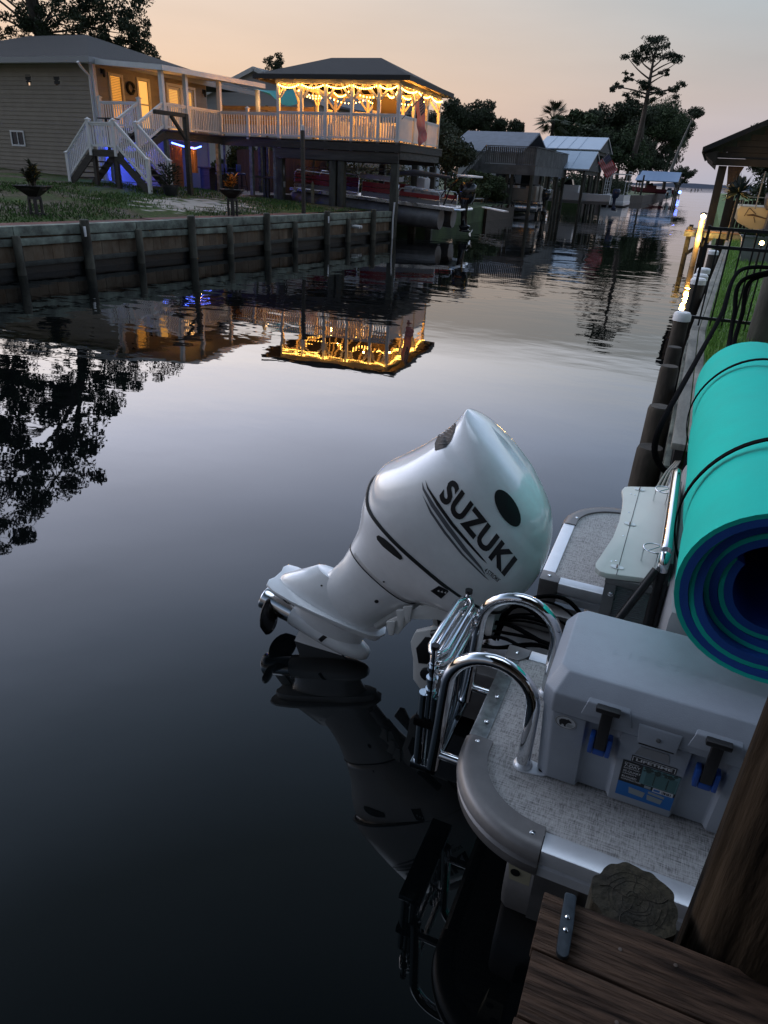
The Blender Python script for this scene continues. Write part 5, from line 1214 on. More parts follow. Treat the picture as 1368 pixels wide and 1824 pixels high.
# ================================================================== RIGHT BANK
def xs(y): return .035*max(0, min(y, 27.2)-9)      # the right seawall drifts away beyond y = 9
mb = MB(); mb.prism([(.19, 4.76), (60, 4.76), (60, 27.2), (.19+xs(27.2), 27.2), (.19, 9)], lambda x, y: (x, y, -2), lambda x, y: (x, y, .90)); mb.box(.6, 36.5, -2, 60, 300, .85); mb.box(2.4, 27.2, -2, 60, 36.5, .9); mb.box(7.2, -20, -2, 60, 4.75, .9)
tag(mb.build('right_bank_ground', M('right_lawn', (.10, .17, .04), .95, var=.45, vs=2.2, bump=.6, bs=14)), kind='structure')
pts = []
for _ in range(42000):
    y = 4.8+22*random.random()**1.6; x = .28+xs(y)+2.6*random.random()**1.3*(.35+y/18)
    pts.append((x, y, .90))
tag(blades('right_grass', pts, .075, M('green_blades', (.13, .27, .04), .85, island=.45), .0045), 'mown green lawn along the right bank', 'grass', kind='stuff')
rs = thing('right_seawall', 'weathered timber seawall with pale cap board along the right bank', 'seawall', (.15, 12, 0))
mb = MB(); y = 4.7
while y < 27: mb.box(.13+xs(y), y, -2, .185+xs(y), y+.24, .86); y += .25
x = .2
while x < 7: mb.box(x, 4.67, -2, x+.24, 4.72, .86); x += .25
mb.build('plank_panel', SLIME, rs)
mb = MB()
for a_, b_ in ((4.74, 9), (9, 27)): mb.hexa([(.085+xs(a_), a_, .55), (.127+xs(a_), a_, .55), (.127+xs(b_), b_-.004, .55), (.085+xs(b_), b_-.004, .55)], [(.085+xs(a_), a_, .72), (.127+xs(a_), a_, .72), (.127+xs(b_), b_-.004, .72), (.085+xs(b_), b_-.004, .72)])
mb.build('wale', GREYWOOD, rs, bevel=.008)
mb = MB(); y = 4.66
for L in (2.1, 2.23, 3.6, 4.2, 4.0, 3.7, 4.0): [mb.hexa([(w0+xs(y), y, .865), (w1+xs(y), y, .865), (w1+xs(min(y+L, 27)), min(y+L-.006, 27.1), .865), (w0+xs(min(y+L, 27)), min(y+L-.006, 27.1), .865)], [(w0+xs(y), y, zt_), (w1+xs(y), y, zt_), (w1+xs(min(y+L, 27)), min(y+L-.006, 27.1), zt_), (w0+xs(min(y+L, 27)), min(y+L-.006, 27.1), zt_)]) for w0, w1, zt_ in ((.10, .185, .91), (.193, .262, .912))]; y += L
mb.build('cap_board', M('pale_cap_board', (.21, .20, .17), .85, var=.35, vs=3, sc=(3, .6, 1), bump=.3, bs=15, island=.1), rs, bevel=.006)
rp = [(1204, 618, 1.05, 0, .072), (1196, 652, 1.05, 0, .078), (1199, 727, .92, 0, .088), (1190, 801, .74, 0, .095), (1217, 562, 1.16, 1, .082), (1249, 500, 1.14, 1, .10), (1257, 493, 1.14, 1, .10), (1262, 482, 1.14, 1, .10), (1275, 449, 1.14, 1, .10)]
for px, py, z, cap, r_ in rp:
    q = at(px, py, Z=z)
    p = MB().lathe([(r_*1.08, -2), (r_*1.04, .2), (r_, .6), (r_*.97, z-.03), (r_*.86, z)], (xs(q.y)-.02, q.y, 0), 14).build('pile', M('dark_wet_pile', (.022, .018, .013), .8, var=.5, vs=5, sc=(1, 1, .35), bump=.7, bs=12, col2=(.045, .036, .026)), rs, smooth=40)
    if cap: MB().lathe([(r_*1.12, z-.055), (r_*1.12, z+.01), (r_*.9, z+.035), (0.01, z+.04)], (xs(q.y)-.02, q.y, 0), 14).build('pile_cap', WHITE, p, smooth=40)
# metal fence across the lawn
fz0, fz1 = 1.02, at(1300, 409, Y=9.2).z
fe = thing('metal_fence', 'low black metal picket fence crossing the right lawn', 'fence', (1.2, 9.2, .9))
fx0, fx1 = at(1262, 413, Y=9.2).x, 3.2
for z in (fz1, fz1-.19, fz0): MB().beam((fx0, 9.2, z), (fx1, 9.2, z), .03, .035).build('rail', BLACKM, fe)
mb = MB(); x = fx0+.0
while x < fx1: mb.beam((x, 9.2, .93), (x, 9.2, fz1-.01), .018, .018, (1, 0, 0)); x += .125
mb.build('pickets', BLACKM, fe)
for x in (fx0, fx1): MB().box(x-.015, 9.185, .85, x+.015, 9.215, fz1+.03).build('post', BLACKM, fe)
# big shore pile with hoses
bp_ = at(1345, 590, Z=.92); q = Vector((bp_.x+.02, 8.6, .9))
tz = at(1345, 468, Y=8.6).z
solid(MB().lathe([(.155, -1), (.15, .9), (.14, tz-.03), (.12, tz)], (q.x, q.y, 0), 16), 'shore_pile', PILEM, 'stout round timber pile on the lawn holding the black hoses', 'pile', (q.x, q.y, .85), smooth=40)
MB_ = MB().tube([(q.x+.02, q.y-.02, tz), (q.x+.16, q.y, tz+.35)], .05, 10)
solid(MB_, 'blue_tube', M('blue_plastic', (.02, .08, .35), .35), 'short blue plastic tube standing on top of the shore pile', 'tube', (q.x, q.y, tz), smooth=50)
RUBBER = M('black_rubber', (.004, .004, .0045), .9, spec=.03)
def spline(pts_, n=10):
    P_ = [Vector(p) for p in pts_]; out = []
    for i in range(len(P_)-1):
        p0, p1, p2, p3 = P_[max(i-1, 0)], P_[i], P_[i+1], P_[min(i+2, len(P_)-1)]
        for k in range(n):
            t = k/n; out.append(.5*((2*p1)+(p2-p0)*t+(2*p0-5*p1+4*p2-p3)*t*t+(3*p1-p0-3*p2+p3)*t**3))
    return out+[P_[-1]]
hz = Vector((q.x, q.y-.16, tz-.02))
h1 = spline([hz, at(1318, 482, Y=7.9), at(1285, 560, Y=6.9), at(1248, 628, Y=5.9), at(1208, 700, Y=4.9), at(1178, 755, Y=4.4), at(1166, 800, Y=4.3), at(1178, 832, Y=4.35), at(1200, 848, Y=4.5)])
solid(MB().tube(h1, .019, 8), 'shore_hose', RUBBER, 'long black hose sagging from the shore pile over the seawall to the boat', 'hose', h1[0], smooth=60)
for i, (pp, lb) in enumerate((([hz+Vector((.05, 0, 0)), at(1322, 500, Y=8.3), at(1308, 560, Y=8.0), at(1300, 605, Y=7.6), at(1295, 640, Y=7.0)], 'left of two short black hoses hanging from the shore pile'), ([hz+Vector((.09, 0, -.01)), at(1338, 500, Y=8.35), at(1322, 560, Y=8.1), at(1308, 610, Y=7.7), at(1310, 650, Y=7.0)], 'right of two short black hoses hanging from the shore pile'))):
    h_ = spline(pp); solid(MB().tube(h_, .022, 8), 'hanging_hose', RUBBER, lb, 'hose', h_[0], smooth=60)
# thin cords behind the table
for i in range(3):
    h_ = spline([at(1170+8*i, 868, Y=3.8), at(1186+5*i, 842, Y=4.2), at(1200+4*i, 826, Y=4.6), at(1212+3*i, 812, Y=4.9)]); solid(MB().tube(h_, .006, 5), 'pale_rope', M('pale_cord', (.30, .28, .24), .8), ['leftmost of three pale cords running behind the bait table', 'middle of three pale cords running behind the bait table', 'rightmost of three pale cords running behind the bait table'][i], 'cord', h_[0])

# ---- neighbour's boathouse with the lamp
nb = thing('shingle_boathouse', 'dark open gable boathouse on timber posts at upper right', 'boathouse', (2.6, 31, 0))
et = at(1250, 272, Y=28.0); rk = at(1368, 222, Y=28.0)
sl2 = (rk.z-et.z)/(rk.x-et.x); xr = 3.6; zr = et.z+sl2*(xr-et.x)
mb = MB()
for s in (0, 1):
    xe = et.x if s == 0 else 2*xr-et.x
    qd = [(xe, 28.0, et.z), (xr, 28.0, zr), (xr, 37, zr), (xe, 37, et.z)]; mb.hexa(qd, [(p[0], p[1], p[2]+.17) for p in qd])
mb.build('roof', SHINGLE, nb)
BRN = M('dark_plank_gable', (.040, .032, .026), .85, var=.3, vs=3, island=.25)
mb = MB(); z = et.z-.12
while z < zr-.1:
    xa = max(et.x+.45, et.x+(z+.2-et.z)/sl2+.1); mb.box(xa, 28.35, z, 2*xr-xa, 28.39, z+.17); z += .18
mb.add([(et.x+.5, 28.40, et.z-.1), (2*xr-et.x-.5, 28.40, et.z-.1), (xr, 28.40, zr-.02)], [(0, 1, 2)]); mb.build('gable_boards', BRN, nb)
MB().box(et.x+.4, 28.3, et.z-.34, 2*xr-et.x-.4, 28.48, et.z-.13).build('tie_beam', BRN, nb)
mb = MB(); mb.hexa([(et.x+.12, 28.1, et.z-.05), (et.x+.5, 28.1, et.z-.33), (et.x+.5, 36.8, et.z-.33), (et.x+.12, 36.8, et.z-.05)], [(et.x+.12, 28.1, et.z-.01), (et.x+.5, 28.1, et.z+.08), (et.x+.5, 36.8, et.z+.08), (et.x+.12, 36.8, et.z-.01)]); mb.build('eave_box', BRN, nb)
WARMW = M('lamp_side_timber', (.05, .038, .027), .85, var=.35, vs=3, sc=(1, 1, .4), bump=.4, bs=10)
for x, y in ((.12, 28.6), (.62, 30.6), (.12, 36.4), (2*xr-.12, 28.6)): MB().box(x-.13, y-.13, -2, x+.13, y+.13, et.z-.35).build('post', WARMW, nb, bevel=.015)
mb = MB(); mb.hexa([(.38, 28.4, et.z-.95), (.62, 28.4, et.z-.75), (.62, 28.55, et.z-.75), (.38, 28.55, et.z-.95)], [(.28, 28.4, et.z-.35), (.78, 28.4, et.z-.35), (.78, 28.55, et.z-.35), (.28, 28.55, et.z-.35)]); mb.build('rotten_bracket', M('rusty_bracket', (.075, .045, .028), .9, var=.5, vs=9, bump=.8, bs=20), nb, bevel=.02)
nd = thing('neighbour_dock', 'small timber dock platform under the lamp at the boathouse', 'dock', (.1, 28.2, 0))
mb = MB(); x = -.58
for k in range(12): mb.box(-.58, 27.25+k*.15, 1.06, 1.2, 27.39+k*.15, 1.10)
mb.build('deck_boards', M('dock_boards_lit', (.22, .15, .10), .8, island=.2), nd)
mb = MB(); mb.box(-.60, 27.2, .93, -.56, 29.05, 1.055); mb.box(-.60, 27.18, .90, 1.2, 27.22, 1.05); mb.build('rim_board', GREYWOOD, nd)
for x, y in ((-.45, 27.4), (-.45, 28.9), (1.0, 27.4)): MB().box(x-.07, y-.07, -2, x+.07, y+.07, 1.2 if x < 0 else 1.05).build('pile', PILEM, nd)
MB().beam((-.40, 27.34, .35), (.3, 27.34, .9), .06, .12).build('brace', PILEM, nd)
MB().box(1.0, 27.3, -2, 2.4, 27.4, 1.05).build('back_boards', BRN, nd)
lp = Vector((-.12, 26.90, 1.55))
dl = thing('dock_lamp', 'glowing warm dock lamp on a pale pile at the end of the dock', 'lamp', lp)
LG = M('lamp_glow', (1, .8, .4), .4, emit=(1.0, .62, .2), es=60)
MB().ball(lp, .075, 10).build('bulb', LG, dl, smooth=60)
mb = MB(); mb.lathe([(.04, .08), (.11, .075), (.12, .10), (.03, .13)], lp, 12); mb.build('shade', BLACKM, dl, smooth=40)
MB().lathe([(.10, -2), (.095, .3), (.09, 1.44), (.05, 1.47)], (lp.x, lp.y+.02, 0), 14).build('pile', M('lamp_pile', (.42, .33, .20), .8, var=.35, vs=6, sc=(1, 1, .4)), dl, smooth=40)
for dx_, dz_ in ((-.02, -.22), (.02, -.65)): lamp('dock_lamp_glow', (lp.x+dx_, lp.y-.22, lp.z+dz_), 45, (1, .56, .16), .07)
# second small lamp on the fence side, far lights
q2 = at(1357, 433, Y=11.5); s2 = thing('path_light', 'small bright path light by the shore pile', 'light', (q2.x, q2.y, q2.z-.1))
MB().ball(q2, .028, 8).build('bulb', LG, s2, smooth=60); MB().tube([(q2.x, q2.y, .9), (q2.x, q2.y, q2.z-.02)], .015, 6).build('stake', BLACKM, s2)
for i, (px, py, Y, lb) in enumerate(((1297, 349, 60, 'small distant house light left of the spiky plant'), (1309, 326, 60, 'tiny distant white light above the spiky plant'))):
    p = at(px, py, Y=Y); r = thing('distant_light', lb, 'light', (p.x, p.y, .85)); MB().ball(p, .11 if i == 0 else .06, 8).build('bulb', M('far_lamp_glow', (1, .8, .6), .4, emit=(1, .72, .45), es=8), r, smooth=60); MB().tube([(p.x, p.y, .85), (p.x, p.y, p.z-.08)], .04, 6).build('lamp_post', BLACKM, r)
# spiky agave on a stem pot stand, boat stern, grey tub
ac = at(1317, 343, Y=26.4)
ag = thing('spiky_agave', 'dark spiky agave rosette on a slim stem in front of the boathouse', 'plant', (ac.x, ac.y, .9))
mb = MB()
for k in range(90):
    a = random.random()*2*pi; e_ = random.uniform(-.5, 1.45); d = Vector((cos(a)*cos(e_), sin(a)*cos(e_), sin(e_))); s = d.cross(zz)
    s = s.normalized() if s.length > .1 else Vector((1, 0, 0)); L = random.uniform(.42, .60); n_ = s.cross(d)
    mb.add([ac+s*.022, ac+d*L*.45+s*.042+n_*.012, ac+d*L, ac+d*L*.45-s*.042+n_*.012, ac-s*.022, ac+d*L*.45-n_*.02], [(0, 1, 5), (1, 2, 5), (2, 3, 5), (3, 4, 5), (0, 5, 4)])
mb.build('leaves', M('blue_green_agave', (.025, .04, .038), .6, island=.3), ag)
MB().tube([(ac.x-.03, ac.y, .85), ac], .05, 8).build('stem', BARK, ag)
t0, t1 = at(1316, 366, Y=28.5), at(1362, 405, Y=28.5)
bt = thing('cream_boat', 'cream hulled boat on the lift lit by the dock lamp', 'boat', ((t0.x+t1.x)/2, 29, 1.2))
CH = M('cream_hull', (.62, .50, .28), .35)
mb = MB(); xa, xb, za, zb2 = t0.x, t0.x+1.9, t1.z, t0.z-.02
prof = [(xa+.06, zb2), (xb-.06, zb2), (xb, zb2-.1), (xb-.06, za+.1), (xb-.5, za-.08), ((xa+xb)/2, za-.2), (xa+.5, za-.08), (xa+.08, za+.1), (xa, zb2-.1)]
mb.prism(prof, lambda x, z: (x, 28.6, z), lambda x, z: (x, 33, z)); mb.build('hull', CH, bt, bevel=.03)
mb = MB()
for y in (28.7, 31): mb.beam((xa+.1, y, zb2), (xa+.1, y, zb2+.3), .03, .03)
mb.beam((xa+.1, 28.7, zb2+.3), (xa+.1, 31, zb2+.3), .03, .03); mb.beam((xa+.1, 28.7, zb2+.3), (xb-.1, 28.7, zb2+.3), .03, .03); mb.build('rail', ALU, bt)
mb = MB()
fx_, fz_ = xa+.55, (za+zb2)/2+.02
mb.prism([(fx_-.25, fz_+.03), (fx_-.05, fz_+.07), (fx_+.35, fz_-.03), (fx_+.62, fz_-.06), (fx_+.35, fz_-.07), (fx_-.0, fz_+.0), (fx_-.2, fz_+.0)], lambda x, z: (x, 28.58, z), lambda x, z: (x, 28.598, z))
mb.beam((fx_-.3, 28.585, fz_-.02), (fx_-.2, 28.585, fz_+.25), .012, .02); mb.beam((fx_-.2, 28.585, fz_+.25), (fx_+.05, 28.585, fz_+.06), .012, .02); mb.beam((fx_+.0, 28.585, fz_-.02), (fx_+.08, 28.585, fz_-.2), .012, .02)
mb.build('fish_emblem', M('brown_decal', (.10, .055, .03), .6), bt)
far_motor(bt, xb-.62, 28.5, zb2-.15, M('grey_motor', (.09, .09, .10), .4), 'outboard', .8, -1)
MB().tube([at(1345, 372, Y=28.2), at(1364, 305, Y=28.2)], .025, 6).build('boat_hook', M('pale_pole', (.25, .24, .22), .5), bt)
tq = at(1312, 463, Z=.92); 
tub = MB(); tub.loft([[(tq.x+.42+a*cx_, tq.y+.35+a*cy_, z) for cx_, cy_ in ((-1, -1), (1, -1), (1, 1), (-1, 1))] for a, z in ((.34, .90), (.42, 1.42), (.46, 1.43), (.46, 1.47), (.41, 1.47), (.40, 1.40))])
solid(tub, 'grey_tub', M('grey_plastic', (.20, .21, .22), .5, var=.1), 'square grey planter tub standing on the lawn beyond the fence', 'tub', (tq.x+.42, tq.y+.35, .9))
tpl = thing('tub_plant', 'low leafy plant growing in the square grey tub', 'plant', (tq.x+.42, tq.y+.35, 1.4)); m = MB(); s = MB(); s.tube([(tq.x+.42, tq.y+.35, 1.38), (tq.x+.42, tq.y+.35, 1.6)], .02, 5)
for j in range(420):
    a = random.random()*6.28; rr = .42*sqrt(random.random()); leaf(m, (tq.x+.42+rr*cos(a), tq.y+.35+rr*sin(a), 1.42), (cos(a), sin(a), random.uniform(.3, 1.5)), random.uniform(.1, .24), .022)
s.build('stem', BARK, tpl); m.build('leaves', LEAF2, tpl)
q = at(1362, 330, Y=52); tree('dark bushy tree behind the boathouse at the right edge', (q.x+1.0, 52, .8), (q.x+1.0, 52, q.z+2.6), 0, 2.5, 11000, .12, low=.15, cl=.42)
q = at(1318, 318, Y=95); tree('small yellowish tree far off between the boathouse posts', (q.x, 95, .8), (q.x, 95, q.z), 0, .65, 1800, .10, low=.8, cl=.4, leafm=M('tan_leaf', (.14, .11, .05), .9, island=.4))
mb = MB(); 
for k in range(14): mb.box(.9+k*.16, 37.2, .85, 1.04+k*.16, 37.24, 1.95+.03*(k % 3))
solid(mb, 'board_fence', BRN, 'rough dark board fence behind the boathouse dock', 'fence', (2, 37.2, .85))
# ================================================================== OUR DOCK
DOCK = M('stained_dock_board', (.032, .020, .014), .85, spec=.2, var=.6, vs=2.6, sc=(1.5, 16, 16), bump=.9, bs=5, col2=(.075, .047, .032), island=.25, detail=7)
dk2 = thing('timber_dock', 'brown timber dock boards at the bottom right corner', 'dock', (1.5, .6, .9))
mb = MB(); y = 1.125
for k in range(32):
    mb.box(-.012+random.uniform(-.003, .003), y-.138, .912, 4.5, y, .95); y -= .143
mb.build('deck_boards', DOCK, dk2, bevel=.004)
for x_, y_ in ((.16, 1.06), (.62, 1.03), (.66, .90), (.17, .91), (.27, 1.075), (.40, .885)): MB().lathe([(.0042, .9502), (.004, .9512), (.001, .9515)], (x_, y_, 0), 10).build('nail_head', M('rusty_nail', (.16, .13, .11), .5, metal=.6), dk2)
mb = MB(); mb.box(.06, 1.07, .72, 4.5, 1.108, .908); mb.box(.03, -3.3, .72, .07, 1.06, .908); mb.build('joist', DARKWOOD, dk2)
for x, y in ((.14, .1), (2.5, 1.0)): MB().tube([(x, y-.1, -2), (x, y-.1, .72)], .10, 12).build('pile', PILEM, dk2, smooth=50)
cl = thing('dock_cleat', 'dark grey metal bar cleat screwed to the dock edge', 'cleat', (.045, 1.03, .95))
IRON = M('galvanised_iron', (.045, .055, .065), .42, metal=.7, var=.3, vs=30)
c0, c1 = at(1017, 1592, Z=.962), at(1001, 1705, Z=.962)
mb = MB(); d = (c1-c0).normalized(); s = Vector((-d.y, d.x, 0))
pl = [(-.0, .004), (.006, .0115), (.03, .013), (.5, .0145), (.93, .013), (.98, .009), (1, .003)]
L = (c1-c0).length
out = [c0+d*(u*L)+s*w for u, w in pl]+[c0+d*(u*L)-s*w for u, w in reversed(pl)]
mb.prism([(p.x, p.y) for p in out], lambda x, y: (x, y, .951), lambda x, y: (x, y, .964)); mb.build('bar', IRON, cl, bevel=.003)
for u in (.40, .60):
    p = c0+d*(u*L); MB().lathe([(.0055, .962), (.0055, .966), (.003, .9685)], (p.x, p.y, 0), 10).build('screw', CHROME, cl, smooth=40)
# big pile and sawn stub
POLE = M('old_round_pile', (.007, .005, .0035), .95, var=.6, vs=2.6, sc=(5, 5, .7), bump=1.0, bs=5, col2=(.026, .018, .011), detail=9, spec=.12)
def rough_pile(mb, c, r, z0, z1, n=40, m=26, rough=.012, seed=0, lean=(0, 0)):
    rings = []
    for i in range(m+1):
        z = z0+(z1-z0)*i/m; rings.append([(c[0]+lean[0]*(z-z0)+(r+rough*(sin(5*a_+seed+z*1.3)*.4+sin(11*a_+seed*2+z*.8)*.35+.12*sin(19*a_+seed)))*cos(a_), c[1]+lean[1]*(z-z0)+(r+rough*(sin(5*a_+seed+z*1.3)*.4+sin(11*a_+seed*2+z*.8)*.35+.12*sin(19*a_+seed)))*sin(a_), z) for a_ in [2*pi*k/n for k in range(n)]])
    mb.loft(rings); return mb
bc = Vector((.229, .973, 0))*1.325+Vector((.973, -.229, 0))*.148
solid(rough_pile(MB(), bc, .145, -2, 4.6, 120, 60, .009, 1.0), 'tall_dock_pile', POLE, 'tall thick round dock pile at the right edge', 'pile', (bc.x, bc.y, -2), smooth=70)
sc_ = at(1130, 1608, Z=.945)
sp_ = thing('sawn_stub_pile', 'short sawn off mossy pile end beside the dock boards', 'pile', (sc_.x, sc_.y+.01, -2))
rough_pile(MB(), (sc_.x, sc_.y+.006), .094, -2, .945, 120, 14, .007, 3.0).build('trunk', M('mossy_pile', (.012, .010, .0055), .95, var=.5, vs=7, bump=.8, bs=25, col2=(.026, .022, .011)), sp_, smooth=60)
mr_ = M('sawn_rings', (.016, .013, .008), .9, var=.3, vs=20, bump=.5, bs=60)
n_, l_ = mr_.node_tree.nodes, mr_.node_tree.links
mb = MB()
for k in range(7):
    r0 = .010+k*.0095+random.uniform(-.003, .003); a0 = random.uniform(0, 6.28); sp2 = random.uniform(2.4, 5.2)
    mb.tube([(sc_.x+(r0+.0016*sin(3*t+k)+.001*sin(7*t))*cos(t), sc_.y+.006+(r0+.0016*sin(3*t+k)+.001*sin(7*t))*sin(t), .9452) for t in [a0+sp2*i/24 for i in range(25)]], .0007, 4)
for k in range(5):
    t = .4+k*1.31; mb.tube([(sc_.x+r_*cos(t+.10*sin(r_*90)), sc_.y+.006+r_*sin(t+.10*sin(r_*90)), .9453) for r_ in [.012+.066*i/8 for i in range(9)]], [.0004+.0010*i/8 for i in range(9)], 4)
mb.build('growth_rings', mr_, sp_)

# ================================================================== OUR PONTOON BOAT
DZB = .60
def weave_mat():
    m = bpy.data.materials.new('woven_vinyl_deck'); m.use_nodes = True; MAT['woven_vinyl_deck'] = m
    n, l = m.node_tree.nodes, m.node_tree.links; p = n['Principled BSDF']; p.inputs['Roughness'].default_value = .72
    g = n.new('ShaderNodeNewGeometry')
    outs = []
    for sc2 in ((22, 300, 1), (300, 45, 1), (9, 9, 9)):
        mp = n.new('ShaderNodeMapping'); mp.inputs['Scale'].default_value = sc2; l.new(g.outputs['Position'], mp.inputs[0])
        no = n.new('ShaderNodeTexNoise'); no.inputs['Scale'].default_value = 1; no.inputs['Detail'].default_value = 3; l.new(mp.outputs[0], no.inputs['Vector']); outs.append(no.outputs[0])
    a = n.new('ShaderNodeMath'); a.operation = 'ADD'; l.new(outs[0], a.inputs[0]); l.new(outs[1], a.inputs[1])
    b = n.new('ShaderNodeMath'); b.operation = 'MULTIPLY_ADD'; l.new(outs[2], b.inputs[0]); b.inputs[1].default_value = .12; l.new(a.outputs[0], b.inputs[2])
    r = ramp(n, [(.0, (.05, .05, .05)), (.36, (.12, .12, .12)), (.50, (.34, .335, .33)), (.64, (.45, .445, .44)), (1, (.47, .46, .455))])
    hf = n.new('ShaderNodeMath'); hf.operation = 'MULTIPLY'; hf.inputs[1].default_value = .48; l.new(b.outputs[0], hf.inputs[0]); l.new(hf.outputs[0], r.inputs[0]); l.new(r.outputs[0], p.inputs['Base Color'])
    bp = n.new('ShaderNodeBump'); bp.inputs['Strength'].default_value = .5; bp.inputs['Distance'].default_value = .002; l.new(a.outputs[0], bp.inputs['Height']); l.new(bp.outputs[0], p.inputs['Normal'])
    return m
WEAVE = weave_mat()
CAST = M('grey_corner_casting', (.17, .165, .165), .45, metal=.4, var=.15, vs=8)
BRUSH = M('brushed_aluminium', (.70, .73, .77), .38, metal=.45, var=.06, vs=14)
DKALU = M('dull_aluminium', (.24, .235, .235), .42, metal=.75, var=.2, vs=5)
boat = thing('moored_pontoon_boat', 'grey decked pontoon boat moored stern out beside the dock', 'boat', (2.5, 2.82, .3))
XS, YN, YI, YJ, YF = -.375, 1.53, 2.46, 3.09, 4.13     # stern, near side, inner edges of the well, far side
def carc(cx, cy, r, a0, a1, n=12): return [(cx+r*cos(radians(a0+(a1-a0)*i/n)), cy+r*sin(radians(a0+(a1-a0)*i/n))) for i in range(n+1)]
RC = .31
# deck covering
near_pod = [(6.2, YN+.05), (XS+RC, YN+.05)]+carc(XS+RC, YN+RC, RC-.05, 270, 180)+[(XS+.05, YI-.05), (6.2, YI-.05)]
far_pod = [(6.2, YJ+.05), (XS+.05, YJ+.05)]+carc(XS+RC, YF-RC, RC-.05, 180, 90)+[(6.2, YF-.05)]
mb = MB()
for pod in (near_pod, far_pod): mb.prism(pod, lambda x, y: (x, y, DZB-.10), lambda x, y: (x, y, DZB))
mb.box(.36, YI-.048, DZB-.1, 6.2, YJ+.048, DZB-.001)
mb.build('deck_covering', WEAVE, boat)
def strip(path, w0, w1, z0, z1, flip=1):
    """solid band following a plan path: from offset w0 to w1 on its left"""
    P_ = [Vector((*p, 0)) for p in path]; rings = []
    for i, p in enumerate(P_):
        d = (P_[min(i+1, len(P_)-1)]-P_[max(i-1, 0)]).normalized(); nn = Vector((-d.y, d.x, 0))*flip
        a, b = p+nn*w0, p+nn*w1; rings.append([(a.x, a.y, z0), (b.x, b.y, z0), (b.x, b.y, z1), (a.x, a.y, z1)])
    return MB().loft(rings)
# corner castings (outer rounded corners), rub rails and trims. Paths run so that the left side is inboard
def casting(path, name='corner_casting', w=.075):
    P_ = [Vector((*p, 0)) for p in path]; rings = []
    for i, p in enumerate(P_):
        d = (P_[min(i+1, len(P_)-1)]-P_[max(i-1, 0)]).normalized(); nn = Vector((-d.y, d.x, 0))
        prof = [(.0, -.115), (-.018, -.10), (-.022, -.062), (-.010, -.052), (-.010, -.044), (-.026, -.036), (-.022, -.006), (-.004, .010), (.02, .0125), (w, .0105), (w+.003, -.02), (.05, -.115)]
        rings.append([tuple(p+nn*a+zz*(DZB+b)) for a, b in prof])
    o = MB().loft(rings).build(name, CAST, boat, smooth=45)
    return o
near_corner = [(XS, 1.885), (XS, YN+RC+.02)]+[(x, y) for x, y in carc(XS+RC, YN+RC, RC, 180, 270, 16)]+[(XS+RC+.01, YN)]
casting(near_corner)
far_corner = [(-.05, YF), (XS+RC, YF)]+carc(XS+RC, YF-RC, RC, 90, 180, 16)+[(XS, YF-RC-.05)]
casting(far_corner, w=.055)
def trim(a, b, inb, name, m, w=.06, h=.10):
    """straight edge trim between plan points; inb = unit vector pointing inboard"""
    a, b, nb_ = Vector((*a, 0)), Vector((*b, 0)), Vector((*inb, 0)); prof = [(.004, -h-.012), (-.014, -h), (-.014, -.064), (-.004, -.06), (-.004, -.050), (-.016, -.046), (-.016, -.010), (-.013, .004), (-.008, .0062), (.05, .006), (w, .003), (w, -.02), (.03, -h-.012)]
    r = [[tuple(p+nb_*u+zz*(DZB+v)) for u, v in prof] for p in (a, b)]
    return MB().loft(r).build(name, m, boat, smooth=30)
trim((XS+RC+.013, YN), (6.2, YN), (0, 1), 'side_trim', BRUSH, .062)
trim((-.047, YF), (6.2, YF), (0, -1), 'side_trim', BRUSH)
trim((XS, YI-.085), (XS, 1.888), (1, 0), 'stern_trim', M('scuffed_tread_plate', (.34, .35, .35), .30, metal=.9, var=.35, vs=25), .052)
trim((XS, YF-RC-.053), (XS, YJ+.085), (1, 0), 'stern_trim', BRUSH, .05)
trim((XS+.085, YJ), (.9, YJ), (0, 1), 'well_trim', BRUSH, .05, .10)
trim((.9, YI), (XS+.085, YI), (0, -1), 'well_trim', BRUSH, .05)
for (cx, cy, sy_) in ((XS, YI, -1), (XS, YJ, 1)):
    poly = [(cx-.012, cy+sy_*(-.012)), (cx+.083, cy+sy_*(-.012)), (cx+.083, cy+sy_*.03), (cx+.07, cy+sy_*.055), (cx+.045, cy+sy_*.083), (cx-.012, cy+sy_*.083)]
    if sy_ < 0: poly = poly[::-1]
    MB().prism(poly, lambda x, y: (x, y, DZB-.115), lambda x, y: (x, y, DZB+.0085)).build('corner_bracket', CAST, boat, bevel=.004)
for x, y in ((XS+.025, 1.86), (-.09, YN+.035), (XS+.03, YI-.035), (XS+.03, YJ+.035), (XS+.045, YF-.26), (XS+.027, 1.97), (XS+.027, 2.12), (XS+.027, 2.27)):
    MB().lathe([(.009, 0), (.009, .003), (.005, .006)], (x, y, DZB+.009), 10).build('screw', CHROME, boat, smooth=40)
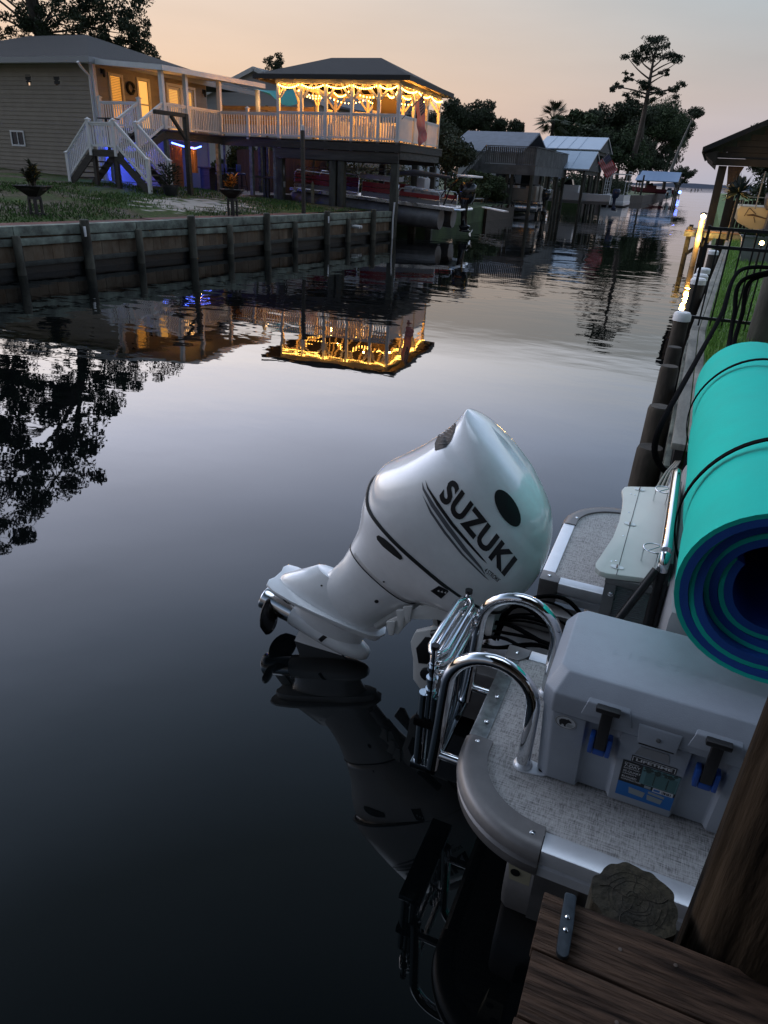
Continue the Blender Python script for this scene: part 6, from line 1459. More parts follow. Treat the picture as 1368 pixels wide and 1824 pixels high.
# pontoon tubes, under-skin, skirt
for yc in (1.98, 3.66):
    MB().loft([[(x, yc+rr*cos(2*pi*k/24), .20+rr*sin(2*pi*k/24)) for k in range(24)] for x, rr in ((-.16, .30), (-.14, .315), (5.2, .315), (6.0, .22), (6.4, .05))]).build('pontoon', DKALU, boat, smooth=50)
mb = MB(); mb.hexa([(-.135, 1.60, .33), (-.07, 1.60, .33), (-.07, 1.64, .33), (-.135, 1.64, .33)], [(-.16, 1.60, .485), (-.07, 1.60, .485), (-.07, 1.64, .485), (-.16, 1.64, .485)]); mb.build('pontoon_bracket', M('cream_bracket', (.30, .28, .20), .6), boat)
for x_, z_ in ((-.095, .45), (-.12, .37)): MB().lathe([(.016, 0), (.016, .001)], (x_, 1.5985, z_), 12, (0, -1, 0)).build('bracket_hole', BLACKM, boat)
mb = MB(); mb.box(-.06, 1.60, .18, .08, 1.66, .48); mb.box(.12, 1.60, .10, .4, 1.655, .48); mb.build('lift_bunk', DKALU, boat)
# motor pod between the tubes
mb = MB(); mb.hexa([(-.72, 2.55, .06), (.5, 2.55, .06), (.5, 3.03, .06), (-.72, 3.03, .06)], [(-.76, 2.53, .36), (.5, 2.53, .36), (.5, 3.05, .36), (-.76, 3.05, .36)]); mb.build('motor_pod', DKALU, boat, bevel=.02)
mb = MB(); mb.box(-.60, 2.99, .36, .9, 3.085, .475); mb.build('pod_ledge', DKALU, boat, bevel=.015)
mb = MB(); mb.box(-.34, YI+.005, .38, .9, 2.545, .475); mb.build('pod_ledge', DKALU, boat, bevel=.01)
mb = MB(); mb.box(-.30, YI+.01, .10, .35, YJ-.01, .12); mb.box(.34, YI+.01, .12, .36, YJ-.01, DZB-.02); mb.build('well_liner', M('black_liner', (.012, .012, .012), .7), boat)
MB().lathe([(.03, 0), (.045, .012), (.045, .05), (.03, .06)], (-.20, 2.88, .40), 14).build('filler_cap', BLACKM, boat, smooth=40)
# cables lying in the well
for k in range(11):
    y = 2.52+.045*k; pp = [(-.62+random.uniform(0, .15), 2.70+random.uniform(-.1, .1), .44), (-.45, y, .50+random.uniform(0, .06)), (-.25, y+random.uniform(-.1, .1), .47+random.uniform(0, .08)), (-.02, y+random.uniform(-.08, .08), .42), (.3, y, .40)]
    o = MB().tube(spline(pp, 7), random.choice((.006, .008, .011)), 6).build('cable', RUBBER, boat, smooth=60)
# stern fence with its chrome rail, ribbed corner cabinet wall
MB().tube([(.13, 2.60, .60), (.13, 2.60, 1.045)], .020, 12).build('fence_post', BLACKM, boat, smooth=60)
fr_ = [(.13, 2.60, 1.05), (.13, 2.605, 1.09), (.13, 2.63, 1.12), (.13, 2.69, 1.135), (.13, 3.44, 1.135), (.13, 3.53, 1.10), (.13, 3.56, 1.02), (.13, 3.56, .6)]
MB().tube(spline(fr_, 5), .024, 12).build('fence_rail', CHROME, boat, smooth=60)
MB().box(.145, 2.62, .62, .165, 3.53, 1.08).build('fence_panel', M('dark_fence_panel', (.05, .05, .055), .4), boat)
MB().tube([(.11, 2.58, 1.06), (.02, 2.50, .86), (-.09, 2.44, .62)], .017, 10).build('brace', BLACKM, boat, smooth=50)
MB().box(.17, 2.3, .60, 1.9, 3.9, 1.06).build('rear_lounge', M('lounge_vinyl', (.30, .30, .31), .5), boat, bevel=.04)
# grab hoops
def hoop(y, name='grab_rail'):
    xa, xb, zc, r = -.475, -.180, .845, .1475
    p = [(xa-.022, y, .45), (xa-.012, y, .60), (xa, y, zc)]+[((xa+xb)/2+r*cos(pi-pi*i/18), y, zc+r*sin(pi*i/18)) for i in range(1, 18)]+[(xb, y, zc), (xb, y, DZB+.004)]
    o = MB().tube(p, .0235, 16).build(name, CHROME, boat, smooth=60)
    mb = MB(); poly = carc(xb, y, .034, 90, 270, 12)+carc(xb+.062, y, .024, -90, 90, 10)
    mb.prism(poly, lambda x, yy_: (x, yy_, DZB+.001), lambda x, yy_: (x, yy_, DZB+.006)); mb.lathe([(.032, 0), (.032, .006), (.025, .014)], (xb, y, DZB+.006), 16)
    mb.build('base_plate', BRUSH, o, smooth=35)
    MB().lathe([(.009, 0), (.009, .002), (.004, .004)], (xb+.062, y, DZB+.0062), 10).build('screw', BLACKM, o, smooth=40)
    MB().tube([(xa-.02, y, .52), (XS-.012, y, .52)], .016, 12).build('stand_off', CHROME, o, smooth=60)
    return o
hoop(1.83); hoop(2.235)
# folded boarding ladder between the hoops: stacked loop treads on nested side tubes
lad = thing('boarding_ladder', 'folded chrome boarding ladder standing between the stern hoops', 'ladder', (-.56, 2.03, .42))
lx, la, lb_ = -.545, 1.885, 2.28
def oval(z, w, xo=0.0, y0=la, y1=lb_):
    return [(lx+xo-w, y0+.045, z), (lx+xo-w, y1-.045, z), (lx+xo-w*.5, y1-.01, z), (lx+xo, y1, z), (lx+xo+w*.5, y1-.01, z), (lx+xo+w, y1-.045, z), (lx+xo+w, y0+.045, z), (lx+xo+w*.5, y0+.01, z), (lx+xo, y0, z), (lx+xo-w*.5, y0+.01, z)]
for k in range(3): MB().tube(oval(.905-.036*k, .030, .010*k), .0115, 10, closed=True).build('tread', CHROME, lad, smooth=60)
for y in (la, lb_):
    for j, (r_, z0, z1, xo) in enumerate(((.021, .40, .73, -.022), (.021, .40, .73, .024), (.017, .62, .80, 0), (.014, .70, .87, 0), (.0115, .80, .93, 0))):
        MB().tube([(lx+xo, y, z0), (lx+xo, y, z1)], r_, 12).build('side_tube', CHROME if j != 1 else M('smoked_steel', (.25, .26, .27), .1, metal=1), lad, smooth=60)
    for z in (.74, .79, .84): MB().tube([(lx, y, z), (lx, y, z+.016)], .022, 12).build('collar', CHROME, lad, smooth=60)
    MB().tube([(lx, y, .93), (lx, y, .945)], .015, 10).build('end_cap', BLACKM, lad, smooth=40)
MB().box(lx-.05, la-.025, .585, -.475, la+.02, .62).build('strap', RUBBER, lad, bevel=.006)
MB().box(lx-.05, la-.02, .37, lx+.05, lb_+.02, .40).build('foot_plate', M('smoked_steel', (.25, .26, .27), .1, metal=1), lad, bevel=.004)

# unseen boathouse roof over the dock, widened and walled behind to shade the foreground
sr = thing('dock_shelter', 'unseen timber dock shelter roof and added shade wall over the dock', 'shelter', (2.4, -.6, 3.4))
mb = MB(); mb.hexa([(-1.2, -4.5, 3.9), (6.5, -4.5, 3.9), (6.5, 1.6, 3.9), (-1.2, 1.6, 3.9)], [(-1.2, -4.5, 4.0), (6.5, -4.5, 4.0), (6.5, 1.6, 4.0), (-1.2, 1.6, 4.0)]); mb.build('roof', DARKWOOD, sr)
MB().box(-1.1, 1.2, 3.7, 6.4, 1.35, 3.895).build('beam', DARKWOOD, sr)
MB().box(-1.1, -3.0, .952, 6.4, -2.9, 3.895).build('shade_wall', DARKWOOD, sr)
for x, y in ((5.9, 1.3), (-.2, -4.2), (5.9, -4.2)): MB().tube([(x, y, -2), (x, y, 3.69)], .12, 10).build('post', POLE, sr, smooth=50)
# ================================================================== WHITE OUTBOARD, TILTED UP
GEL = M('pearl_white_gelcoat', (.80, .815, .83), .18, coat=.7, var=.035, vs=16, crough=.06, detail=9)
GELM = M('white_casting', (.58, .59, .58), .32, var=.05, vs=6)
INK = M('black_decal', (.010, .010, .012), .35)
GASK = M('black_gasket', (.008, .008, .009), .5)
MY = 2.79
EF, EU, MO = Vector((.841, 0, -.541)), Vector((.541, 0, .841)), Vector((-1.203, MY, 1.056))
def ML(f, y, u): return MO + EF*f + EU*u + Vector((0, y, 0))
motor = thing('outboard_motor', 'large white outboard motor tilted up over the water at the moored stern', 'outboard motor', (-.7, MY, .4))
def sect(f0, f1, w, ufn, n=48, e=2.6, egg=0.0):
    """closed ring: superellipse between f0 (aft) and f1 (fore), half width w; egg > 0 narrows the fore end"""
    fc, a = (f0+f1)/2, (f1-f0)/2; out = []
    for k in range(n):
        t = 2*pi*k/n; c, s = cos(t), sin(t)
        x = math.copysign(abs(c)**(2/e), c); y = math.copysign(abs(s)**(2/e), s)
        f = fc+a*x; out.append(ML(f, w*y*(1-egg*x), ufn(f)))
    return out
def lerp(t, tab):
    for (a, va), (b, vb) in zip(tab[:-1], tab[1:]):
        if t <= b:
            k = (t-a)/(b-a) if b > a else 0; k = k*k*(3-2*k) if False else k
            return tuple(x+(y-x)*k for x, y in zip(va, vb)) if isinstance(va, tuple) else va+(vb-va)*k
    return tab[-1][1]
TOPF = [(-.05, .60), (.05, .604), (.12, .612), (.17, .612), (.24, .610), (.34, .602), (.5, .570), (.68, .51), (.86, .42)]
# (t: f0, f1, w)  t = 0 seam, 1 top
CT = [(0, (.0, .86, .232)), (.12, (-.006, .868, .245)), (.3, (.022, .870, .252)), (.5, (.064, .860, .252)), (.68, (.098, .838, .240)), (.82, (.117, .80, .216)), (.91, (.122, .76, .190)), (.965, (.123, .71, .158)), (.992, (.124, .65, .115)), (1.0, (.127, .59, .04))]
def smooth_tab(t, tab):
    i = max(0, min(len(tab)-2, sum(1 for q in tab if q[0] <= t)-1)); g = lambda k: tab[max(0, min(len(tab)-1, k))]
    (a, va), (b, vb) = g(i), g(i+1); (z_, vz), (c_, vc) = g(i-1), g(i+2); h = b-a; u = (t-a)/h; out = []
    for p0, p1, p2, p3 in zip(vz, va, vb, vc):
        m1 = (p2-p0)/max(1e-6, b-z_)*h; m2 = (p3-p1)/max(1e-6, c_-a)*h
        out.append((2*u**3-3*u*u+1)*p1+(u**3-2*u*u+u)*m1+(-2*u**3+3*u*u)*p2+(u**3-u*u)*m2)
    return out
def upper_ring(t, n=96):
    f0, f1, w = smooth_tab(t, CT); e = 2.5 if t < .8 else 2.3
    return sect(f0, f1, w, lambda f: max(.0, t)*lerp(f, TOPF) + (1-t)*(.055*max(0, 1-f/.10)**2), n, e, .06)
ts = [i/36 for i in range(31)]+[.855, .875, .895, .912, .928, .942, .955, .967, .978, .987, .994, 1.0]
mb = MB(); mb.loft([upper_ring(t) for t in ts], True, True)
cowl = mb.build('cowling', GEL, motor, smooth=80)
# raised crest around the rear air inlet
LT = [(0, (.0, .86, .229)), (.06, (.012, .845, .218)), (.13, (.05, .80, .195)), (.20, (.085, .70, .165)), (.27, (.103, .60, .135)), (.34, (.115, .55, .115)), (.45, (.13, .515, .098)), (.58, (.115, .485, .088)), (.68, (.06, .48, .082)), (.76, (-.015, .475, .076))]
def lower_ring(t, n=64):
    f0, f1, w = lerp(t, LT); return sect(f0, f1, w, lambda f: -t + (.055*max(0, 1-f/.10)**2)*(max(0, 1-t*8)) + t*.17*(f-.2)*(1 if t > .3 else t/.3), n, 2.4, -.12)
lt = [0, .02, .05, .09, .13, .17, .21, .25, .29, .33]
mb = MB(); mb.loft([lower_ring(t) for t in lt]); mb.build('lower_cowling', GEL, motor, smooth=80)
lt = [.335, .38, .43, .49, .55, .61, .67, .72, .76]
mb = MB(); mb.loft([lower_ring(t) for t in lt]); mid = mb.build('midsection', GEL, motor, smooth=80)
MB().tube(lower_ring(.332, 48), .004, 6, closed=True).build('joint_line', GASK, motor)
g = upper_ring(0.0, 72); cen = sum(g, Vector())/len(g)
MB().tube([cen+(p-cen)*1.004 for p in g], .0095, 8, closed=True).build('gasket', GASK, motor, smooth=60)
# raised flank panel on the midsection
# cavitation plate, strut, gearcase, skeg
PF, PU = (EF*cos(radians(17))+EU*sin(radians(17))), (-EF*sin(radians(17))+EU*cos(radians(17)))     # gearcase axes
PO = ML(-.09, 0, -.835)                                                                       # aft end of the plate
def PL(a, y, h): return PO + PF*a + PU*h + Vector((0, y, 0))
outl = [(0, .035), (-.012, .075), (.0, .115), (.05, .135), (.16, .14), (.32, .125), (.48, .10), (.60, .075), (.655, .045), (.67, .0)]
poly = outl+[(a, -y) for a, y in reversed(outl[:-1])]
MB().prism(poly, lambda a, y: PL(a, y, -.010), lambda a, y: PL(a, y, .006)).build('cavitation_plate', GEL, motor, bevel=.004)
poly2 = [(a*.93+.03, y*.70) for a, y in poly]
MB().prism(poly2, lambda a, y: PL(a, y, -.05), lambda a, y: PL(a, y, -.012)).build('splash_plate', GEL, motor, bevel=.006)
def ell(a0, a1, w, h, n=28, e=2.1):
    return [PL((a0+a1)/2+(a1-a0)/2*math.copysign(abs(cos(2*pi*k/n))**(2/e), cos(2*pi*k/n)), w*math.copysign(abs(sin(2*pi*k/n))**(2/e), sin(2*pi*k/n)), h) for k in range(n)]
MB().loft([ell(.20, .50, .05, .19), ell(.13, .545, .072, .12), ell(.075, .585, .083, .07), ell(.035, .62, .088, .03), ell(.02, .635, .09, .007)]).build('upper_gearcase', GEL, motor, smooth=60)
MB().loft([ell(.10, .585, .080, -.051), ell(.13, .57, .070, -.10), ell(.145, .57, .068, -.15), ell(.15, .56, .05, -.21)]).build('strut', GEL, motor, smooth=60)
GH = -.185
gc = [(.024, .63), (.040, .61), (.058, .56), (.070, .49), (.074, .40), (.072, .28), (.068, .18), (.064, .15)]
MB().lathe([(r, a) for r, a in gc], PL(0, 0, GH), 24, PF).build('gearcase', GEL, motor, smooth=60)
MB().hexa([PL(.22, -.012, GH-.06), PL(.52, -.006, GH-.06), PL(.52, .006, GH-.06), PL(.22, .012, GH-.06)], [PL(.20, -.004, GH-.24), PL(.36, -.003, GH-.25), PL(.36, .003, GH-.25), PL(.20, .004, GH-.24)]).build('skeg', GEL, motor)
# anode fin under the plate, small fittings
MB().hexa([PL(.03, -.012, -.051), PL(.12, -.012, -.051), PL(.12, .012, -.051), PL(.03, .012, -.051)], [PL(-.01, -.008, -.13), PL(.07, -.008, -.13), PL(.07, .008, -.13), PL(-.01, .008, -.13)]).build('trim_tab', GELM, motor, bevel=.004)
# propeller
prop = MB().lathe([(.030, .10), (.060, .085), (.064, .03), (.062, -.07), (.068, -.10), (.064, -.105), (.056, -.10), (.045, -.03), (.02, -.02)], PL(.065, 0, GH), 28, PF).build('propeller', CHROME, motor, smooth=50)
def blade(a0):
    mb = MB(); nu, nv = 9, 7; g = []
    for i in range(nu+1):
        r_ = .060+.125*i/nu
        for j in range(nv+1):
            v = (j/nv-.5)*2; chord = .085*sqrt(max(.02, 1-((i/nu-.42)/.63)**2)); sweep = .35*(i/nu)**1.5
            an = a0+sweep+v*chord/r_*.78; ax = .045+v*chord*.55+.03*(i/nu)
            g.append(PL(ax, 0, GH)+Vector((0, 1, 0))*(r_*cos(an))+PU*(r_*sin(an)))
    mb.add(g, [(i*(nv+1)+j, i*(nv+1)+j+1, (i+1)*(nv+1)+j+1, (i+1)*(nv+1)+j) for i in range(nu) for j in range(nv)])
    o = mb.build('blade', M('dark_blade', (.035, .035, .038), .25, metal=.8), prop, smooth=70); sm = o.modifiers.new('thickness', 'SOLIDIFY'); sm.thickness = .006; sm.offset = 0
for k in range(3): blade(radians(60+120*k))
# swivel and clamp bracket, tilt cylinder
mb = MB()
A, B = at(672, 1112, Y=MY-.02), at(752, 1062, Y=MY-.02)
mb.tube([A, A.lerp(B, .35)], .030, 14); mb.tube([A.lerp(B, .3), B], [.036, .042], 14)
mb.build('tilt_cylinder', GELM, motor, smooth=50)
for dy in (-.09, .09):
    o_ = Vector((0, MY+dy, 0))
    pts_ = [at(px, py, Y=MY) for px, py in ((705, 1088), (760, 1062), (800, 1062), (868, 1085), (850, 1105), (790, 1085), (745, 1085), (722, 1112), (712, 1108))]
    MB().prism([(p.x, p.z) for p in pts_], lambda x, z: (x, MY+dy-.012, z), lambda x, z: (x, MY+dy+.012, z)).build('swivel_arm', GELM, motor, bevel=.006)
mb = MB(); c0 = at(800, 1072, Y=MY); c1 = at(870, 1095, Y=MY); mb.loft([[c0+Vector((0, a*cos(t), b*sin(t))) for t in [2*pi*k/20 for k in range(20)]] for a, b in ((.07, .06),)]+[[c1+Vector((.05, a*cos(t), b*sin(t))) for t in [2*pi*k/20 for k in range(20)]] for a, b in ((.12, .10),)]); mb.build('swivel_housing', GELM, motor, smooth=50)
for dy in (-.15, .15):
    pts_ = [at(px, py, Y=MY) for px, py in ((752, 1112), (760, 1095), (790, 1088), (812, 1096), (826, 1150), (806, 1185), (786, 1182), (770, 1196), (756, 1176), (756, 1140))]
    MB().prism([(p.x, p.z) for p in pts_], lambda x, z: (x, MY+dy-.018, z), lambda x, z: (x, MY+dy+.018, z)).build('clamp_bracket', GELM, motor, bevel=.008)
    ins = [at(px, py, Y=MY) for px, py in ((762, 1122), (778, 1102), (800, 1104), (808, 1128), (790, 1150), (766, 1148))]
    MB().prism([(p.x, p.z) for p in ins], lambda x, z: (x, MY+dy-.021, z), lambda x, z: (x, MY+dy+.021, z)).build('bracket_shade_patch', BLACKM, motor, bevel=.004)  # black patch paints the shade inside the bracket; no hollow is cut
    MB().tube([at(770, 1130, Y=MY+dy-.03), at(815, 1120, Y=MY+dy-.03)], .02, 10).build('tilt_motor', BLACKM, motor, smooth=50)
    mb = MB(); q = at(782, 1165, Y=MY); mb.lathe([(.02, 0), (.035, .004), (.035, .02), (.02, .024)], (q.x, MY+dy-(.04 if dy < 0 else -.02), q.z), 14, (0, 1, 0)); mb.build('pivot_cap', BLACKM, motor, smooth=40)
for k, (a, b) in enumerate((((775, 1135), (840, 1120)), ((770, 1120), (835, 1150)), ((790, 1160), (850, 1130)), ((800, 1100), (870, 1135)))):
    p, q = at(*a, Y=MY-.05), at(*b, Y=MY+.02); MB().tube(spline([p, p.lerp(q, .5)+Vector((0, -.03, .05)), q], 8), .011, 8).build('cable', RUBBER, motor, smooth=60)
MB().box(-.82, MY-.12, .10, -.70, MY+.12, .34).build('transom_pad', BLACKM, motor, bevel=.02)
for px, py, s in ((716, 1098, 1), (728, 1092, .8), (698, 1118, .7)):
    q = at(px, py, Y=MY-.10); MB().hexa([(q.x-.012, q.y-.01, q.z-.06*s), (q.x+.012, q.y-.01, q.z-.06*s), (q.x+.012, q.y+.01, q.z-.06*s), (q.x-.012, q.y+.01, q.z-.06*s)], [(q.x-.03, q.y-.01, q.z+.03), (q.x+.02, q.y-.01, q.z+.05), (q.x+.02, q.y+.01, q.z+.05), (q.x-.03, q.y+.01, q.z+.03)]).build('tilt_stop', GELM, motor, bevel=.004)
# ---- marks on the cowling: each outline is laid onto the curved skin
def bvh_of(objs):
    vs, fs = [], []
    for o in objs:
        off = OFF[o.name]; b = len(vs); vs += [v.co+off for v in o.data.vertices]; fs += [tuple(i+b for i in p.vertices) for p in o.data.polygons]
    return BVHTree.FromPolygons(vs, fs)
skin = bvh_of([o for o in motor.children if o.name.split('.')[0] in ('cowling', 'lower_cowling', 'midsection', 'upper_gearcase', 'gearcase', 'strut')])
def lay(pts2, faces, fn, name, mat, parent, lift=.0015, cut=None):
    """pts2: flat outline points mapped by fn to survey pixels, pressed onto the skin"""
    bm = bmesh.new(); vs = [bm.verts.new((x, y, 0)) for x, y in pts2]
    for f in faces:
        try: bm.faces.new([vs[i] for i in f])
        except ValueError: pass
    if cut:
        xs = [p[0] for p in pts2]; ys_ = [p[1] for p in pts2]
        for ax, lo, hi in ((0, min(xs), max(xs)), (1, min(ys_), max(ys_))):
            n = max(2, int((hi-lo)/cut))
            for i in range(1, n):
                c = lo+(hi-lo)*i/n; co = (c, 0, 0) if ax == 0 else (0, c, 0); no = (1, 0, 0) if ax == 0 else (0, 1, 0)
                bmesh.ops.bisect_plane(bm, geom=bm.verts[:]+bm.edges[:]+bm.faces[:], plane_co=co, plane_no=no, dist=1e-6)
    bmesh.ops.triangulate(bm, faces=bm.faces)
    out = []; bm.verts.index_update()
    for v in bm.verts:
        px, py = fn(v.co.x, v.co.y); d = (CF + CX*((px-684)/FPX) + CY*((py-912)/FPX)).normalized()
        h = skin.ray_cast(CAM, d)
        out.append(h[0]+h[1]*lift*(1 if h[1].dot(d) < 0 else -1) if h[0] else None)
    fs = [tuple(v.index for v in f.verts) for f in bm.faces if all(out[v.index] is not None for v in f.verts)]
    mb = MB(); mp = {}
    for f in fs:
        for i in f:
            if i not in mp: mp[i] = len(mb.v); mb.v.append(tuple(out[i]))
    mb.f = [tuple(mp[i] for i in f) for f in fs]; mb.mi = [0]*len(mb.f)
    if mb.f: return mb.build(name, mat, parent)
vs, fs = text2d('SUZUKI', 1.0, .042, 0.0, 1.10)
x0 = min(v[0] for v in vs); x1 = max(v[0] for v in vs); y0 = min(v[1] for v in vs); y1 = max(v[1] for v in vs)
vs = [((x-x0)/(x1-x0), (y-y0)/(y1-y0)) for x, y in vs]
# baseline from the foot of the S to the foot of the last I, cap height measured at both ends
BL, BR, TL, TR = Vector((780, 886)), Vector((898, 1027)), Vector((806, 850)), Vector((922, 996))
def quadmap(u, v): 
    p = (BL*(1-u)+BR*u)*(1-v)+(TL*(1-u)+TR*u)*v; return p.x, p.y
lay(vs, fs, quadmap, 'lettering', INK, cowl, .002, .05)
vs, fs = text2d('4 STROKE', 1.0, .01, .25)
x0 = min(v[0] for v in vs); x1 = max(v[0] for v in vs); y0 = min(v[1] for v in vs); y1 = max(v[1] for v in vs)
vs = [((x-x0)/(x1-x0), (y-y0)/(y1-y0)) for x, y in vs]
def q4(u, v): 
    p = (Vector((862, 1018))*(1-u)+Vector((887, 1037))*u)*(1-v)+(Vector((866, 1010))*(1-u)+Vector((892, 1032))*u)*v; return p.x, p.y
lay(vs, fs, q4, 'small_lettering', INK, cowl, .002, .1)
def patch(poly, name, mat, parent, lift=.0015, n=10):
    xs = [p[0] for p in poly]
    lay(poly, [tuple(range(len(poly)))], lambda x, y: (x, y), name, mat, parent, lift, max(2.0, (max(xs)-min(xs))/n))
STR = M('grey_decal', (.10, .105, .12), .4)
patch([(752, 858), (756, 870), (775, 900), (800, 935), (830, 975), (858, 1010), (866, 1026), (856, 1013), (826, 981), (795, 941), (768, 902), (753, 872)], 'stripe', STR, cowl, .0016, 14)
patch([(758, 855), (763, 868), (785, 900), (808, 932), (838, 968), (862, 996), (868, 1004), (858, 996), (832, 968), (803, 935), (778, 900), (761, 870)], 'stripe', INK, cowl, .0018, 14)
patch([(752, 880), (770, 912), (795, 948), (825, 986), (868, 1030), (872, 1034), (862, 1027), (822, 988), (791, 950), (766, 913)], 'stripe', STR, cowl, .0016, 14)
c = Vector((904, 905)); ax = Vector((.50, .866)); bx = Vector((-.866, .50))
patch([tuple(c+ax*(37*cos(2*pi*k/28))+bx*(-16.5*sin(2*pi*k/28))) for k in range(28)], 'side_vent', M('vent_black', (.006, .006, .007), .6), cowl, .0025)
# rear inlet with slats
pv = [(775, 803), (775, 790), (781, 776), (793, 764), (810, 754), (813, 756), (810, 768), (804, 785), (794, 797)]
patch(pv, 'rear_inlet', M('vent_black', (.006, .006, .007), .6), cowl, .0025)
for k in range(5):
    t = .12+.18*k; a_ = Vector((777, 797)).lerp(Vector((804, 759)), t); b_ = Vector((793, 795)).lerp(Vector((811, 766)), t)
    w = Vector((1.2, -1.2)); patch([tuple(a_), tuple(b_), tuple(b_+w), tuple(a_+w)], 'inlet_slat', M('inlet_slat', (.05, .05, .05), .5), cowl, .005, 4)
patch([(671, 955), (675, 953), (685, 959), (700, 972), (716, 990), (717, 995), (713, 997), (700, 988), (682, 973), (672, 961)], 'exhaust_slot', M('vent_black', (.006, .006, .007), .6), cowl, .002)
patch([(767, 1052), (782, 1043), (801, 1052), (786, 1066)], 'warning_label', INK, cowl, .002, 6)
for k in range(3): patch([(779+6*k, 1052+1.5*k), (783+6*k, 1050+1.5*k), (783+6*k, 1054+1.5*k)], 'label_mark', WHITE, cowl, .003, 3)
patch([(562, 1142), (576, 1131), (583, 1135), (570, 1146)], 'gearcase_label', INK, motor, .002, 4)
patch([(663, 848), (666, 842), (672, 839), (674, 843), (669, 849)], 'rear_badge', STR, cowl, .002, 4)
for px, py, s_ in ((573, 1043, 2), (671, 1071, 4), (684, 1036, 2)):
    patch([(px+s_*cos(2*pi*k/10), py+s_*.8*sin(2*pi*k/10)) for k in range(10)], 'drain_plug', GASK, mid, .002, 4)
mb = MB(); a_ = at(560, 1008, Y=MY); mb.tube([at(563, 1026, Y=MY), a_], .0015, 4); mb.build('telltale_wire', BLACKM, motor)
# ================================================================== COOLER
CG = M('cooler_grey', (.30, .335, .385), .48, var=.06, vs=8, bump=.08, bs=260)
CB = M('latch_blue', (.015, .075, .33), .4); CK = M('latch_black_rubber', (.010, .010, .011), .55)
kx0, kx1, ky0, ky1, kz0, kz1 = -.150, .555, 1.795, 2.235, .6015, 1.035
ko = thing('cooler', 'grey hard cooler with black T latches and blue catches standing on the boat deck', 'cooler', ((kx0+kx1)/2, 2.0, kz0))
zs = .90
def rbox(x0, y0, z0, x1, y1, z1, tx=0, ty=0):
    return MB().hexa([(x0+tx, y0+ty, z0), (x1-tx, y0+ty, z0), (x1-tx, y1-ty, z0), (x0+tx, y1-ty, z0)], [(x0, y0, z1), (x1, y0, z1), (x1, y1, z1), (x0, y1, z1)])
lx1, lx2 = .043, .352            # latch centres
rec = .055
# tub: front wall with two recessed latch bays
tp = .016
mb = MB()
pl_ = [(kx0, ky1), (kx1, ky1), (kx1, ky0+.03), (kx1-.035, ky0), (lx2+rec, ky0), (lx2+rec-.008, ky0+.022), (lx2-rec+.008, ky0+.022), (lx2-rec, ky0), (lx1+rec, ky0), (lx1+rec-.008, ky0+.022), (lx1-rec+.008, ky0+.022), (lx1-rec, ky0), (kx0+.035, ky0), (kx0, ky0+.03)]
cx_, cy_ = (kx0+kx1)/2, (ky0+ky1)/2
sh = lambda x, y, s: (cx_+(x-cx_)*(1-s*tp/.35), cy_+(y-cy_)*(1-s*tp/.22))
mb.prism(pl_, lambda x, y: (*sh(x, y, 1), kz0+.004), lambda x, y: (*sh(x, y, 0), zs-.004)); mb.build('tub', CG, ko, bevel=.007)
# lid: chamfered slab with notches over the latches and a pull in the middle
def ring(x0, y0, x1, y1, z, c): return [(x0+c, y0, z), (x1-c, y0, z), (x1, y0+c, z), (x1, y1-c, z), (x1-c, y1, z), (x0+c, y1, z), (x0, y1-c, z), (x0, y0+c, z)]
e_ = .006
mb = MB(); mb.loft([ring(kx0-e_, ky0-e_, kx1+e_, ky1+e_, zs, .035), ring(kx0-e_, ky0-e_, kx1+e_, ky1+e_, zs+.072, .035), ring(kx0+.028, ky0+.040, kx1-.028, ky1-.03, kz1, .03)])
lid = mb.build('lid', CG, ko, bevel=.006)
for lx_ in (lx1, lx2):
    mb = MB(); mb.hexa([(lx_-.075, ky0-e_-.006, zs+.028), (lx_+.075, ky0-e_-.006, zs+.028), (lx_+.075, ky0+.02, zs+.028), (lx_-.075, ky0+.02, zs+.028)], [(lx_-.062, ky0-e_-.002, zs+.078), (lx_+.062, ky0-e_-.002, zs+.078), (lx_+.062, ky0+.05, zs+.118), (lx_-.062, ky0+.05, zs+.118)])
    mb.build('latch_boss', CG, lid, bevel=.004)
    mb = MB(); mb.hexa([(lx_-.017, ky0-.020, zs-.085), (lx_+.017, ky0-.020, zs-.085), (lx_+.017, ky0-.004, zs-.085), (lx_-.017, ky0-.004, zs-.085)], [(lx_-.017, ky0-.030, zs+.066), (lx_+.017, ky0-.030, zs+.066), (lx_+.017, ky0-.012, zs+.066), (lx_-.017, ky0-.012, zs+.066)])
    mb.box(lx_-.036, ky0-.034, zs+.067, lx_+.036, ky0-.008, zs+.086); mb.build('latch', CK, ko, bevel=.006)
    mb = MB(); mb.box(lx_-.034, ky0-.018, zs-.108, lx_-.019, ky0+.018, zs-.040); mb.box(lx_+.019, ky0-.018, zs-.108, lx_+.034, ky0+.018, zs-.040); mb.box(lx_-.0185, ky0-.016, zs-.110, lx_+.0185, ky0+.016, zs-.0865); mb.build('latch_catch', CB, ko, bevel=.004)
pcx = (lx1+lx2)/2
mb = MB(); mb.hexa([(pcx-.055, ky0-.022, zs-.006), (pcx+.055, ky0-.022, zs-.006), (pcx+.055, ky0, zs-.006), (pcx-.055, ky0, zs-.006)], [(pcx-.062, ky0-.009, zs+.052), (pcx+.062, ky0-.009, zs+.052), (pcx+.062, ky0+.03, zs+.078), (pcx-.062, ky0+.03, zs+.078)]); mb.build('lid_pull', CG, lid, bevel=.005)
MB().box(pcx-.050, ky0-.016, zs-.014, pcx+.050, ky0+.004, zs-.008).build('pull_shadow_gap', CK, ko)
